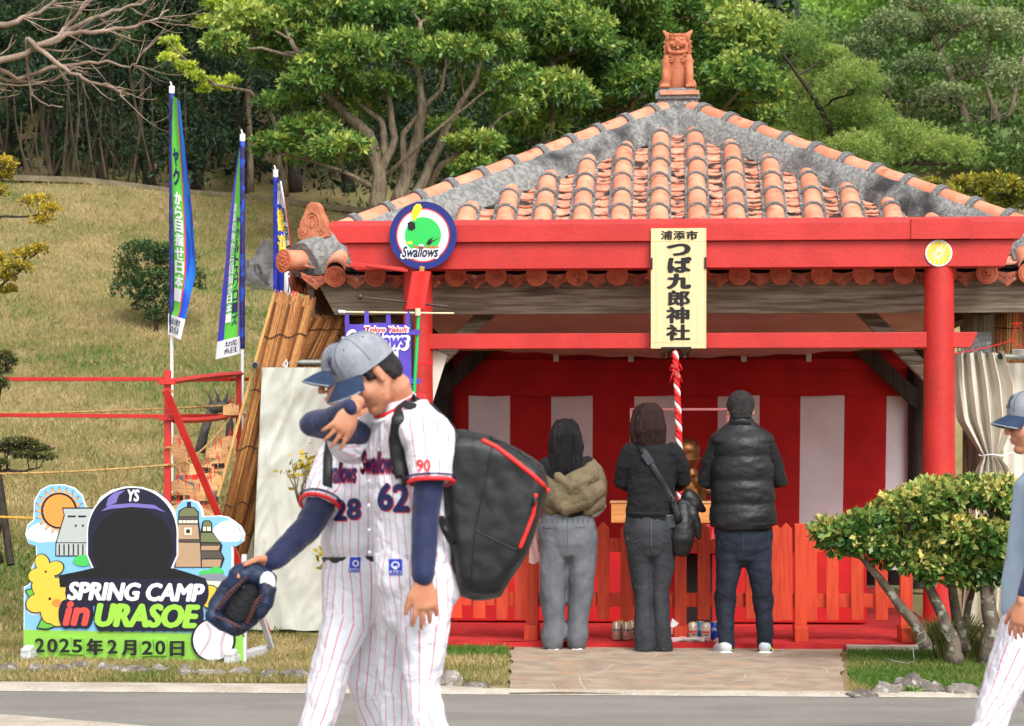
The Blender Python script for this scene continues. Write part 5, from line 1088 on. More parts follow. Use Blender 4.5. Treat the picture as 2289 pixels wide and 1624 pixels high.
bs = [(1715, 75, 56, 26), (1775, 110, 66, 30), (1840, 160, 72, 30), (1900, 190, 66, 28), (1790, 220, 70, 30), (1750, 300, 70, 30), (1850, 275, 76, 32), (1945, 275, 76, 32), (2000, 325, 80, 30), (2080, 345, 70, 26), (2135, 350, 46, 24), (1900, 345, 70, 26), (1980, 380, 70, 20), (1870, 130, 40, 16), (1820, 330, 60, 26)]
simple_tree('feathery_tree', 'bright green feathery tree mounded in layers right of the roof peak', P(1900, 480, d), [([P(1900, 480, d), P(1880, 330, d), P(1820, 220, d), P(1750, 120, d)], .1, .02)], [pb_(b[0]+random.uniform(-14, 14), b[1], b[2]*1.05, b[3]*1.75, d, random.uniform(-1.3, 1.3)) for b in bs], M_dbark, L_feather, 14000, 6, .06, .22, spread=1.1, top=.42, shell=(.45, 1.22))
d = 42
bs = [(1990, 60, 66, 36), (1930, 110, 50, 26), (2075, 75, 66, 40), (2150, 50, 66, 36), (2235, 70, 60, 46), (2055, 150, 60, 26), (2170, 160, 70, 34), (2255, 180, 46, 50), (2110, 215, 60, 24), (2215, 260, 60, 30), (2265, 330, 50, 30), (2000, 190, 40, 18), (2180, 320, 50, 20), (2060, 10, 60, 30)]
t = thing('grey_branched_tree', 'thin crowned tree with grey green leaves and bare pale branches at the upper right', 'tree', P(2200, 480, d), group='trees behind the shrine')
tree_branches(t, [([P(2240, 480, d), P(2200, 380, d), P(2160, 270, d), P(2120, 160, d), P(2080, 60, d)], .16, .03), ([P(2200, 380, d), P(2100, 330, d), P(2030, 280, d), P(1980, 200, d)], .07, .02), ([P(2220, 420, d), P(2240, 300, d), P(2200, 180, d), P(2220, 60, d)], .09, .02), ([P(2200, 395, d), P(2260, 250, d), P(2290, 120, d)], .07, .02)], [pb_(*b, d, random.uniform(-1, 1)) for b in bs], M_bark, .1, 12)
crown(t, [pb_(*b, d, random.uniform(-1, 1)) for b in bs], 5200, 4, .075, .45, L_grey, spread=1.1, shell=(.5, 1.1), top=.3)
d = 25
bs = [(2110, 440, 46, 26), (2165, 420, 52, 28), (2235, 425, 56, 34), (2280, 450, 50, 34), (2190, 465, 60, 26), (2080, 415, 30, 14), (2340, 430, 50, 40)]
simple_tree('yellow_green_shrub', 'yellow green shrub rising behind the right slope of the roof', P(2200, 560, d), [([P(2200, 700, d), P(2200, 560, d), P(2190, 470, d)], .05, .02)], [pb_(*b, d, random.uniform(-.3, .3)) for b in bs], M_dbark, leafmat('shrub_leaf', srgb(70, 90, 34), srgb(138, 140, 52), srgb(206, 184, 70), .3), 1600, 6, .06, .4, top=.3)
# dark thicket on the left: trees with hanging stems
lab = ['dark evergreen in the thicket at the left edge', 'second dark evergreen of the thicket, above the first banner gap', 'dark evergreen with brown hanging stems left of the tallest flag', 'tall dark evergreen right behind the tallest flag', 'dark evergreen between the two green flags', 'dark evergreen behind the middle flag top', 'dark evergreen behind the blue and white flag', 'dark evergreen in the shade under the spreading tree']
for i, (x, w) in enumerate(((20, 90), (125, 90), (230, 85), (335, 80), (440, 80), (545, 80), (660, 80), (780, 90))):
    d = 37+.7*(i % 3); t = thing('dark_evergreen', lab[i], 'tree', P(x, 420, d), group='dark evergreens in the thicket')
    bs = [pb_(x+random.uniform(-w, w)*.6, y, w*random.uniform(.55, .9), random.uniform(24, 40), d, random.uniform(-1, 1)) for y in (10, 50, 95, 140, 190)]+[pb_(x+random.uniform(-w, w)*.6, y, w*random.uniform(.4, .6), 28, d, random.uniform(-1.2, 1)) for y in (235, 280, 325, 365)]
    tree_branches(t, [([P(x, 430, d), P(x+random.uniform(-15, 15), 280, d), P(x, 120, d), P(x, 0, d)], .12, .03)], bs, M_dbark, .1, 3)
    crown(t, bs, 3600, 4, .09, .22, L_dark if i not in (1,) else L_dark, spread=.9, top=.32, bright=(.12 if i in (3, 1) else -.05), shell=(.4, 1.05))
m = MB()
for k in range(55):
    x = random.choice((random.gauss(290, 60), random.uniform(0, 760), random.gauss(150, 60))); y0 = random.uniform(90, 260); y1 = random.uniform(380, 410); d = random.uniform(34.2, 36.5); dx = random.gauss(0, 30)
    m.tube([P(x+dx, y0, d), P(x+dx*.6+random.gauss(0, 8), (y0+y1)/2, d), P(x+random.gauss(0, 5), y1, d)], [.008, .014, .02], 4)
solo('hanging_stems', m, M_vine, 'tangle of dry brown stems and vines hanging in the dark thicket', 'vines', kind='stuff')
g = MB()
g.grid(lambda a, b: (-13+20*a, 39.5+.6*noise.noise(V((a*9, b*3, 0))), 4.4+7.5*b), 60, 24)
p = rng.uniform(0, 1, (22000, 3)); q_ = np.stack([-13+18*p[:, 0], 39+1.6*p[:, 2], 4.2+8*p[:, 1]], 1)
cl_ = np.array([(random.uniform(-9, 0), random.uniform(34.2, 36), random.uniform(5.3, 8.6), random.uniform(.4, .9)) for _ in range(34)])[rng.integers(0, 34, 15000)]
q2 = cl_[:, :3]+rng.normal(0, .5, (15000, 3))*cl_[:, 3:4]; q2[:, 2] = np.maximum(q2[:, 2], 5.0)
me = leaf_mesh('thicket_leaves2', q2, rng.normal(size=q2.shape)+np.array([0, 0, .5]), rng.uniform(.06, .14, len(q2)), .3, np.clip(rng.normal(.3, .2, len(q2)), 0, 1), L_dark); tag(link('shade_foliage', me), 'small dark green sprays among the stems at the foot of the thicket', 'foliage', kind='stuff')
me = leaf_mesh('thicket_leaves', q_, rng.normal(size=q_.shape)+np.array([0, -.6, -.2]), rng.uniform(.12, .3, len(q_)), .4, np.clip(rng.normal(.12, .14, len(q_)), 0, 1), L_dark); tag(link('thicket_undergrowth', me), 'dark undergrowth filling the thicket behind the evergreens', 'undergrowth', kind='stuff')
# lime tree and its hanging branch
d = 35.2
bs = [pb_(*b, d-.5, random.uniform(-.3, .3)) for b in [(500, 15, 50, 20), (560, 25, 55, 24), (620, 10, 50, 24), (470, 50, 36, 14), (540, 55, 40, 14), (590, 0, 60, 20)]]
t = thing('lime_green_tree', 'pale lime green tree at the top left centre', 'tree', P(560, 400, d)); tree_branches(t, [([P(560, 430, d+.6), P(555, 200, d+.4), P(560, 60, d)], .06, .02)], bs, M_bark, .1, 6); crown(t, bs, 1500, 5, .08, .35, L_lime, 1.0, shell=(.3, 1.05), bright=.1)  # pale lime is the colour of the leaves
bs = [pb_(*b, 32.5, random.uniform(-.3, .3)) for b in [(380, 95, 22, 9), (395, 115, 20, 9), (375, 130, 18, 8), (420, 150, 22, 8), (440, 170, 24, 9), (470, 185, 24, 9), (500, 195, 22, 8), (455, 200, 18, 7), (520, 180, 18, 7)]]
t = thing('lime_green_sapling', 'leaning sapling with small lime green leaves above the middle flag', 'tree', P(640, 440, 32.5)); tree_branches(t, [([P(640, 440, 32.5), P(610, 260, 32.5), P(560, 205, 32.5), P(480, 190, 32.5), P(400, 120, 32.5), P(375, 90, 32.5)], .04, .008)], bs, M_bark, .1, 4); crown(t, bs, 420, 5, .07, .5, L_lime, 1.0, shell=(.2, 1.1), bright=.05)
# bare tree reaching in from the left
d = 24; t = thing('bare_tree', 'leafless tree with long upcurving twigs reaching in from the top left', 'tree', P(-260, 700, d))
mb = MB()
def bough(pts, r0, r1, nt, L, droop=1):
    pts = [P(x, y, d+z) for x, y, z in pts]; fine = []
    for i in range(len(pts)-1):
        a, b = pts[i], pts[i+1]
        for k in range(4): fine.append(a.lerp(b, k/4)+V(rng.normal(size=3))*.012)
    fine.append(pts[-1]); n = len(fine); mb.tube(fine, [r0+(r1-r0)*i/(n-1) for i in range(n)], 7)
    for j in range(nt):
        i = random.randint(n//5, n-2); p0 = fine[i]; t_ = (fine[i+1]-fine[i]).normalized(); s = random.choice((-1, 1))
        up = V((0, 0, 1)); dr = (t_+up*s*random.uniform(.3, .8)+V((0, random.uniform(-.5, .5), 0))).normalized(); l = L*random.uniform(.4, 1)
        q = [p0]; v = dr
        for k in range(6): v = (v+up*(.16 if k > 2 else -.05*droop)).normalized(); q.append(q[-1]+v*l/6)
        r = max(.006, r0*.22); mb.tube(q, [r*(1-.12*k) for k in range(7)], 5)
        if random.random() < .7:
            i2 = random.randint(1, 4); v = (q[i2+1]-q[i2]).normalized()+up*random.choice((-.6, .6)); q2 = [q[i2]]
            for k in range(4): v = (v.normalized()+up*.15).normalized(); q2.append(q2[-1]+v*l*.11)
            mb.tube(q2, [r*.6*(1-.15*k) for k in range(5)], 4)
bough([(-260, 700, 0), (-240, 400, 0), (-150, 220, 0), (-60, 150, 0), (60, 122, 0), (135, 78, 0), (175, 30, 0), (215, -40, 0)], .065, .01, 10, 1.0)
bough([(70, 112, 0), (145, 78, 0), (220, 70, 0), (300, 62, 0), (350, 45, 0), (378, 22, 0)], .035, .008, 12, .8)
bough([(60, 82, 0), (110, 130, -.2), (160, 165, -.3), (215, 190, -.3), (250, 195, -.3), (278, 215, -.3)], .03, .007, 11, .7)
bough([(60, 82, 0), (66, 180, .3), (70, 205, .3), (100, 235, .3), (140, 240, .3)], .018, .006, 3, .4)
bough([(-40, 140, 0), (40, 175, .3), (130, 150, .3), (220, 140, .3), (290, 150, .3), (315, 125, .3)], .028, .006, 11, .7)
bough([(-60, 60, 0), (40, 50, 0), (100, 20, 0), (150, -20, 0)], .04, .01, 8, .8)
bough([(135, 78, 0), (200, 45, .4), (270, 20, .4), (330, 5, .4), (360, -15, .4)], .028, .007, 9, .6)
bough([(-60, 150, 0), (20, 180, .3), (100, 185, .5), (180, 150, .5)], .025, .007, 6, .5)
part(t, 'branches', mb, M_barebark, 'all')
# wood on the rising ground behind everything
def farleaf(name, n, x0, x1, y0, y1, sz, m_, br, lab):
    xs = rng.uniform(x0, x1, n); ys = rng.uniform(y0, y1, n); 
    z = np.array([gz(a, b) for a, b in zip(xs, ys)]); hgt = np.array([abs(noise.noise(V((a*.28, b*.28, 0))))*3.2+.8 for a, b in zip(xs, ys)])
    z = z+hgt*rng.uniform(.2, 1.0, n)**.4; pp_ = np.stack([xs, ys, z], 1)
    c = br+.35*(rng.uniform(0, 1, n))+np.array([noise.noise(V((a*.5, b*.5, 3)))*.5 for a, b in zip(xs, ys)])
    me = leaf_mesh(name, pp_, rng.normal(size=(n, 3))+np.array([0, -.4, .6]), rng.uniform(sz*.6, sz*1.3, n), .5, np.clip(c, 0, 1), m_); tag(link(name, me), lab, 'trees', kind='stuff')
farleaf('far_wood', 170000, -2, 17, 46, 66, .15, L_far, .2, 'bright green wood covering the rising ground far behind the shrine')  # bright green is this wood's own leaf colour
farleaf('near_wood', 120000, -12, 11, 40, 46, .12, leafmat('near_wood_leaf', srgb(68, 94, 48), srgb(112, 142, 72), srgb(154, 176, 98), .2), .1, 'darker mass of trees behind the roof and crest')
# round bush on the slope
c = hillpt(350, 742); d = c.y; t = thing('round_bush', 'round green bush growing on the dry slope behind the flags', 'bush', c)
bs = [pb_(*b, d, random.uniform(-.12, .12)) for b in [(325, 575, 62, 40), (290, 610, 34, 28), (385, 580, 56, 44), (350, 630, 60, 36), (350, 680, 62, 36), (418, 630, 40, 44), (290, 650, 42, 36), (355, 710, 34, 20)]]
tree_branches(t, [([P(350, 745, d), P(350, 700, d), P(345, 640, d)], .03, .01)], bs, M_dbark, .1, 6, .006); crown(t, bs, 3600, 4, .034, .55, L_round, 1.1, shell=(.6, 1.08), top=.3)
# yellow shrub at the left edge
d = 17.2; t = thing('yellow_leaved_shrub', 'sparse shrub with yellow leaves and thin dark twigs at the left edge', 'shrub', P(-90, 1300, d))
bs = [pb_(*b, d, random.uniform(-.1, .1)) for b in [(12, 365, 24, 14), (6, 395, 26, 16), (20, 378, 14, 8), (0, 430, 20, 14), (85, 445, 26, 10), (110, 468, 26, 12), (95, 492, 26, 10), (60, 452, 16, 8), (55, 572, 34, 12), (85, 560, 26, 10), (40, 600, 36, 16), (10, 620, 30, 16), (20, 650, 26, 12), (-10, 580, 24, 16)]]
tree_branches(t, [([P(-90, 1300, d), P(-80, 800, d), P(-60, 500, d), P(-10, 400, d)], .04, .01), ([P(-62, 520, d), P(0, 484, d), P(50, 485, d), P(95, 480, d)], .014, .005), ([P(-70, 650, d), P(0, 640, d), P(50, 600, d)], .014, .005)], bs, M_dbark, .1, 9, .005); crown(t, bs, 800, 5, .032, .5, L_yel, 1.0, shell=(.3, 1.08), bright=.1)
# pruned dark pine pads
d = 16.4; t = thing('pruned_pine', 'small pruned tree with flat dark foliage pads at the left edge', 'tree', (P(-10, 0, d).x, d, 0))
bs = [pb_(*b, d, random.uniform(-.1, .1), .8) for b in [(45, 990, 40, 9), (80, 1005, 38, 9), (20, 1005, 30, 10), (100, 1022, 24, 7), (60, 1018, 36, 7), (10, 795, 20, 9), (22, 810, 18, 8), (5, 860, 14, 14), (0, 1035, 16, 8), (8, 830, 18, 10)]]
tree_branches(t, [([P(-12, 1262, d), P(-14, 1100, d), P(-10, 900, d), P(0, 800, d)], .05, .012), ([P(-12, 1080, d), P(10, 1050, d), P(50, 1055, d), P(90, 1045, d)], .02, .006)], bs, M_dbark, .1, 8, .004); crown(t, bs, 1700, 5, .028, .3, leafmat('pine_pad_leaf', srgb(34, 46, 32), srgb(68, 80, 46), srgb(140, 132, 70), .2), 1.0, shell=(.5, 1.1), top=.35)
m = MB(); m.tube([P(-4, 1060, 16.2), P(24, 1263, 16.0)], .028, 10); solo('support_stake', m, M_dbark, 'leaning brown wooden stake propping the pruned tree at the left edge', 'stake')
# dead gnarled stump tree
d = 18.3; m = MB()
m.tube([P(446, 1012, d), P(458, 960, d), P(474, 915, d), (P(482, 905, d))], [.045, .035, .04, .03], 8); m.tube([P(470, 915, d), P(500, 908, d), P(512, 912, d)], [.05, .045, .02], 8); m.tube([P(506, 915, d), P(514, 950, d), P(506, 1040, d)], [.04, .03, .03], 8)
for a, b in (((474, 910), (462, 875)), ((490, 905), (478, 868)), ((500, 905), (508, 872)), ((474, 915), (440, 905)), ((500, 905), (520, 890))): m.tube([P(*a, d), P((a[0]+b[0])/2+3, (a[1]+b[1])/2, d), P(*b, d)], [.02, .013, .006], 6)
solo('dead_tree', m, M_drock, 'dead grey gnarled little tree behind the red rail fence', 'tree', smooth='all')
# thin shrub before the booth
d = 15.4; t = thing('twiggy_shrub', 'thin pruned shrub with bare twigs and a few yellow leaves before the white booth', 'shrub', (P(752, 0, d).x, d, 0))
mb = MB()
mb.tube([P(752, 1425, d), P(748, 1370, d), P(752, 1320, d), P(742, 1260, d), P(748, 1200, d), P(735, 1130, d), P(700, 1128, d), P(668, 1128, d)], [.035, .032, .028, .026, .024, .022, .02, .014], 8)
tips = []
for k in range(34):
    x0, y0 = random.choice(((668, 1125), (690, 1126), (705, 1126), (730, 1128), (744, 1300), (740, 1260))); x1 = x0+random.uniform(-30, 34); y1 = y0-random.uniform(25, 100)*(1 if y0 < 1200 else .7)
    z = random.uniform(-.12, .12); mb.tube([P(x0, y0, d), P((x0+x1)/2+random.uniform(-6, 6), (y0+y1)/2, d+z*.6), P(x1, y1, d+z)], [.008, .006, .003], 5); tips.append(P(x1, y1, d+z))
part(t, 'stem', mb, M_bark, 'all')
pt = np.array([tuple(random.choice(tips)+V(rng.normal(size=3))*.03) for _ in range(150)]); me = leaf_mesh('leaf_cluster', pt, rng.normal(size=pt.shape)+np.array([0, -.2, .5]), rng.uniform(.035, .075, 150), .55, rng.uniform(.3, 1, 150), L_yel); me.transform(Matrix.Translation(-BASE[t.name])); tag(link('leaf_cluster', me, t), kind='stuff')
# clipped bush in front on the right
d = 14.1; t = thing('clipped_bush', 'clipped flat topped bush with glossy green and yellow leaves on leaning trunks', 'bush', (P(2140, 0, d).x, d, 0))
bs = [pb_(*b, d, random.uniform(-.12, .12), 1.0) for b in [(1852, 1188, 34, 20), (1890, 1200, 50, 28), (1935, 1175, 50, 28), (1985, 1165, 60, 34), (2035, 1140, 60, 40), (2095, 1115, 62, 36), (2160, 1105, 66, 34), (2225, 1110, 60, 38), (2270, 1130, 60, 46), (1945, 1215, 46, 22), (2000, 1225, 56, 28), (2065, 1215, 60, 38), (2135, 1195, 66, 44), (2205, 1205, 66, 46), (2270, 1220, 50, 50), (2060, 1262, 46, 22), (2130, 1262, 50, 22), (1880, 1225, 26, 12), (2210, 1265, 50, 20), (2000, 1252, 40, 16), (2090, 1285, 44, 18), (2170, 1292, 44, 20), (2240, 1285, 40, 24)]]
tr = [([P(2072, 1448, d), P(2050, 1400, d), P(2005, 1345, d), P(1965, 1290, d), P(1925, 1245, d), P(1880, 1232, d)], .045, .014), ([P(2138, 1482, d), P(2128, 1430, d), P(2100, 1360, d), P(2070, 1300, d), P(2040, 1250, d)], .058, .02), ([P(2160, 1455, d+.2), P(2138, 1380, d+.2), P(2125, 1290, d), P(2120, 1210, d)], .045, .02), ([P(2212, 1490, d), P(2218, 1400, d), P(2205, 1320, d), P(2210, 1220, d)], .075, .03), ([P(2148, 1440, d+.25), P(2165, 1350, d+.2), P(2190, 1270, d+.1)], .03, .015)]
tree_branches(t, tr, bs, mat('lichen_bark', srgb(112, 100, 86), srgb(84, 74, 64), 9, .9, .6, 50, c3=srgb(150, 152, 136), s3=16, t3=(.56, .64)), .1, 12, .005, wob=.03)
crown(t, bs, 5000, 3, .054, .56, L_bush, 1.0, shell=(.62, 1.12), top=.30, bright=-.02, tipc=.26, low=-.75, curl=.5)
# grass tuft and pampas blades round the trunks
def tuft(cx, cy, n, h, lab, spread=.26, m_=M_grass):
    c = P(cx, cy, EYE*F/(cy-HY)); c.z = 0; mb = MB(); 
    for k in range(n):
        a = random.uniform(0, 2*pi); r = random.uniform(0, spread*.45); l = h*random.uniform(.5, 1.1); o = V((cos(a), sin(a), 0)); b = c+o*r; s = V((-sin(a), cos(a), 0))*.0045
        p1, p2, p3 = b+V((0, 0, l*.5))+o*l*.12, b+V((0, 0, l*.8))+o*l*.35, b+V((0, 0, l*.75))+o*l*.65
        mb.add([b-s, b+s, p1+s, p1-s, p2+s*.7, p2-s*.7, p3], [(0, 1, 2, 3), (3, 2, 4, 5), (5, 4, 6)])
    me = mb.mesh('grass_tuft', m_); at = me.attributes.new('c', 'FLOAT', 'POINT'); at.data.foreach_set('value', np.repeat(np.clip(rng.normal(.25, .25, n), 0, 1), 7)); tag(link('grass_tuft', me), lab, 'grass', kind='stuff')
tuft(2130, 1480, 420, .34, 'tall tuft of long grass round the middle trunk of the clipped bush'); tuft(2080, 1455, 200, .24, 'low tuft of grass at the left trunk of the clipped bush'); tuft(2190, 1480, 220, .26, 'tuft of grass at the right trunk of the clipped bush')
def weed(x, y, r, n, lab, lm=None):
    dd = EYE*F/(y-HY); c = P(x, y, dd); p = np.array([tuple(c+V((random.gauss(0, r), random.gauss(0, r*.6), random.uniform(.0, r*.8)))) for _ in range(n)]); me = leaf_mesh('weed', p, rng.normal(size=p.shape)+np.array([0, 0, .8]), rng.uniform(.015, .035, n), .7, rng.uniform(.1, .6, n), lm or L_bush); tag(link('weed', me), lab, 'plant', kind='stuff')
weed(2062, 1555, .045, 90, 'small green weed at the road edge below the kerb rocks'); weed(905, 1502, .05, 60, 'green weed tuft between the kerb rocks behind the players')
m = MB(); c = P(2045, 1452, 14.2); c.z = .03
m.tube([P(2064, 1440, 14.0), P(2050, 1432, 13.95), P(2052, 1418, 13.95), P(2066, 1412, 13.98), P(2070, 1428, 13.95), P(2040, 1446, 13.95), P(2044, 1478, 13.9), P(2030, 1484, 13.9), P(2000, 1478, 13.9), P(1975, 1472, 13.95)], .003, 6); solo('loose_string', m, M_steel, 'loose grey cord knotted round the left trunk of the clipped bush', 'cord', smooth='all')
# ================================================================ clay lion on the peak
c0 = (0, VC, 4.435)
li = thing('clay_lion_statue', 'terracotta guardian lion statue sitting open mouthed on the roof peak', 'statue', c0, frame='S')
B_ = V(c0)
def lp(x, y, z): return B_+V((x, y, z))
m = MB()
m.tube([lp(0, .07, .06), lp(0, .03, .16), lp(0, -.02, .27), lp(0, -.03, .34)], [(.125, .12), (.122, .11), (.095, .09), (.070, .08)], 20, True, side=(1, 0, 0))
m.sph(lp(0, .08, .07), (.135, .12, .08), 16)
for s in (-1, 1):
    m.tube([lp(s*.085, -.06, .26), lp(s*.10, -.075, .15), lp(s*.10, -.08, .03)], [(.045, .05), (.036, .04), (.036, .038)], 12, True)
    m.sph(lp(s*.11, -.10, .022), (.045, .05, .026), 12)
    for k in range(4): m.sph(lp(s*.11+(k-1.5)*.022, -.142, .018), (.0115, .018, .018), 8)
    m.sph(lp(s*.125, .05, .05), (.04, .09, .055), 12)
m.sph(lp(0, -.045, .395), (.088, .085, .085), 18)                    # head
m.tube([lp(-.045, -.125, .385), lp(.045, -.125, .385)], [.024, .024], 10, True)
m.sph(lp(0, -.138, .402), (.028, .022, .016), 10)
m.tube([lp(-.05, -.105, .318), lp(0, -.125, .312), lp(.05, -.105, .318)], .02, 10, True)
m.tube([lp(-.05, -.10, .435), lp(-.015, -.135, .428)], .014, 8, True); m.tube([lp(.05, -.10, .435), lp(.015, -.135, .428)], .014, 8, True)
for s in (-1, 1):
    m.tube([lp(s*.05, -.03, .455), lp(s*.095, -.04, .478), lp(s*.122, -.04, .508)], [(.026, .016), (.024, .014), (.012, .01)], 10, True)
    m.tube([lp(s*.072, -.09, .38), lp(s*.07, -.10, .33)], .02, 8, True)
    m.sph(lp(s*.035, -.118, .418), .013, 8)
m.sph(lp(0, .17, .18), (.04, .04, .12), 10)
me = fuse(m, .0055, 3); put(li, 'body', me, M_statue)
m = MB(); m.sph(lp(0, -.118, .350), (.042, .022, .018), 12); put(li, 'open_mouth', fuse(m, .004, 1), mat('mouth_dark', srgb(30, 16, 14)))
m = MB()
for x in (-.036, -.024, -.012, 0, .012, .024, .036): m.box(lp(x, -.141+.4*x*x, .364), (.008, .01, .012 if abs(x) < .03 else .024))
for x in (-.03, .03): m.box(lp(x, -.136, .338), (.007, .01, .018))
part(li, 'teeth', m, M_statue, bev=.002)
m = MB(); m.sph(lp(0, -.135, .345), (.018, .02, .014), 10); part(li, 'tongue', m, M_statue, 'all')
m = MB()
for s in (-1, 1):
    for x, y, z, r in ((.088, -.07, .44, .018), (.098, -.06, .405, .02), (.102, -.055, .365, .021), (.100, -.055, .325, .021), (.10, -.06, .285, .019), (.118, -.04, .24, .02), (.05, -.10, .245, .02), (.09, -.02, .45, .018)):
        p = lp(s*x, y, z); m.tube([p+V((r*cos(a)*(1-a/16)*1.0, -.012, r*sin(a)*(1-a/16))) for a in np.linspace(0, 9, 16)], .0052, 5); m.sph(p, (r, r*.6, r), 10)
for k in range(9): m.tube([lp((k-4)*.014, -.118+abs(k-4)*.004, .455), lp((k-4)*.017, -.06, .483), lp((k-4)*.016, 0, .475)], .006, 5)
for s in (-1, 1):
    for k in range(5): m.tube([lp(s*(.06-k*.006), -.10, .32-k*.008), lp(s*(.075-k*.014), -.105, .27-k*.004)], .0055, 5)
part(li, 'mane_curl', m, M_statue, 'all')
m = MB()
for s in (-1, 1): m.sph(lp(s*.034, -.130, .418), .0085, 10)
part(li, 'eye', m, mat('clay_eye', srgb(150, 62, 40)), 'all')
# ================================================================ people
M_skin = mat('skin', srgb(200, 142, 112), srgb(190, 128, 98), 14, .5, .08, 90, spec=.35)
M_skin.node_tree.nodes['Principled BSDF'].inputs['Subsurface Weight'].default_value = .12
M_skin.node_tree.nodes['Principled BSDF'].inputs['Subsurface Scale'].default_value = .02
M_hairb = mat('black_hair', srgb(16, 15, 17), srgb(30, 27, 29), 6, .38, .5, 40, stretch=(22, 22, 1), spec=.25)
M_hairs = mat('short_black_hair', srgb(24, 22, 24), srgb(44, 40, 40), 40, .6, .8, 120)
M_hairbr = mat('brown_bob_hair', srgb(38, 26, 24), srgb(58, 40, 36), 6, .38, .5, 40, stretch=(22, 22, 1), spec=.15)
M_under = mat('navy_sleeve_cloth', srgb(26, 36, 80), srgb(20, 29, 66), 8, .75, .25, 30, sheen=.2)
M_cap = mat('grey_cap_cloth', srgb(150, 153, 160), srgb(136, 140, 149), 30, .85, .3, 200)
M_brim = mat('blue_brim_cloth', srgb(42, 62, 94), srgb(34, 52, 80), 20, .8, .2, 200)
def striped(name, base=(226, 228, 238), line=(214, 110, 112), w=.05):
    m = bpy.data.materials.new(name); m.use_nodes = True; n = m.node_tree; L = n.links; b = n.nodes['Principled BSDF']; b.inputs['Roughness'].default_value = .75
    at = n.nodes.new('ShaderNodeAttribute'); at.attribute_name = 'sp'; sx = n.nodes.new('ShaderNodeSeparateXYZ'); L.new(at.outputs['Vector'], sx.inputs[0])
    M = lambda op, a, b_=None: (lambda k: (k, [L.new(v, k.inputs[i]) if not isinstance(v, (int, float)) else setattr(k.inputs[i], 'default_value', v) for i, v in enumerate((a, b_)) if v is not None]))(n.nodes.new('ShaderNodeMath'))
    def mth(op, a, b_=None):
        k = n.nodes.new('ShaderNodeMath'); k.operation = op
        for i, v in enumerate((a, b_)):
            if v is None: continue
            if isinstance(v, (int, float)): k.inputs[i].default_value = v
            else: L.new(v, k.inputs[i])
        return k.outputs[0]
    an = mth('ARCTAN2', sx.outputs[1], sx.outputs[0]); t = mth('MULTIPLY', an, sx.outputs[2]); t = mth('DIVIDE', t, 2*pi)
    f = mth('FRACT', mth('ADD', t, 100.25)); f = mth('ABSOLUTE', mth('SUBTRACT', f, .5)); f = mth('LESS_THAN', f, w)
    mx = n.nodes.new('ShaderNodeMix'); mx.data_type = 'RGBA'; mx.inputs[6].default_value = (*srgb(*base), 1); mx.inputs[7].default_value = (*srgb(*line), 1)
    L.new(f, mx.inputs[0]); L.new(mx.outputs[2], b.inputs['Base Color'])
    tc = n.nodes.new('ShaderNodeTexCoord'); no = n.nodes.new('ShaderNodeTexNoise'); no.inputs['Scale'].default_value = 9; no.inputs['Detail'].default_value = 3; no.inputs['Distortion'].default_value = 1.2
    L.new(tc.outputs['Object'], no.inputs['Vector']); bp = n.nodes.new('ShaderNodeBump'); bp.inputs['Strength'].default_value = .6; bp.inputs['Distance'].default_value = .035
    L.new(no.outputs[0], bp.inputs['Height']); L.new(bp.outputs[0], b.inputs['Normal']); return m
M_stripe = striped('pinstripe_cloth')
def stripes(me, segs, side):                 # segs: (p0, p1, number of stripes round, radius)
    n = len(me.vertices); co = np.empty(n*3); me.vertices.foreach_get('co', co); co = co.reshape(-1, 3); side = np.array(side, float)
    best = np.full(n, 1e9); out = np.zeros((n, 3))
    for p0, p1, N, r in segs:
        a, b = np.array(p0), np.array(p1); t = b-a; L = np.linalg.norm(t); t /= L
        k = np.clip((co-a)@t, 0, L); q = a+k[:, None]*t; dv = co-q; dist = np.linalg.norm(dv, axis=1)/r
        u = side-t*(side@t); u /= np.linalg.norm(u); w_ = np.cross(t, u); ff = co-(a+((co-a)@t)[:, None]*t)
        s = dist < best; best[s] = dist[s]; out[s] = np.stack([ff@u, ff@w_, np.full(n, N)], 1)[s]
    at = me.attributes.new('sp', 'FLOAT_VECTOR', 'POINT'); at.data.foreach_set('vector', out.ravel())
def frame(yaw, pitch=0, roll=0):             # local +x forward, +y left, +z up; yaw 0 faces +Y (away), 90 faces left in the photo
    return Matrix.Rotation(R(90+yaw), 3, 'Z') @ Matrix.Rotation(R(pitch), 3, 'Y') @ Matrix.Rotation(R(roll), 3, 'X')
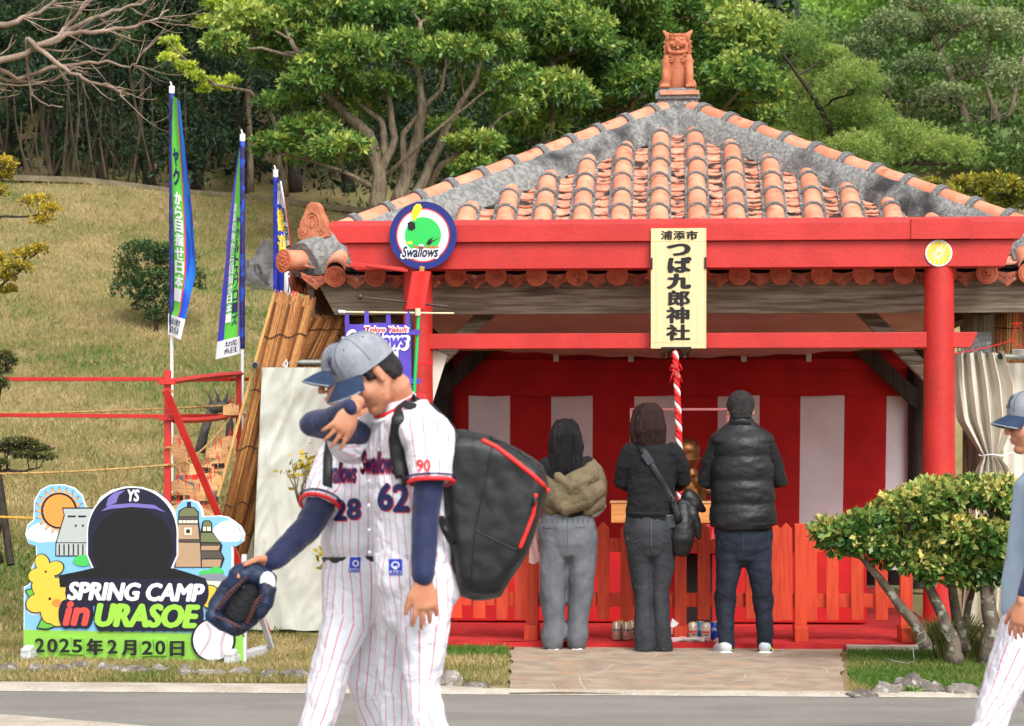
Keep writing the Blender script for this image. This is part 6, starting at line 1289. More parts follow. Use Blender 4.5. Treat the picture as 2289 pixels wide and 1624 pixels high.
def head_mb(m, c, Rm, s=1, face=True):
    T = lambda x, y, z: V(c)+Rm @ (V((x, y, z))*s)
    def S(x, y, z, rx, ry, rz): m.sph(T(x, y, z), (rx*s, ry*s, rz*s), 20, Rm)
    S(-.012, 0, .035, .096, .076, .088); S(.020, 0, -.035, .068, .064, .080); S(.058, 0, -.098, .026, .030, .022); S(-.02, 0, -.02, .075, .068, .07)
    for sd in (-1, 1):
        m.tube([T(-.012, sd*.050, -.045), T(.018, sd*.043, -.085), T(.055, sd*.014, -.104)], [.018*s, .020*s, .018*s], 10, True)
        S(.052, sd*.036, -.024, .034, .028, .036); S(-.008, sd*.077, -.002, .016, .009, .029); S(-.004, sd*.081, -.022, .011, .007, .014)
    m.tube([T(.086, 0, .03), T(.100, 0, .002), T(.110, 0, -.022)], [.008*s, .011*s, .013*s], 10, True); S(.100, .011, -.026, .011, .008, .008); S(.100, -.011, -.026, .011, .008, .008)
    m.tube([T(.070, -.045, .033), T(.087, -.015, .030), T(.087, .015, .030), T(.070, .045, .033)], .010*s, 8, True)
    m.tube([T(.082, -.02, -.056), T(.093, 0, -.053), T(.082, .02, -.056)], [.005*s, .0085*s, .005*s], 8, True); m.tube([T(.078, -.018, -.066), T(.088, 0, -.068), T(.078, .018, -.066)], [.005*s, .009*s, .005*s], 8, True)
    return T
def face_bits(root, T, Rm, s):
    m = MB()
    for sd in (-1, 1): m.sph(T(.074, sd*.031, .008), (.011*s, .013*s, .008*s), 10, Rm)
    part(root, 'eye_white', m, M_whitep, 'all'); m = MB()
    for sd in (-1, 1): m.sph(T(.080, sd*.031, .007), (.0065*s, .0065*s, .0065*s), 10, Rm); m.tube([T(.074, sd*.047, .010), T(.086, sd*.031, .0165), T(.083, sd*.016, .010)], .0028*s, 5)
    part(root, 'iris', m, M_hairs, 'all'); m = MB()
    for sd in (-1, 1): m.tube([T(.072, sd*.052, .036), T(.093, sd*.030, .042), T(.094, sd*.013, .038)], [.003*s, .005*s, .004*s], 6)
    part(root, 'eyebrow', m, M_hairs, 'all'); m = MB(); m.tube([T(.083, -.024, -.060), T(.092, 0, -.061), T(.083, .024, -.060)], .0042*s, 6)
    part(root, 'lips', m, mat('lip_'+root.name, srgb(184, 104, 94), rough=.5), 'all')
def cap(root, T, Rm, s, logo=True):
    m = MB(); n = 28
    def cr(a, b):                            # crown dome
        th = 2*pi*a; ph = pi*.5*b; r = cos(ph)**.72; x = -.008+.108*r*cos(th); y = .090*r*sin(th); z = .050+.098*sin(ph)**.9+(.012*r*cos(th) if 1 else 0); return T(x, y, z)
    m.grid(lambda a, b: cr(a, b), 36, 14); m.grid(lambda a, b: cr(a, 0)+(T(0, 0, -.022*b)-T(0, 0, 0)), 36, 1); part(root, 'cap_crown', m, M_cap, 'all')
    m = MB(); m.sph(T(-.008, 0, .150), .008*s, 8); part(root, 'cap_button', m, M_cap, 'all')
    m = MB()
    def br(a, b, o=0): th = (a-.5)*2*1.15; r0x, r0y = .101, .087; ex = .078*cos(th*1.12)**.7 if abs(th*1.12) < 1.57 else 0; x = -.006+r0x*cos(th)+ex*b; y = r0y*sin(th)*(1-.02*b); z = .040+.013*cos(th)-.030*b*(.4+(sin(th))**2*.9)+.012*b*(1-b)-.018*b; return T(x, y, z-o)
    m.grid(lambda a, b: br(a, b), 26, 8); m.grid(lambda a, b: br(a, b, .005), 26, 8); m.grid(lambda a, b: br(a, 1, .005*b), 26, 1); part(root, 'cap_brim', m, M_brim, 'all')
    m = MB(); m.tube([br(k/26, 1.01, .0025) for k in range(1, 26)], .0028*s, 6); part(root, 'brim_edge', m, M_cap, 'all')
    m = MB()
    for k in range(6):
        th = 2*pi*k/6+pi/2; m.tube([cr((th/(2*pi)) % 1, b)+Rm @ V((0, 0, .0006)) for b in np.linspace(0, .96, 10)], .0011*s, 4)
        p = cr(((th+.52)/(2*pi)) % 1, .55); m.sph(p, .0035*s, 6)
    part(root, 'cap_seam', m, M_brim)
    if logo:
        def lg(s_, t): th = (s_-.5)*-.66; bb = .10+.42*t; p = cr((th/(2*pi)) % 1, bb); return p+(p-T(-.01, 0, .05)).normalized()*.003
        m = MB(); text_map(m, 'YS', lg, .03, .2, .25, nrm=(0, 0, 0)); part(root, 'cap_emblem', m, M_navy)
def hand_mb(m, w, f, n, side=1, s=1, curl=(.25, .3, .35, .4), spread=.06, thumb=.6, pcurl=.1):
    # w wrist, f finger direction, n direction the palm faces, side +1: thumb on f x n
    f = V(f).normalized(); n = (V(n)-f*V(n).dot(f)).normalized(); t = f.cross(n)*side
    m.tube([w-f*.03*s, w+f*.01*s, w+f*.045*s, w+f*.085*s], [(.027*s, .019*s), (.030*s, .017*s), (.041*s, .0155*s), (.040*s, .013*s)], 14, True, side=t)
    for i, (L, o) in enumerate(((.074, .029), (.082, .0095), (.076, -.010), (.060, -.028))):
        b = w+f*(.080-.004*abs(i-1))*s+t*o*s; d = (f+t*(o/.03)*spread).normalized(); pts = [b-f*.02*s, b]; c = curl[i]
        for k, fr in enumerate((.45, .31, .24)):
            d = (Matrix.Rotation(c*(1.0 if k else .8), 3, d.cross(n).normalized()) @ d).normalized(); pts.append(pts[-1]+d*L*fr*s)
        m.tube(pts, [.0095*s, .0095*s, .0088*s, .0080*s, .0066*s], 10, True)
    b = w+f*.018*s+t*.026*s; d = (f*.75+t*thumb+n*pcurl*2).normalized(); p1 = b+d*.040*s; d2 = (d*.8+f*.5+n*pcurl).normalized(); p2 = p1+d2*.030*s; p3 = p2+(d2+n*pcurl).normalized()*.024*s
    m.tube([b-t*.008*s, p1, p2, p3], [.0145*s, .0118*s, .0102*s, .008*s], 10, True)
def cuffring(p, t, r, col_, root, nm, th=.006, side=None, flat=1):
    t = V(t).normalized(); a = t.orthogonal().normalized() if side is None else (V(side)-t*V(side).dot(t)).normalized(); b = t.cross(a)
    m = MB(); m.tube([V(p)+a*r*cos(k)+b*r*flat*sin(k) for k in np.linspace(0, 2*pi, 33)], th, 8); part(root, nm, m, col_, 'all')
def cast(me_obj_list):                       # paint lettering onto cloth: rays from the front find its surface
    bvhs = []
    for me, off in me_obj_list: vs = [v.co+off for v in me.vertices]; bvhs.append(BVHTree.FromPolygons(vs, [tuple(p.vertices) for p in me.polygons]))
    def hit(x, y, lift, dflt=8):
        o = V((0, 0, EYE)); d = (P(x, y, 5)-o).normalized(); best = None
        for b in bvhs:
            l, nn, i, ds = b.ray_cast(o, d)
            if l is not None and (best is None or ds < best[1]): best = (l, ds)
        l = best[0] if best else P(x, y, dflt); return l-d*lift
    return hit
def lettering(root, nm, hit, body, x0, y0, x1, y1, m_, lift, bold=.03, shear=0, tilt=0, k=8):
    mb = MB(); text_map(mb, body, lambda s, t: hit(x0+(x1-x0)*s+tilt*t, y1+(y0-y1)*t, lift), bold, shear, .15, k, nrm=(0, 0, 0)); part(root, nm, mb, m_)
# ---------------------------------------------------------------- foreground player, number 62
def player62():
    A = lambda x, y, d=8.12: P(x, y, d)
    rt = thing('person', 'baseball player numbered 62 wiping his face with his forearm and carrying a black backpack', 'person', (A(925, 0).x, 8.12, 0))
    yaw = 62; left = V((sin(R(90-yaw)), -cos(R(90-yaw)), 0)); fw = V((-cos(R(90-yaw)), -sin(R(90-yaw)), 0))
    Rh = frame(113, 41, 0); hc = A(826, 838, 8.04)
    body = MB(); T = head_mb(body, hc, Rh, 1.07)
    nb = A(893, 915, 8.12); body.tube([T(-.03, 0, -.02), T(-.045, 0, -.09), nb, nb+V((0, 0, -.08))], [.054, .056, .062, .07], 16, True)
    # torso, hips, legs under the clothes
    pel = A(925, 1275, 8.12)
    body.tube([nb+V((0, 0, -.06)), A(905, 1000), A(912, 1120), pel], [(.15, .085), (.15, .095), (.13, .09), (.14, .10)], 20, True, side=left)
    ankF, ankB = V((A(893, 0, 8.32).x, 8.32, .09)), V((A(1050, 0, 8.0).x, 8.0, .12)); kneeF, kneeB = A(884, 1515, 8.28), A(945, 1530, 8.0); hipF, hipB = A(897, 1315, 8.20), A(950, 1315, 8.05)
    for h, k, a in ((hipF, kneeF, ankF), (hipB, kneeB, ankB)): body.tube([h, k, a], [.07, .035, .022], 12, True)
    shn, eln, wrn = A(957, 955, 7.93), A(950, 1125, 7.86), A(945, 1288, 7.80)
    body.tube([shn, eln, wrn], [.045, .032, .027], 12, True)
    hand_mb(body, wrn, (-.02+.02, -.05, -1), (-.9, .2, 0), -1, 1.08, (.10, .16, .22, .28), .22, .45) if False else None
    f_ = V((.10, .05, -1)).normalized(); hand_mb(body, wrn+V((0, 0, -.01)), f_, (-.25, .95, 0), -1, 1.13, (.22, .26, .30, .34), .20, .40)
    shf, elf, wrf = A(836, 978, 8.28), A(706, 950, 7.98), A(790, 912, 7.80)
    body.tube([shf, A(780, 975, 8.15), elf], [.05, .045, .04], 12, True); body.tube([elf, wrf], [.030, .026], 12, True)
    hand_mb(body, wrf, (-.50, -.12, -.80), (-.35, .90, .15), 1, 1.0, (.16, .20, .22, .26), .30, .3)
    me = fuse(body, .0048, 3); put(rt, 'body', me, M_skin)
    face_bits(rt, T, Rh, 1.07)
    hm = MB(); S = lambda x, y, z, a, b, c: hm.sph(T(x, y, z), (a*1.07, b*1.07, c*1.07), 16, Rh); S(-.020, 0, .030, .098, .0795, .085); S(-.058, 0, -.02, .055, .066, .062)
    for sd in (-1, 1): hm.tube([T(.022, sd*.072, .03), T(.020, sd*.071, -.004)], [.014, .007], 8, True); hm.tube([T(-.045, sd*.06, .0), T(-.05, sd*.055, -.04)], .022, 8, True)
    hme = fuse(hm, .006, 2); crumple(hme, .003, 60); put(rt, 'hair', hme, M_hairs); cap(rt, T, Rh, 1.10)
    # trousers
    tr = MB(); tr.tube([A(922, 1232), A(924, 1262), A(932, 1305), A(925, 1345)], [(.168, .128), (.180, .142), (.188, .155), (.14, .13)], 24, True, side=left)
    tr.sph(A(975, 1310, 8.08), (.095, .11, .10), 16)
    tr.tube([A(902, 1300, 8.2), A(890, 1400, 8.24), kneeF, A(887, 1624, 8.3), ankF], [(.105, .11), (.082, .09), (.066, .07), (.063, .068), .055], 18, True)
    tr.tube([A(952, 1300, 8.05), A(948, 1400, 8.0), kneeB, A(958, 1624, 7.98), ankB], [(.115, .12), (.088, .095), (.068, .072), (.064, .066), .055], 18, True)
    tm = fuse(tr, .0075, 5); crumple(tm, .012, 8, (1, 1, .8)); crumple(tm, .004, 24, (1, 1, .6), 4)
    stripes(tm, [(A(925, 1230), A(928, 1325), 26, .17), (A(902, 1330, 8.2), kneeF, 13, .08), (kneeF, ankF, 13, .065), (A(952, 1330, 8.05), kneeB, 13, .09), (kneeB, ankB, 13, .065)], left)
    put(rt, 'trousers', tm, M_stripe)
    # shoes
    for a in (ankF, ankB): m = MB(); m.tube([V((a.x+.05, a.y, .045)), V((a.x-.05, a.y, .05)), V((a.x-.15, a.y-.02, .035))], [.042, .045, .035], 12, True); m.tube([a, V((a.x, a.y, .05))], .045, 10, True); put(rt, 'shoe', fuse(m, .01, 3), M_black)
    # jersey
    js = MB(); js.tube([A(925, 1258), A(922, 1235), A(914, 1150), A(908, 1060), A(902, 990), A(895, 945), A(893, 915)], [(.172, .132), (.176, .138), (.172, .130), (.176, .132), (.180, .122), (.150, .10), (.082, .078)], 30, True, side=left)
    js.tube([A(925, 945, 8.02), A(962, 985, 7.93), A(962, 1040, 7.88), A(963, 1078, 7.87)], [.085, .09, .084, .080], 18)
    js.tube([A(858, 950, 8.2), A(836, 975, 8.25), A(790, 990, 8.2), A(768, 985, 8.15)], [.08, .078, .07, .068], 16, True)
    jm = fuse(js, .0075, 4); crumple(jm, .014, 6, (1, 1, .7), 2); crumple(jm, .005, 20, (1, 1, .6), 5)
    stripes(jm, [(A(925, 1258), A(895, 950), 30, .17), (A(950, 960, 7.98), A(963, 1085, 7.87), 14, .085), (A(836, 975, 8.25), A(768, 985, 8.15), 12, .07)], left)
    put(rt, 'jersey', jm, M_stripe)
    cuffring(A(963.5, 1078, 7.867), A(963, 1090, 7.865)-A(962, 1040, 7.88), .079, M_redp, rt, 'sleeve_trim', .0075); cuffring(A(963, 1068, 7.87), A(963, 1090, 7.865)-A(962, 1040, 7.88), .0865, M_navy, rt, 'sleeve_stripe', .0035)
    # collar
    m = MB(); m.tube([nb+left*.088*cos(a)+fw*(.090*sin(a)+.0)+V((0, 0, .030-.075*max(0, sin(a))-.01*cos(a))) for a in np.linspace(-pi, pi, 30)], [(.010, .016)]*30, 8, side=(0, 0, 1)); part(rt, 'collar', m, M_whitep, 'all')
    m = MB(); m.tube([nb+left*.090*cos(a)+fw*(.092*sin(a))+V((0, 0, .048-.075*max(0, sin(a))-.01*cos(a))) for a in np.linspace(-pi, pi, 30)], .0065, 8); part(rt, 'collar_trim', m, M_redp, 'all')
    # navy sleeves
    us = MB(); us.tube([A(962, 1060, 7.88), A(955, 1115, 7.86), A(950, 1160, 7.85), A(946, 1285, 7.80)], [.053, .051, .048, .041], 16, True); u1 = fuse(us, .006, 3); crumple(u1, .004, 20, (1, 1, .5)); put(rt, 'undershirt_sleeve', u1, M_under)
    us = MB(); us.tube([A(800, 970, 8.15), A(750, 960, 8.06), elf], [.050, .047, .046], 16, True); us.tube([elf+V((-.012, 0, .0)), A(738, 938, 7.9), wrf+V((-.01, 0, .0))], [.047, .042, .034], 16, True); u2 = fuse(us, .006, 3); crumple(u2, .004, 18, (1, 1, 1)); put(rt, 'undershirt_sleeve', u2, M_under)
    hit = cast([(jm, BASE[rt.name]), (tm, BASE[rt.name])])
    for i, (dx, m_, b, lf) in enumerate(((2.2, M_redp, .06, .002), (0, M_navy, .055, .0045))):
        lettering(rt, 'number_digit', hit, '6', 846+dx, 1082+dx, 876+dx, 1140+dx, m_, lf, b); lettering(rt, 'number_digit', hit, '2', 880+dx, 1084+dx, 912+dx, 1142+dx, m_, lf, b)
        lettering(rt, 'team_script', hit, 'Swallows', 806+dx, 1010+dx, 884+dx, 1058+dx, m_, lf, .05, .35)
    for t_, bx in (('90', (932, 1028, 962, 1054)), ('YEARS', (933, 1057, 961, 1063))): lettering(rt, 'sleeve_emblem', hit, t_, *bx, M_redp, .003, .03)
    mb = MB(); mb.grid(lambda s, t: hit(869+30*s, 1286-36*t, .004), 4, 4); part(rt, 'hip_patch', mb, M_royal); 
    mb = MB(); mb.tube([hit(884+8*cos(a), 1264+7*sin(a), .007) for a in np.linspace(0, 2*pi, 16)], .0028, 5); mb.tube([hit(884, 1266, .007), hit(884, 1274, .007)], .005, 5); part(rt, 'patch_figure', mb, M_whitep); lettering(rt, 'patch_lettering', hit, 'タフマン', 870, 1275, 898, 1284, M_whitep, .007, .03)
    mb = MB(); [mb.sph(hit(824+i*.6, y, .001), .0055, 8) for i, y in enumerate((1075, 1130, 1185, 1235))]; part(rt, 'button', mb, M_whitep)
    # backpack: a thing of its own
    bk = thing('backpack', 'large black backpack with red piping and a red zip on the back of player 62', 'backpack', A(1100, 1335, 8.12))
    poly = [(988, 968), (1036, 962), (1095, 974), (1160, 1004), (1214, 1042), (1226, 1085), (1204, 1165), (1178, 1240), (1118, 1334), (1060, 1342), (1022, 1330), (1008, 1250), (994, 1150), (986, 1050)]
    m = MB(); n = len(poly); cx = sum(p[0] for p in poly)/n; cy = sum(p[1] for p in poly)/n
    rings = []
    for dz, sc_ in ((-.19, .80), (-.17, .93), (-.10, 1.0), (.08, 1.0), (.15, .93), (.17, .8)): rings.append([P(cx+(x-cx)*sc_, cy+(y-cy)*sc_, 8.16+dz) for x, y in poly])
    m.add([p for r in rings for p in r], [(i*n+k, i*n+(k+1) % n, (i+1)*n+(k+1) % n, (i+1)*n+k) for i in range(5) for k in range(n)]+[tuple(range(n-1, -1, -1)), tuple(5*n+k for k in range(n))])
    bm_ = fuse(m, .011, 6); crumple(bm_, .007, 5); crumple(bm_, .004, 22, (1, 1, .7), 3); M_pack = mat('backpack_nylon', srgb(28, 30, 31), srgb(22, 24, 25), 9, .5, .1, 30); put(bk, 'main_bag', bm_, M_pack)
    hb = cast([(bm_, BASE[bk.name])])
    def line(nm, pts, r, m_, lift=.002, nn=8):
        q = []
        for a, b in zip(pts, pts[1:]): q += [hb(a[0]+(b[0]-a[0])*k/nn, a[1]+(b[1]-a[1])*k/nn, lift, 8.0) for k in range(nn)]
        q.append(hb(*pts[-1], lift, 8.0)); m = MB(); m.tube(q, r, 8); part(bk, nm, m, m_, 'all')
    M_zip = mat('red_zip', srgb(226, 44, 40), rough=.5)
    line('red_piping', [(1078, 984), (1110, 1000), (1150, 1030), (1190, 1062), (1216, 1086)], .0085, M_zip); line('red_zip', [(1198, 1104), (1192, 1150), (1176, 1192), (1162, 1226)], .0075, M_zip)
    line('zip_pull', [(1197, 1112), (1192, 1132)], .007, M_black, .012, 2); line('panel_seam', [(1100, 995), (1085, 1080), (1062, 1180), (1052, 1320)], .003, M_black, .0); line('panel_seam', [(1060, 1185), (1110, 1210), (1158, 1232)], .003, M_black, .0); line('piping_tail', [(1216, 1086), (1226, 1098)], .006, M_zip, .004, 2); line('top_flap_edge', [(1095, 978), (1155, 1006), (1208, 1044)], .005, M_pack, .004)
    hj = cast([(jm, BASE[rt.name])])
    def strap(pts, w_, nm='shoulder_strap'):
        q = [hj(x, y, .012) if d is None else P(x, y, d) for x, y, d in pts]; fine = []
        for i in range(len(q)-1): fine += [q[i].lerp(q[i+1], k/4) for k in range(4)]
        fine.append(q[-1]); m = MB(); m.tube(fine, [(w_, .010)]*len(fine), 8, side=(1, .2, .1)); part(bk, nm, m, M_pack, 'all')
    strap([(1020, 990, 8.0), (990, 950, 8.0), (955, 915, 8.0), (920, 898, 8.02), (905, 910, 7.98), (893, 940, None), (887, 985, None), (893, 1030, None), (902, 1068, None)], .030); strap([(902, 1060, None), (905, 1085, None)], .012, 'strap_end')
    strap([(985, 1158, None), (995, 1185, 7.93), (1012, 1215, 7.97)], .014, 'lower_strap'); 
    m = MB(); m.bar(P(905, 903, 7.95), P(930, 912, 7.95), .03, .03); part(bk, 'buckle', m, M_black, bev=.004); m = MB(); m.sph(P(1003, 990, 7.95), (.018, .012, .03), 10); part(bk, 'orange_tag', m, mat('orange_tag', srgb(200, 120, 30)), 'all')
player62()
# ---------------------------------------------------------------- second player, number 28
def player28():
    A = lambda x, y, d=8.62: P(x, y, d)
    rt = thing('person', 'baseball player numbered 28 half hidden behind number 62, holding out a blue glove', 'person', (A(805, 0).x, 8.62, 0))
    yaw = 55; left = V((sin(R(90-yaw)), -cos(R(90-yaw)), 0)); fw = V((-cos(R(90-yaw)), -sin(R(90-yaw)), 0)); Rh = frame(98, 6, 0); hc = A(783, 855, 8.60)
    body = MB(); T = head_mb(body, hc, Rh, 1.05); nb = A(808, 955, 8.65)
    body.tube([T(-.02, 0, -.03), T(-.03, 0, -.10), nb], [.054, .055, .065], 16, True); body.tube([nb+V((0, 0, -.05)), A(812, 1100), A(808, 1260)], [(.15, .09), (.13, .09), (.14, .1)], 20, True, side=left)
    kA, aA = A(742, 1480, 8.50), V((A(640, 0, 8.4).x, 8.4, .10)); kB, aB = A(822, 1525, 8.72), V((A(905, 0, 8.75).x, 8.75, .14))
    body.tube([A(780, 1300, 8.6), kA, aA], [.07, .035, .022], 12, True); body.tube([A(835, 1300, 8.7), kB, aB], [.075, .05, .036], 12, True)
    sh, el, wr = A(762, 1010, 8.7), A(690, 1178, 8.45), A(606, 1252, 8.28); body.tube([sh, el, wr], [.034, .028, .025], 12, True); hand_mb(body, wr, (-.9, -.25, -.42), (.1, -.6, -.7), 1, 1.05, (.35, .4, .45, .5), .12, .5)
    put(rt, 'body', fuse(body, .005, 3), M_skin); face_bits(rt, T, Rh, 1.05); hm = MB(); hm.sph(T(-.020, 0, .030), (.103, .085, .09), 16, Rh); hm.sph(T(-.058, 0, -.02), (.06, .07, .066), 14, Rh); put(rt, 'hair', fuse(hm, .007, 2), M_hairs); cap(rt, T, Rh, 1.07, False)
    tr = MB(); tr.tube([A(803, 1240), A(806, 1275), A(812, 1330)], [(.165, .125), (.178, .14), (.15, .13)], 24, True, side=left)
    tr.tube([A(785, 1300, 8.6), A(770, 1400, 8.55), kA, A(716, 1600, 8.45), aA], [(.115, .11), (.092, .09), (.073, .075), (.068, .07), .06], 18, True); tr.tube([A(840, 1300, 8.7), A(835, 1420, 8.72), kB, A(845, 1624, 8.75), aB], [(.115, .11), (.09, .09), (.074, .075), (.07, .07), .06], 18, True)
    tm = fuse(tr, .008, 5); crumple(tm, .009, 9, (1, 1, .8), 7); crumple(tm, .003, 28, (1, 1, .6), 9); stripes(tm, [(A(803, 1240), A(808, 1325), 26, .17), (A(785, 1330, 8.6), kA, 13, .09), (kA, aA, 13, .07), (A(840, 1330, 8.7), kB, 13, .09), (kB, aB, 13, .07)], left); put(rt, 'trousers', tm, M_stripe)
    for a in (aA, aB): m = MB(); m.tube([V((a.x+.05, a.y, .045)), V((a.x-.05, a.y, .05)), V((a.x-.15, a.y-.02, .035))], [.042, .045, .035], 12, True); m.tube([a, V((a.x, a.y, .05))], .045, 10, True); put(rt, 'shoe', fuse(m, .01, 3), M_black)
    m = MB(); m.tube([A(802, 1240), A(803, 1254)], [(.166, .128), (.167, .129)], 28, side=left); part(rt, 'belt', m, M_black, 50)
    js = MB(); js.tube([A(804, 1240), A(804, 1215), A(808, 1130), A(810, 1060), A(808, 1000), A(808, 965)], [(.160, .125), (.178, .142), (.170, .135), (.172, .130), (.17, .115), (.08, .078)], 30, True, side=left)
    js.tube([A(778, 1005, 8.72), A(752, 1030, 8.66), A(734, 1080, 8.58), A(716, 1132, 8.52)], [.085, .085, .080, .078], 18); js.tube([A(850, 1005, 8.55), A(870, 1060, 8.5)], [.085, .085], 16, True)
    jm = fuse(js, .008, 4); crumple(jm, .013, 6, (1, 1, .7), 12); crumple(jm, .005, 20, (1, 1, .6), 15); stripes(jm, [(A(804, 1240), A(808, 990), 30, .17), (A(765, 1020, 8.7), A(716, 1140, 8.52), 14, .085), (A(850, 1005, 8.55), A(870, 1060, 8.5), 14, .085)], left); put(rt, 'jersey', jm, M_stripe)
    tt = A(716, 1132, 8.52)-A(734, 1080, 8.58); cuffring(A(716, 1132, 8.52), tt, .079, M_redp, rt, 'sleeve_trim', .008); cuffring(A(720, 1122, 8.53), tt, .084, M_navy, rt, 'sleeve_stripe', .0035)
    m = MB(); m.tube([nb+left*.080*cos(a)+fw*(.084*sin(a))+V((0, 0, .03-.04*max(0, sin(a)))) for a in np.linspace(-pi, pi, 30)], [(.008, .014)]*30, 8, side=(0, 0, 1)); part(rt, 'collar_trim', m, M_redp, 'all')
    us = MB(); us.tube([A(722, 1115, 8.53), A(706, 1150, 8.48), el, A(650, 1218, 8.36), wr+V((.01, 0, .0))], [.056, .055, .054, .047, .041], 16, True); u1 = fuse(us, .006, 3); crumple(u1, .004, 20); put(rt, 'undershirt_sleeve', u1, M_under)
    hit = cast([(jm, BASE[rt.name]), (tm, BASE[rt.name])])
    for i, (dx, m_, b, lf) in enumerate(((2.2, M_redp, .06, .002), (0, M_navy, .055, .0045))):
        lettering(rt, 'number_digit', hit, '2', 747+dx, 1118+dx, 772+dx, 1162+dx, m_, lf, b); lettering(rt, 'number_digit', hit, '8', 777+dx, 1116+dx, 804+dx, 1160+dx, m_, lf, b); lettering(rt, 'team_script', hit, 'Swallows', 722+dx, 1032+dx, 796+dx, 1078+dx, m_, lf, .05, .35)
    mb = MB(); mb.grid(lambda s, t: hit(783+24*s-4*(1-t), 1280-34*t, .004), 4, 4); part(rt, 'hip_patch', mb, M_royal); mb = MB(); mb.tube([hit(795+6*cos(a), 1260+6*sin(a), .007) for a in np.linspace(0, 2*pi, 16)], .0028, 5); part(rt, 'patch_figure', mb, M_whitep); lettering(rt, 'patch_lettering', hit, 'タフマン', 781, 1270, 803, 1278, M_whitep, .007, .03)
    m = MB(); q = [hit(738, 985, .012), hit(733, 1020, .012), hit(732, 1080, .012), hit(734, 1150, .012)]; m.tube(q, [(.018, .006)]*4, 8, side=(1, 0, 0)); part(rt, 'bag_strap', m, M_black, 'all')
    m = MB(); q = [hit(812, 960, .012), hit(802, 985, .012), hit(797, 1020, .012)]; m.tube(q, [(.022, .006), (.03, .008), (.02, .006)], 8, side=(1, 0, 0)); part(rt, 'bag_strap', m, M_black, 'all')
    # glove: a thing of its own
    gl = thing('baseball_glove', 'worn blue baseball glove with brown lacing held out by player 28', 'glove', P(540, 1412, 8.24))
    G = lambda x, y, z=0: P(x, y, 8.22+z)
    M_gl = mat('blue_glove_leather', srgb(28, 44, 74), srgb(20, 32, 56), 7, .55, .4, 40, c3=srgb(18, 26, 46), s3=9, t3=(.55, .7)); M_gi = mat('glove_inner_leather', srgb(16, 18, 26), srgb(10, 11, 16), 12, .65, .4, 50); M_lace = mat('brown_lacing', srgb(88, 52, 46), rough=.7)
    m = MB()
    for pts, r in ((((545, 1285, .0), (512, 1315, .03), (486, 1350, .02), (474, 1378, -.01)), .034), (((560, 1285, .05), (528, 1330, .08), (502, 1365, .07), (492, 1392, .03)), .034), (((575, 1290, .07), (552, 1340, .11), (528, 1380, .09), (514, 1402, .04)), .034), (((588, 1300, .06), (578, 1345, .11), (556, 1385, .09), (540, 1404, .04)), .034), (((590, 1296, -.0), (600, 1320, -.01), (594, 1350, -.02), (580, 1375, -.02)), .030)):
        m.tube([G(*p) for p in pts], [r*.9, r*1.1, r, r*.7], 12, True)
    m.tube([G(535, 1288, .02), G(560, 1278, .03), G(592, 1296, .03)], [.045, .05, .045], 12, True); m.tube([G(474, 1378, -.01), G(500, 1396, .02), G(530, 1408, .02), G(545, 1404, .0)], [.026, .028, .026, .02], 12, True)
    gm = fuse(m, .006, 3); crumple(gm, .004, 24); put(gl, 'leather_shell', gm, M_gl)
    m = MB(); m.tube([G(565, 1300, .035), G(545, 1345, .04), G(520, 1380, .03)], [(.075, .03), (.088, .035), (.055, .025)], 14, True, side=(1, 0, -.6)); put(gl, 'pocket', fuse(m, .007, 3), M_gi)
    m = MB()
    for a, b, nn in (((548, 1292), (482, 1366), 14), ((600, 1308), (548, 1398), 15), ((486, 1380), (540, 1404), 9)):
        for k in range(nn):
            t = k/nn; x, y = a[0]+(b[0]-a[0])*t, a[1]+(b[1]-a[1])*t; m.tube([G(x-3, y-2, -.035), G(x+1, y+1, -.042), G(x+4, y+1, -.035)], .0034, 5)
        m.tube([G(a[0], a[1], -.03), G((a[0]+b[0])/2-4, (a[1]+b[1])/2-4, -.036), G(*b, -.03)], .004, 6)
    for s_ in ((520, 1395), (536, 1400)): m.tube([G(*s_, -.02), G(s_[0]+4, s_[1]+14, -.01), G(s_[0]+10, s_[1]+24, -.0)], .003, 5)
    part(gl, 'lacing', m, M_lace, 'all'); m = MB(); m.sph(G(598, 1302, -.022), (.03, .012, .04), 12); part(gl, 'wrist_pad', m, M_whitep, 'all')
player28()
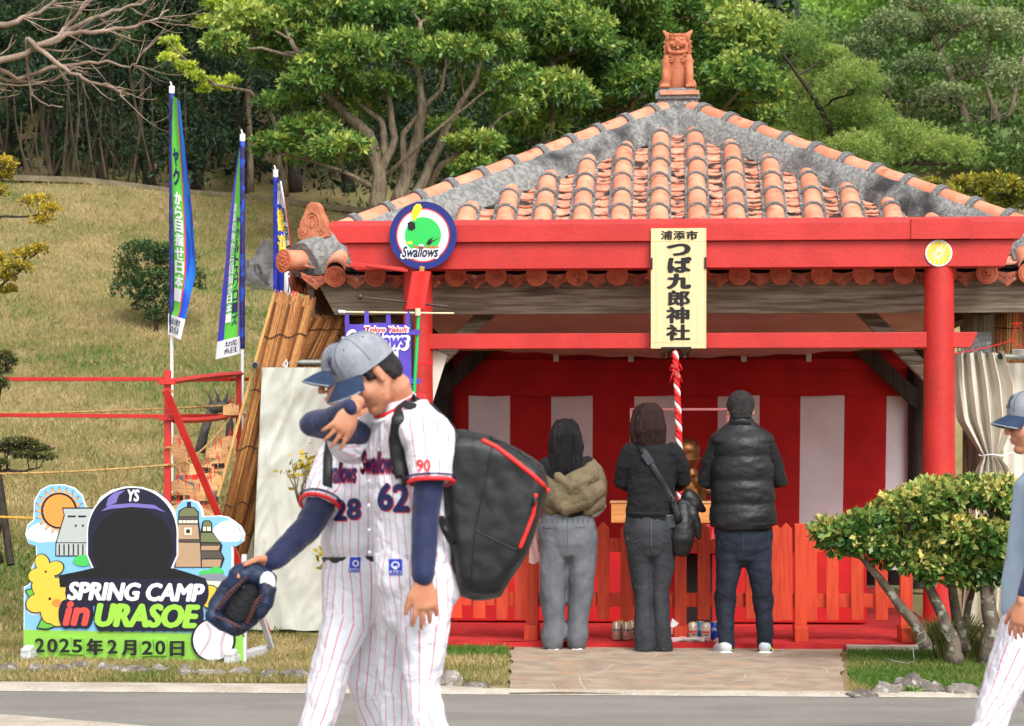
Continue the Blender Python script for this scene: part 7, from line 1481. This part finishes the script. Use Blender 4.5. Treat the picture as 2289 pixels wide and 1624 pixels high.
# ---------------------------------------------------------------- player cut by the right edge
def player_edge():
    A = lambda x, y, d=10.05: P(x, y, d)
    rt = thing('person', 'player in a pale blue top and grey cap walking in from the right edge', 'person', (A(2320, 0).x, 10.05, 0))
    left = V((.3, -.95, 0)).normalized(); Rh = frame(95, 4, 0); hc = A(2305, 952); body = MB(); T = head_mb(body, hc, Rh, 1.04); nb = A(2335, 1060)
    body.tube([T(-.02, 0, -.03), T(-.03, 0, -.10), nb], [.054, .055, .065], 16, True); body.tube([A(2335, 1098), A(2332, 1200), A(2320, 1390)], [(.15, .1), (.14, .1), (.14, .1)], 18, True, side=left)
    kA, aA = A(2238, 1545, 9.95), V((A(2170, 0, 9.9).x, 9.9, .1)); kB, aB = A(2320, 1560, 10.15), V((A(2400, 0, 10.2).x, 10.2, .14))
    body.tube([A(2300, 1400), kA, A(2206, 1640, 9.92), aA], [.07, .035, .03, .022], 12, True); body.tube([A(2335, 1400, 10.15), kB, aB], [.08, .05, .036], 12, True); sh, el, wr = A(2335, 1090, 9.9), A(2325, 1240, 9.82), A(2286, 1345, 9.7); body.tube([sh, el, wr], [.045, .034, .027], 12, True); hand_mb(body, wr, (-.22, -.05, -.95), (.55, .6, 0), -1, 1.08, (.25, .3, .3, .35), .15, .5)
    put(rt, 'body', fuse(body, .0055, 3), M_skin); face_bits(rt, T, Rh, 1.04); hm = MB(); hm.sph(T(-.020, 0, .030), (.103, .085, .09), 16, Rh); hm.sph(T(-.058, 0, -.02), (.06, .07, .066), 14, Rh); hm.tube([T(.016, .074, .03), T(.012, .073, -.01)], .01, 8, True); put(rt, 'hair', fuse(hm, .007, 2), M_hairs); cap(rt, T, Rh, 1.06, True)
    tr = MB(); tr.tube([A(2316, 1375), A(2314, 1410), A(2316, 1450)], [(.16, .13), (.178, .15), (.15, .13)], 24, True, side=left); tr.tube([A(2292, 1410, 10.0), A(2266, 1470, 9.97), kA, A(2206, 1640, 9.92), aA], [(.12, .12), (.105, .105), (.085, .09), (.075, .08), .06], 18, True); tr.tube([A(2335, 1410, 10.15), kB, aB], [.12, .08, .06], 18, True)
    tm = fuse(tr, .009, 5); crumple(tm, .010, 8, (1, 1, .8), 21); crumple(tm, .003, 26, (1, 1, .6), 22); stripes(tm, [(A(2316, 1370), A(2316, 1440), 26, .17), (A(2292, 1430, 10.0), kA, 14, .1), (kA, aA, 14, .08), (A(2335, 1430, 10.15), kB, 14, .1), (kB, aB, 14, .08)], left); put(rt, 'trousers', tm, M_stripe)
    js = MB(); js.tube([A(2316, 1400), A(2314, 1370), A(2322, 1270), A(2330, 1170), A(2336, 1085), A(2335, 1048)], [(.15, .13), (.175, .15), (.165, .145), (.165, .14), (.165, .12), (.085, .085)], 28, True, side=left); js.tube([A(2335, 1090, 9.92), A(2328, 1200, 9.85)], [.09, .085], 16, True)
    jm = fuse(js, .009, 4); crumple(jm, .010, 6, (1, 1, .7), 25); put(rt, 'top', jm, mat('pale_blue_top', srgb(176, 194, 214), srgb(160, 180, 204), 5, .75, .2, 20)); us = MB(); us.tube([A(2330, 1190, 9.85), el, A(2292, 1330, 9.71)], [.062, .055, .036], 14, True); put(rt, 'undershirt_sleeve', fuse(us, .008, 3), M_under)
    for a in (aA, aB): m = MB(); m.tube([V((a.x+.05, a.y, .045)), V((a.x-.05, a.y, .05)), V((a.x-.15, a.y-.02, .035))], [.042, .045, .035], 12, True); m.tube([a, V((a.x, a.y, .05))], .045, 10, True); put(rt, 'shoe', fuse(m, .012, 3), M_black)
player_edge()
# ---------------------------------------------------------------- visitors seen from behind
X1 = (1, 0, 0)
def folds(me, amp, sc, st=(1, 1, 1), seed=0): crumple(me, amp, sc, st, seed); crumple(me, amp*.35, sc*3, st, seed+3)
def visitor(label, d, hx, hy, hs, neck, torso, legs, feet, arms, hands=True):
    A = lambda x, y, z=0: P(x, y, d+z); rt = thing('person', label, 'person', (A(sum(f[0] for f in feet)/2, 0).x, d, 0)); Rh = frame(0, 14, 0); body = MB(); T = head_mb(body, A(hx, hy, .03), Rh, hs)
    body.tube([T(-.02, 0, -.03), A(neck[0], neck[1], .0), A(neck[0], neck[1]+22, 0)], [.052*hs, .052*hs, .06], 14, True); body.tube([A(*p[:2]) for p in torso], [(max(.05, p[2]*d/F-.02), p[3]-.02) for p in torso], 18, True, side=X1)
    for l in legs: body.tube([A(p[0], p[1], p[3] if len(p) > 3 else 0) for p in l], [max(.03, p[2]*d/F-.02) for p in l], 12, True)
    for a in arms: body.tube([A(*p[:2], p[3]) for p in a], [max(.024, p[2]*d/F-.015) for p in a], 12, True); w_ = A(a[-1][0], a[-1][1], a[-1][3]); hand_mb(body, w_, (-.2 if a[0][0] > hx else .2, .25, .95), (-1 if a[0][0] > hx else 1, 0, 0), 1, .95, (.08, .08, .08, .1), .03, .3)
    put(rt, 'body', fuse(body, .006, 3), M_skin); return rt, A, T, Rh
def shoe(rt, A, x, y, w_, m_, sole, toe=.12, turn=0):
    c = A(x, y); c.z = 0; k = V((sin(turn), cos(turn), 0)); m = MB(); m.tube([c+V((0, 0, .05))-k*.03, c+k*.06+V((0, 0, .045)), c+k*toe+V((0, 0, .032))], [(w_, .045), (w_*1.05, .04), (w_*.9, .026)], 14, True, side=X1); m.tube([c+V((0, 0, .05)), c+V((0, 0, .075))], [w_*.9, w_*.7], 12, True)
    me = fuse(m, .006, 3); put(rt, 'shoe', me, m_); m = MB(); m.tube([c-k*.06+V((0, 0, .012)), c+k*.06+V((0, 0, .012)), c+k*(toe+.04)+V((0, 0, .012))], [(w_*1.0, .014), (w_*1.1, .014), (w_*.85, .014)], 14, True, side=X1); part(rt, 'sole', m, sole, 'all'); return c
# man in the quilted vest
rt, A, T, Rh = visitor('man with short black hair in a black quilted vest and dark jeans, seen from behind', 14.98, 1655, 919, 1.06, (1655, 945), [(1655, 965, 40, .1), (1662, 1010, 55, .12), (1662, 1100, 50, .12), (1661, 1190, 48, .12)],
    [[(1632, 1215, 28), (1622, 1330, 22), (1622, 1440, 15)], [(1690, 1215, 28), (1704, 1330, 22), (1712, 1440, 15)]], [(1622, 1455), (1712, 1455)], [[(1606, 990, 20, .0), (1582, 1075, 18, .05), (1618, 1040, 13, .28)], [(1714, 990, 20, .0), (1733, 1075, 18, .05), (1700, 1040, 13, .28)]])
hm = MB(); hm.sph(T(-.018, 0, .035), (.108, .095, .098), 18, Rh); hm.sph(T(-.050, 0, -.01), (.066, .080, .074), 16, Rh); hm.tube([T(-.07, -.03, -.05), T(-.07, .03, -.05)], .028, 10, True); h_ = fuse(hm, .006, 2); crumple(h_, .0025, 40); crumple(h_, .003, 110); put(rt, 'hair', h_, M_hairs)
tr = MB(); tr.tube([A(1661, 1165), A(1661, 1190), A(1662, 1225)], [(.185, .12), (.198, .135), (.19, .13)], 20, True, side=X1); tr.tube([A(1631, 1215), A(1628, 1270), A(1622, 1325), A(1621, 1340, .02), A(1622, 1400), A(1624, 1446)], [(.098, .11), (.085, .09), (.070, .075), (.071, .078), (.06, .066), (.054, .06)], 18, True, side=X1); tr.tube([A(1692, 1215), A(1698, 1270), A(1704, 1325), A(1706, 1340, .02), A(1709, 1400), A(1711, 1446)], [(.098, .11), (.085, .09), (.068, .075), (.069, .078), (.056, .066), (.050, .06)], 18, True, side=X1)
tm = fuse(tr, .008, 3); folds(tm, .008, 8, (1, 1, 1.2), 3); M_jean = mat('indigo_denim', srgb(28, 36, 52), srgb(18, 24, 38), 5, .8, .3, 90, stretch=(1, 1, .5)); put(rt, 'jeans', tm, M_jean)
def pocket(rt, hit, x0, y0, x1, y1, m_, edge, lean=4, nm='back_pocket'):
    q = [hit(x0, y0, .002), hit(x1, y0+2, .002), hit(x1-1, y1-8, .002), hit((x0+x1)/2+lean, y1, .002), hit(x0+2, y1-7, .002)]; m = MB(); m.tube(q+[q[0]], .0022, 5); part(rt, nm, m, edge)
hit = cast([(tm, BASE[rt.name])]); M_edge = mat('denim_seam', srgb(52, 62, 84), rough=.9); pocket(rt, hit, 1607, 1184, 1645, 1228, M_jean, M_edge, 2); pocket(rt, hit, 1681, 1186, 1718, 1228, M_jean, M_edge, -2); m = MB(); m.tube([hit(1662, y, .001) for y in range(1180, 1240, 10)], .003, 5); part(rt, 'seam', m, M_edge)
us = MB()
for s in (0, 1):
    sx = (lambda x: x) if not s else (lambda x: 2*1659-x); us.tube([A(sx(1612), 985, .0), A(sx(1590), 1030, .02), A(sx(1576), 1078, .05), A(sx(1586), 1078, .12), A(sx(1615), 1045, .26)], [.068, .064, .058, .052, .040], 14, True)
um = fuse(us, .008, 3); folds(um, .008, 12, seed=5); M_knit = mat('black_knit', srgb(24, 24, 27), srgb(17, 17, 20), 30, .95, .4, 90); put(rt, 'sweater_sleeves', um, M_knit)
m = MB(); rr = []; pp2 = []
for i in range(61):
    t = i/60; y = 938+t*(1183-938); k = (y-968)/53.0; puff = .014*abs(sin(pi*k))**.6 if y > 968 else 0
    base = (.078+.125*sstep((y-938)/38.0)); wd = (.078 if y < 941 else base+(.0 if y < 1100 else .012*((y-1100)/80)))*(1-.10*max(0, 1-(y-990)/60) if y > 990 else 1)
    if t > .97: wd -= .025
    pp2.append(A(1657+5*t, y, .0)); rr.append((min(wd+puff, .228), min(.07+.085*sstep((y-938)/60), .155)+puff))
m.tube(pp2, rr, 40, side=X1); vm = m.mesh('quilted_vest', [], 'all', ); folds(vm, .006, 14, (1, 1, 1.6), 8); M_vest = mat('black_quilted_nylon', srgb(27, 28, 32), srgb(20, 21, 24), 6, .48, .35, 26); put(rt, 'quilted_vest', vm, M_vest)
m = MB(); m.tube([A(1656, 955, -.01), A(1656, 943, .0), A(1656, 936, .01)], [(.092, .085), (.078, .076), (.075, .072)], 24, side=X1); part(rt, 'vest_collar', m, M_vest, 'all')
M_wshoe = mat('white_trainer', srgb(206, 210, 212), srgb(190, 194, 200), 12, .5); M_gum = mat('gum_sole', srgb(176, 150, 128), rough=.8)
for x, w_, tn in ((1619, .046, -.2), (1711, .045, .2)):
    c = shoe(rt, A, x, 1455, w_, M_wshoe, M_white, turn=tn); m = MB(); 
    for o in (-.012, .012): m.tube([c+V((o-.01, -.045, .08)), c+V((o+.015, -.06, .05)), c+V((o+.04, -.035, .03))], .004, 5)
    part(rt, 'yellow_stripe', m, mat('neon_yellow_%d' % x, srgb(214, 226, 60)))
# woman in the middle
rt, A, T, Rh = visitor('woman with a brown bob, black sweater, crossbody strap and flared black jeans', 15.05, 1449, 948, .96, (1450, 985), [(1452, 1000, 36, .09), (1457, 1050, 46, .1), (1456, 1110, 42, .1), (1456, 1175, 44, .11)],
    [[(1430, 1190, 26), (1434, 1300, 17), (1440, 1440, 14)], [(1484, 1190, 26), (1480, 1300, 17), (1480, 1440, 14)]], [(1440, 1455), (1481, 1455)], [[(1405, 1015, 18, .0), (1392, 1085, 15, .06), (1420, 1050, 11, .28)], [(1512, 1015, 18, .0), (1528, 1080, 15, .06), (1495, 1050, 11, .28)]])
hm = MB(); hm.sph(A(1449, 944, .0), (.116, .113, .116), 20); hm.tube([A(1449, 938), A(1449, 960), A(1450, 988)], [(.115, .115), (.124, .115), (.118, .09)], 24, True, side=X1); h_ = fuse(hm, .007, 2); crumple(h_, .010, 16, (1, 1, .12)); crumple(h_, .005, 50, (1, 1, .1)); put(rt, 'hair', h_, M_hairbr)
m = MB(); 
for k in range(70): a = random.uniform(-1, 1); x = 1449+36*a; m.tube([A(x*.98+1449*.02, 975, -.09*sqrt(max(.05, 1-a*a))), A(x, 988, -.08*sqrt(max(.05, 1-a*a))), A(x+random.uniform(-3, 3), 994+random.uniform(-3, 6), -.07*sqrt(max(.05, 1-a*a)))], [.004, .003, .0015], 4)
part(rt, 'hair_tips', m, M_hairbr)
sw = MB(); sw.tube([A(1450, 990), A(1452, 1004), A(1456, 1035), A(1456, 1090), A(1456, 1130), A(1456, 1158)], [(.08, .07), (.14, .09), (.165, .115), (.160, .12), (.168, .125), (.172, .12)], 26, True, side=X1)
sw.tube([A(1412, 1012), A(1398, 1040, .02), A(1390, 1078, .06), A(1400, 1085, .14), A(1424, 1055, .28)], [.07, .066, .058, .05, .038], 14, True); sw.tube([A(1504, 1012), A(1518, 1038, .02), A(1527, 1075, .06), A(1518, 1085, .14), A(1492, 1055, .28)], [.07, .066, .058, .05, .038], 14, True)
sm = fuse(sw, .008, 3); folds(sm, .010, 8, (1, 1, 1.4), 13); put(rt, 'sweater', sm, M_knit); m = MB(); m.tube([A(1456, 1143), A(1456, 1154)], [(.172, .128), (.168, .124)], 40, side=X1); part(rt, 'ribbed_hem', m, M_knit, 'all')
tr = MB(); tr.tube([A(1455, 1150), A(1456, 1185), A(1457, 1215)], [(.165, .115), (.188, .14), (.178, .13)], 20, True, side=X1); tr.tube([A(1430, 1205), A(1431, 1260), A(1436, 1320), A(1438, 1370), A(1440, 1420), A(1443, 1452)], [(.095, .11), (.082, .09), (.062, .068), (.062, .068), (.070, .085), (.072, .098)], 18, True, side=X1); tr.tube([A(1484, 1205), A(1481, 1260), A(1477, 1320), A(1477, 1370), A(1479, 1420), A(1482, 1452)], [(.095, .11), (.082, .09), (.062, .068), (.060, .068), (.066, .085), (.068, .098)], 18, True, side=X1)
tm = fuse(tr, .0075, 3); folds(tm, .006, 9, (1, 1, 1.2), 23); M_bj = mat('washed_black_denim', srgb(52, 54, 60), srgb(36, 38, 43), 6, .85, .3, 90, stretch=(1, 1, .5)); put(rt, 'flared_jeans', tm, M_bj); hit = cast([(tm, BASE[rt.name])]); M_e2 = mat('black_denim_seam', srgb(86, 88, 94), rough=.9)
pocket(rt, hit, 1399, 1172, 1436, 1212, M_bj, M_e2, 3); pocket(rt, hit, 1471, 1172, 1510, 1210, M_bj, M_e2, -3); m = MB(); m.tube([hit(1456, y, .001) for y in range(1160, 1225, 8)], .003, 5); part(rt, 'seam', m, M_e2)
m = MB(); [m.tube([A(x+k*5, 1452, -.098+abs(k)*.01), A(x+k*5+3, 1452, -.096+abs(k)*.01)], .003, 4) for x in (1441, 1482) for k in range(-3, 4)]; part(rt, 'hem_stitch', m, M_e2)
shoe(rt, A, 1440, 1458, .04, mat('dark_shoe', srgb(60, 44, 36), rough=.6), M_gum); shoe(rt, A, 1481, 1458, .04, MATS['dark_shoe'], M_gum)
ph = MB(); q = hit(1499, 1166, .012); ph.box(q, (.062, .012, .09), Matrix.Rotation(R(-4), 3, 'Y')); solo('phone', ph, mat('phone_case', srgb(52, 60, 62), rough=.3), 'dark phone sticking out of the right back pocket of the flared jeans', 'phone', bev=.006)
bg_ = thing('crossbody_bag', 'black crossbody bag hanging at the right hip of the middle woman', 'bag', A(1530, 1232, -.05)); hs = cast([(sm, BASE[rt.name])])
m = MB(); pts = [(1428, 992), (1440, 1012), (1460, 1045), (1482, 1080), (1502, 1115), (1515, 1150)]; q = [hs(x, y, .008, 14.9) for x, y in pts]; m.tube(q+[A(1520, 1175, -.10)], [(.022, .005)]*7, 8, side=(1, 0, .6)); part(bg_, 'strap', m, M_black, 'all')
m = MB(); b_ = hs(1447, 1024, .016, 14.9); m.bar(b_+V((-.02, 0, .03)), b_+V((.025, 0, -.04)), .052, .014, (0, 1, 0)); part(bg_, 'buckle', m, mat('buckle_grey', srgb(52, 56, 64), rough=.35), bev=.004)
m = MB(); m.tube([A(1524, 1130, -.02), A(1528, 1170, -.06), A(1526, 1205, -.07), A(1522, 1228, -.05)], [(.05, .04), (.075, .06), (.085, .07), (.07, .055)], 16, True, side=X1); m.tube([A(1538, 1110, .0), A(1552, 1128, .0), A(1572, 1140, .02)], [(.06, .05), (.06, .05), (.02, .03)], 12, True); m.tube([A(1545, 1150, -.02), A(1556, 1180, -.02), A(1562, 1200, -.02)], [.05, .04, .02], 12, True); gm = fuse(m, .008, 3); folds(gm, .007, 9, seed=31); put(bg_, 'bag_body', gm, M_black)
m = MB(); m.tube([A(1503, 1148, -.10), A(1500, 1110, -.12), A(1508, 1120, -.12), A(1511, 1150, -.10)], .004, 6); part(bg_, 'wrist_loop', m, M_black)
# woman on the left
rt, A, T, Rh = visitor('woman with long black hair, khaki jacket slipped off her shoulders and grey trousers', 15.2, 1264, 981, .92, (1265, 1012), [(1266, 1030, 34, .09), (1266, 1080, 42, .1), (1268, 1150, 44, .11)],
    [[(1240, 1190, 26), (1238, 1300, 20), (1239, 1430, 15)], [(1296, 1190, 26), (1298, 1300, 20), (1290, 1430, 15)]], [(1237, 1448), (1290, 1448)], [[(1222, 1045, 16, .0), (1212, 1100, 14, .05), (1240, 1075, 11, .28)], [(1310, 1045, 16, .0), (1325, 1105, 14, .05), (1295, 1080, 11, .28)]])
hm = MB(); hm.sph(A(1264, 978, .0), (.112, .11, .112), 20); hm.tube([A(1264, 972), A(1265, 1000), A(1266, 1035, -.02)], [(.112, .11), (.122, .105), (.105, .085)], 24, True, side=X1); hm.tube([A(1268, 1030, -.07), A(1272, 1062, -.09)], [(.09, .04), (.035, .012)], 14, True, side=X1); h_ = fuse(hm, .007, 2); crumple(h_, .012, 16, (1, 1, .08)); crumple(h_, .006, 50, (1, 1, .06)); put(rt, 'hair', h_, M_hairb)
m = MB()
for k in range(90): a = random.uniform(-1, 1); x = 1266+38*a; z = -.10*sqrt(max(.06, 1-a*a*.8)); m.tube([A(x, 1015, z), A(x+random.uniform(-2, 2), 1040, z-.01), A(x+random.uniform(-4, 4), 1052+random.uniform(0, 22)*(1-abs(a)*.6), z-.02)], [.004, .003, .0012], 4)
part(rt, 'hair_tips', m, M_hairb)
tp = MB(); tp.tube([A(1266, 1012), A(1266, 1030), A(1266, 1060), A(1267, 1110), A(1268, 1158)], [(.07, .06), (.145, .09), (.168, .11), (.160, .115), (.160, .11)], 24, True, side=X1); tp.tube([A(1222, 1040), A(1213, 1075, .03), A(1226, 1095, .12), A(1246, 1070, .27)], [.062, .056, .05, .036], 14, True); tp.tube([A(1312, 1040), A(1322, 1080, .03), A(1310, 1100, .12), A(1290, 1075, .27)], [.062, .056, .05, .036], 14, True); tp_ = fuse(tp, .008, 3); folds(tp_, .008, 9, seed=41); put(rt, 'black_top', tp_, M_knit)
jk = MB(); jk.tube([A(1212, 1062, .02), A(1222, 1088, -.04), A(1250, 1112, -.13), A(1290, 1085, -.15), A(1318, 1058, -.09), A(1322, 1036, .0)], [(.05, .06), (.08, .075), (.105, .06), (.10, .06), (.075, .06), (.03, .04)], 16, True, side=(0, 0, 1)); jk.tube([A(1228, 1118, -.06), A(1262, 1132, -.13), A(1305, 1112, -.13), A(1335, 1095, -.06)], [(.05, .06), (.07, .06), (.09, .07), (.06, .06)], 16, True, side=(0, 0, 1)); jk.tube([A(1325, 1050, .0), A(1338, 1085, .0), A(1330, 1128, -.02), A(1312, 1142, -.06)], [.06, .066, .07, .045], 14, True); jk.tube([A(1214, 1070, .0), A(1216, 1110, .0), A(1236, 1140, -.06)], [.05, .06, .05], 14, True); jk.tube([A(1246, 1066, -.13), A(1275, 1092, -.18), A(1312, 1072, -.15)], [.03, .045, .035], 12, True)
jm = fuse(jk, .008, 4); folds(jm, .011, 6, (1, 1, 1.3), 43); M_khaki = mat('khaki_cotton', srgb(116, 102, 78), srgb(98, 86, 64), 7, .9, .3, 60); put(rt, 'khaki_jacket', jm, M_khaki)
tr = MB(); tr.tube([A(1268, 1148), A(1268, 1175), A(1270, 1215)], [(.165, .11), (.195, .14), (.20, .14)], 20, True, side=X1); tr.tube([A(1240, 1205), A(1238, 1270), A(1236, 1330), A(1238, 1390), A(1236, 1425), A(1237, 1440)], [(.11, .125), (.098, .11), (.088, .10), (.075, .09), (.082, .09), (.070, .085)], 18, True, side=X1); tr.tube([A(1298, 1205), A(1300, 1270), A(1298, 1330), A(1292, 1390), A(1290, 1425), A(1290, 1440)], [(.11, .125), (.096, .11), (.085, .10), (.072, .09), (.078, .09), (.066, .085)], 18, True, side=X1)
tm = fuse(tr, .0075, 3); folds(tm, .013, 5, (1, 1, .7), 47); M_gt = mat('grey_twill', srgb(104, 107, 113), srgb(90, 93, 99), 8, .85, .25, 120); put(rt, 'grey_trousers', tm, M_gt); hit = cast([(tm, BASE[rt.name])]); M_e3 = mat('grey_seam', srgb(84, 88, 96), rough=.9)
m = MB(); m.tube([hit(x, 1181, .001) for x in (1212, 1222, 1232)], .003, 5); m.tube([hit(x, 1180, .001) for x in (1286, 1298, 1310)], .003, 5); m.tube([hit(1269, y, .001) for y in range(1165, 1235, 10)], .0025, 5); [m.tube([hit(1212+k*11.4, 1160, .002), hit(1212+k*11.4, 1168, .002)], .004, 5) for k in range(11)]; part(rt, 'stitching', m, M_e3, kind='stuff')
for x in (1237, 1290): shoe(rt, A, x, 1449, .04, M_wshoe, M_white, .14)
m = MB(); m.tube([A(1308, 1150, .02), A(1330, 1140, .04), A(1346, 1126, .05)], [(.045, .02), (.05, .025), (.04, .02)], 10, True, side=(0, 0, 1)); solo('white_pouch', m, mat('white_leather', srgb(190, 196, 196), rough=.45), 'pale grey pouch held at the right side of the long haired woman', 'bag', smooth='all')
m = MB(); M_film = mat('clear_film_bag', (.86, .86, .88), rough=.2, alpha=.38)
m.grid(lambda s, t: A(1182+36*s+6*t, 1258-100*t+4*sin(s*6), .10+.04*sin(s*7+t*5)), 10, 14); solo('clear_plastic_bag', m, M_film, 'clear plastic bag hanging beside the grey trousers of the long haired woman', 'bag', smooth='all')
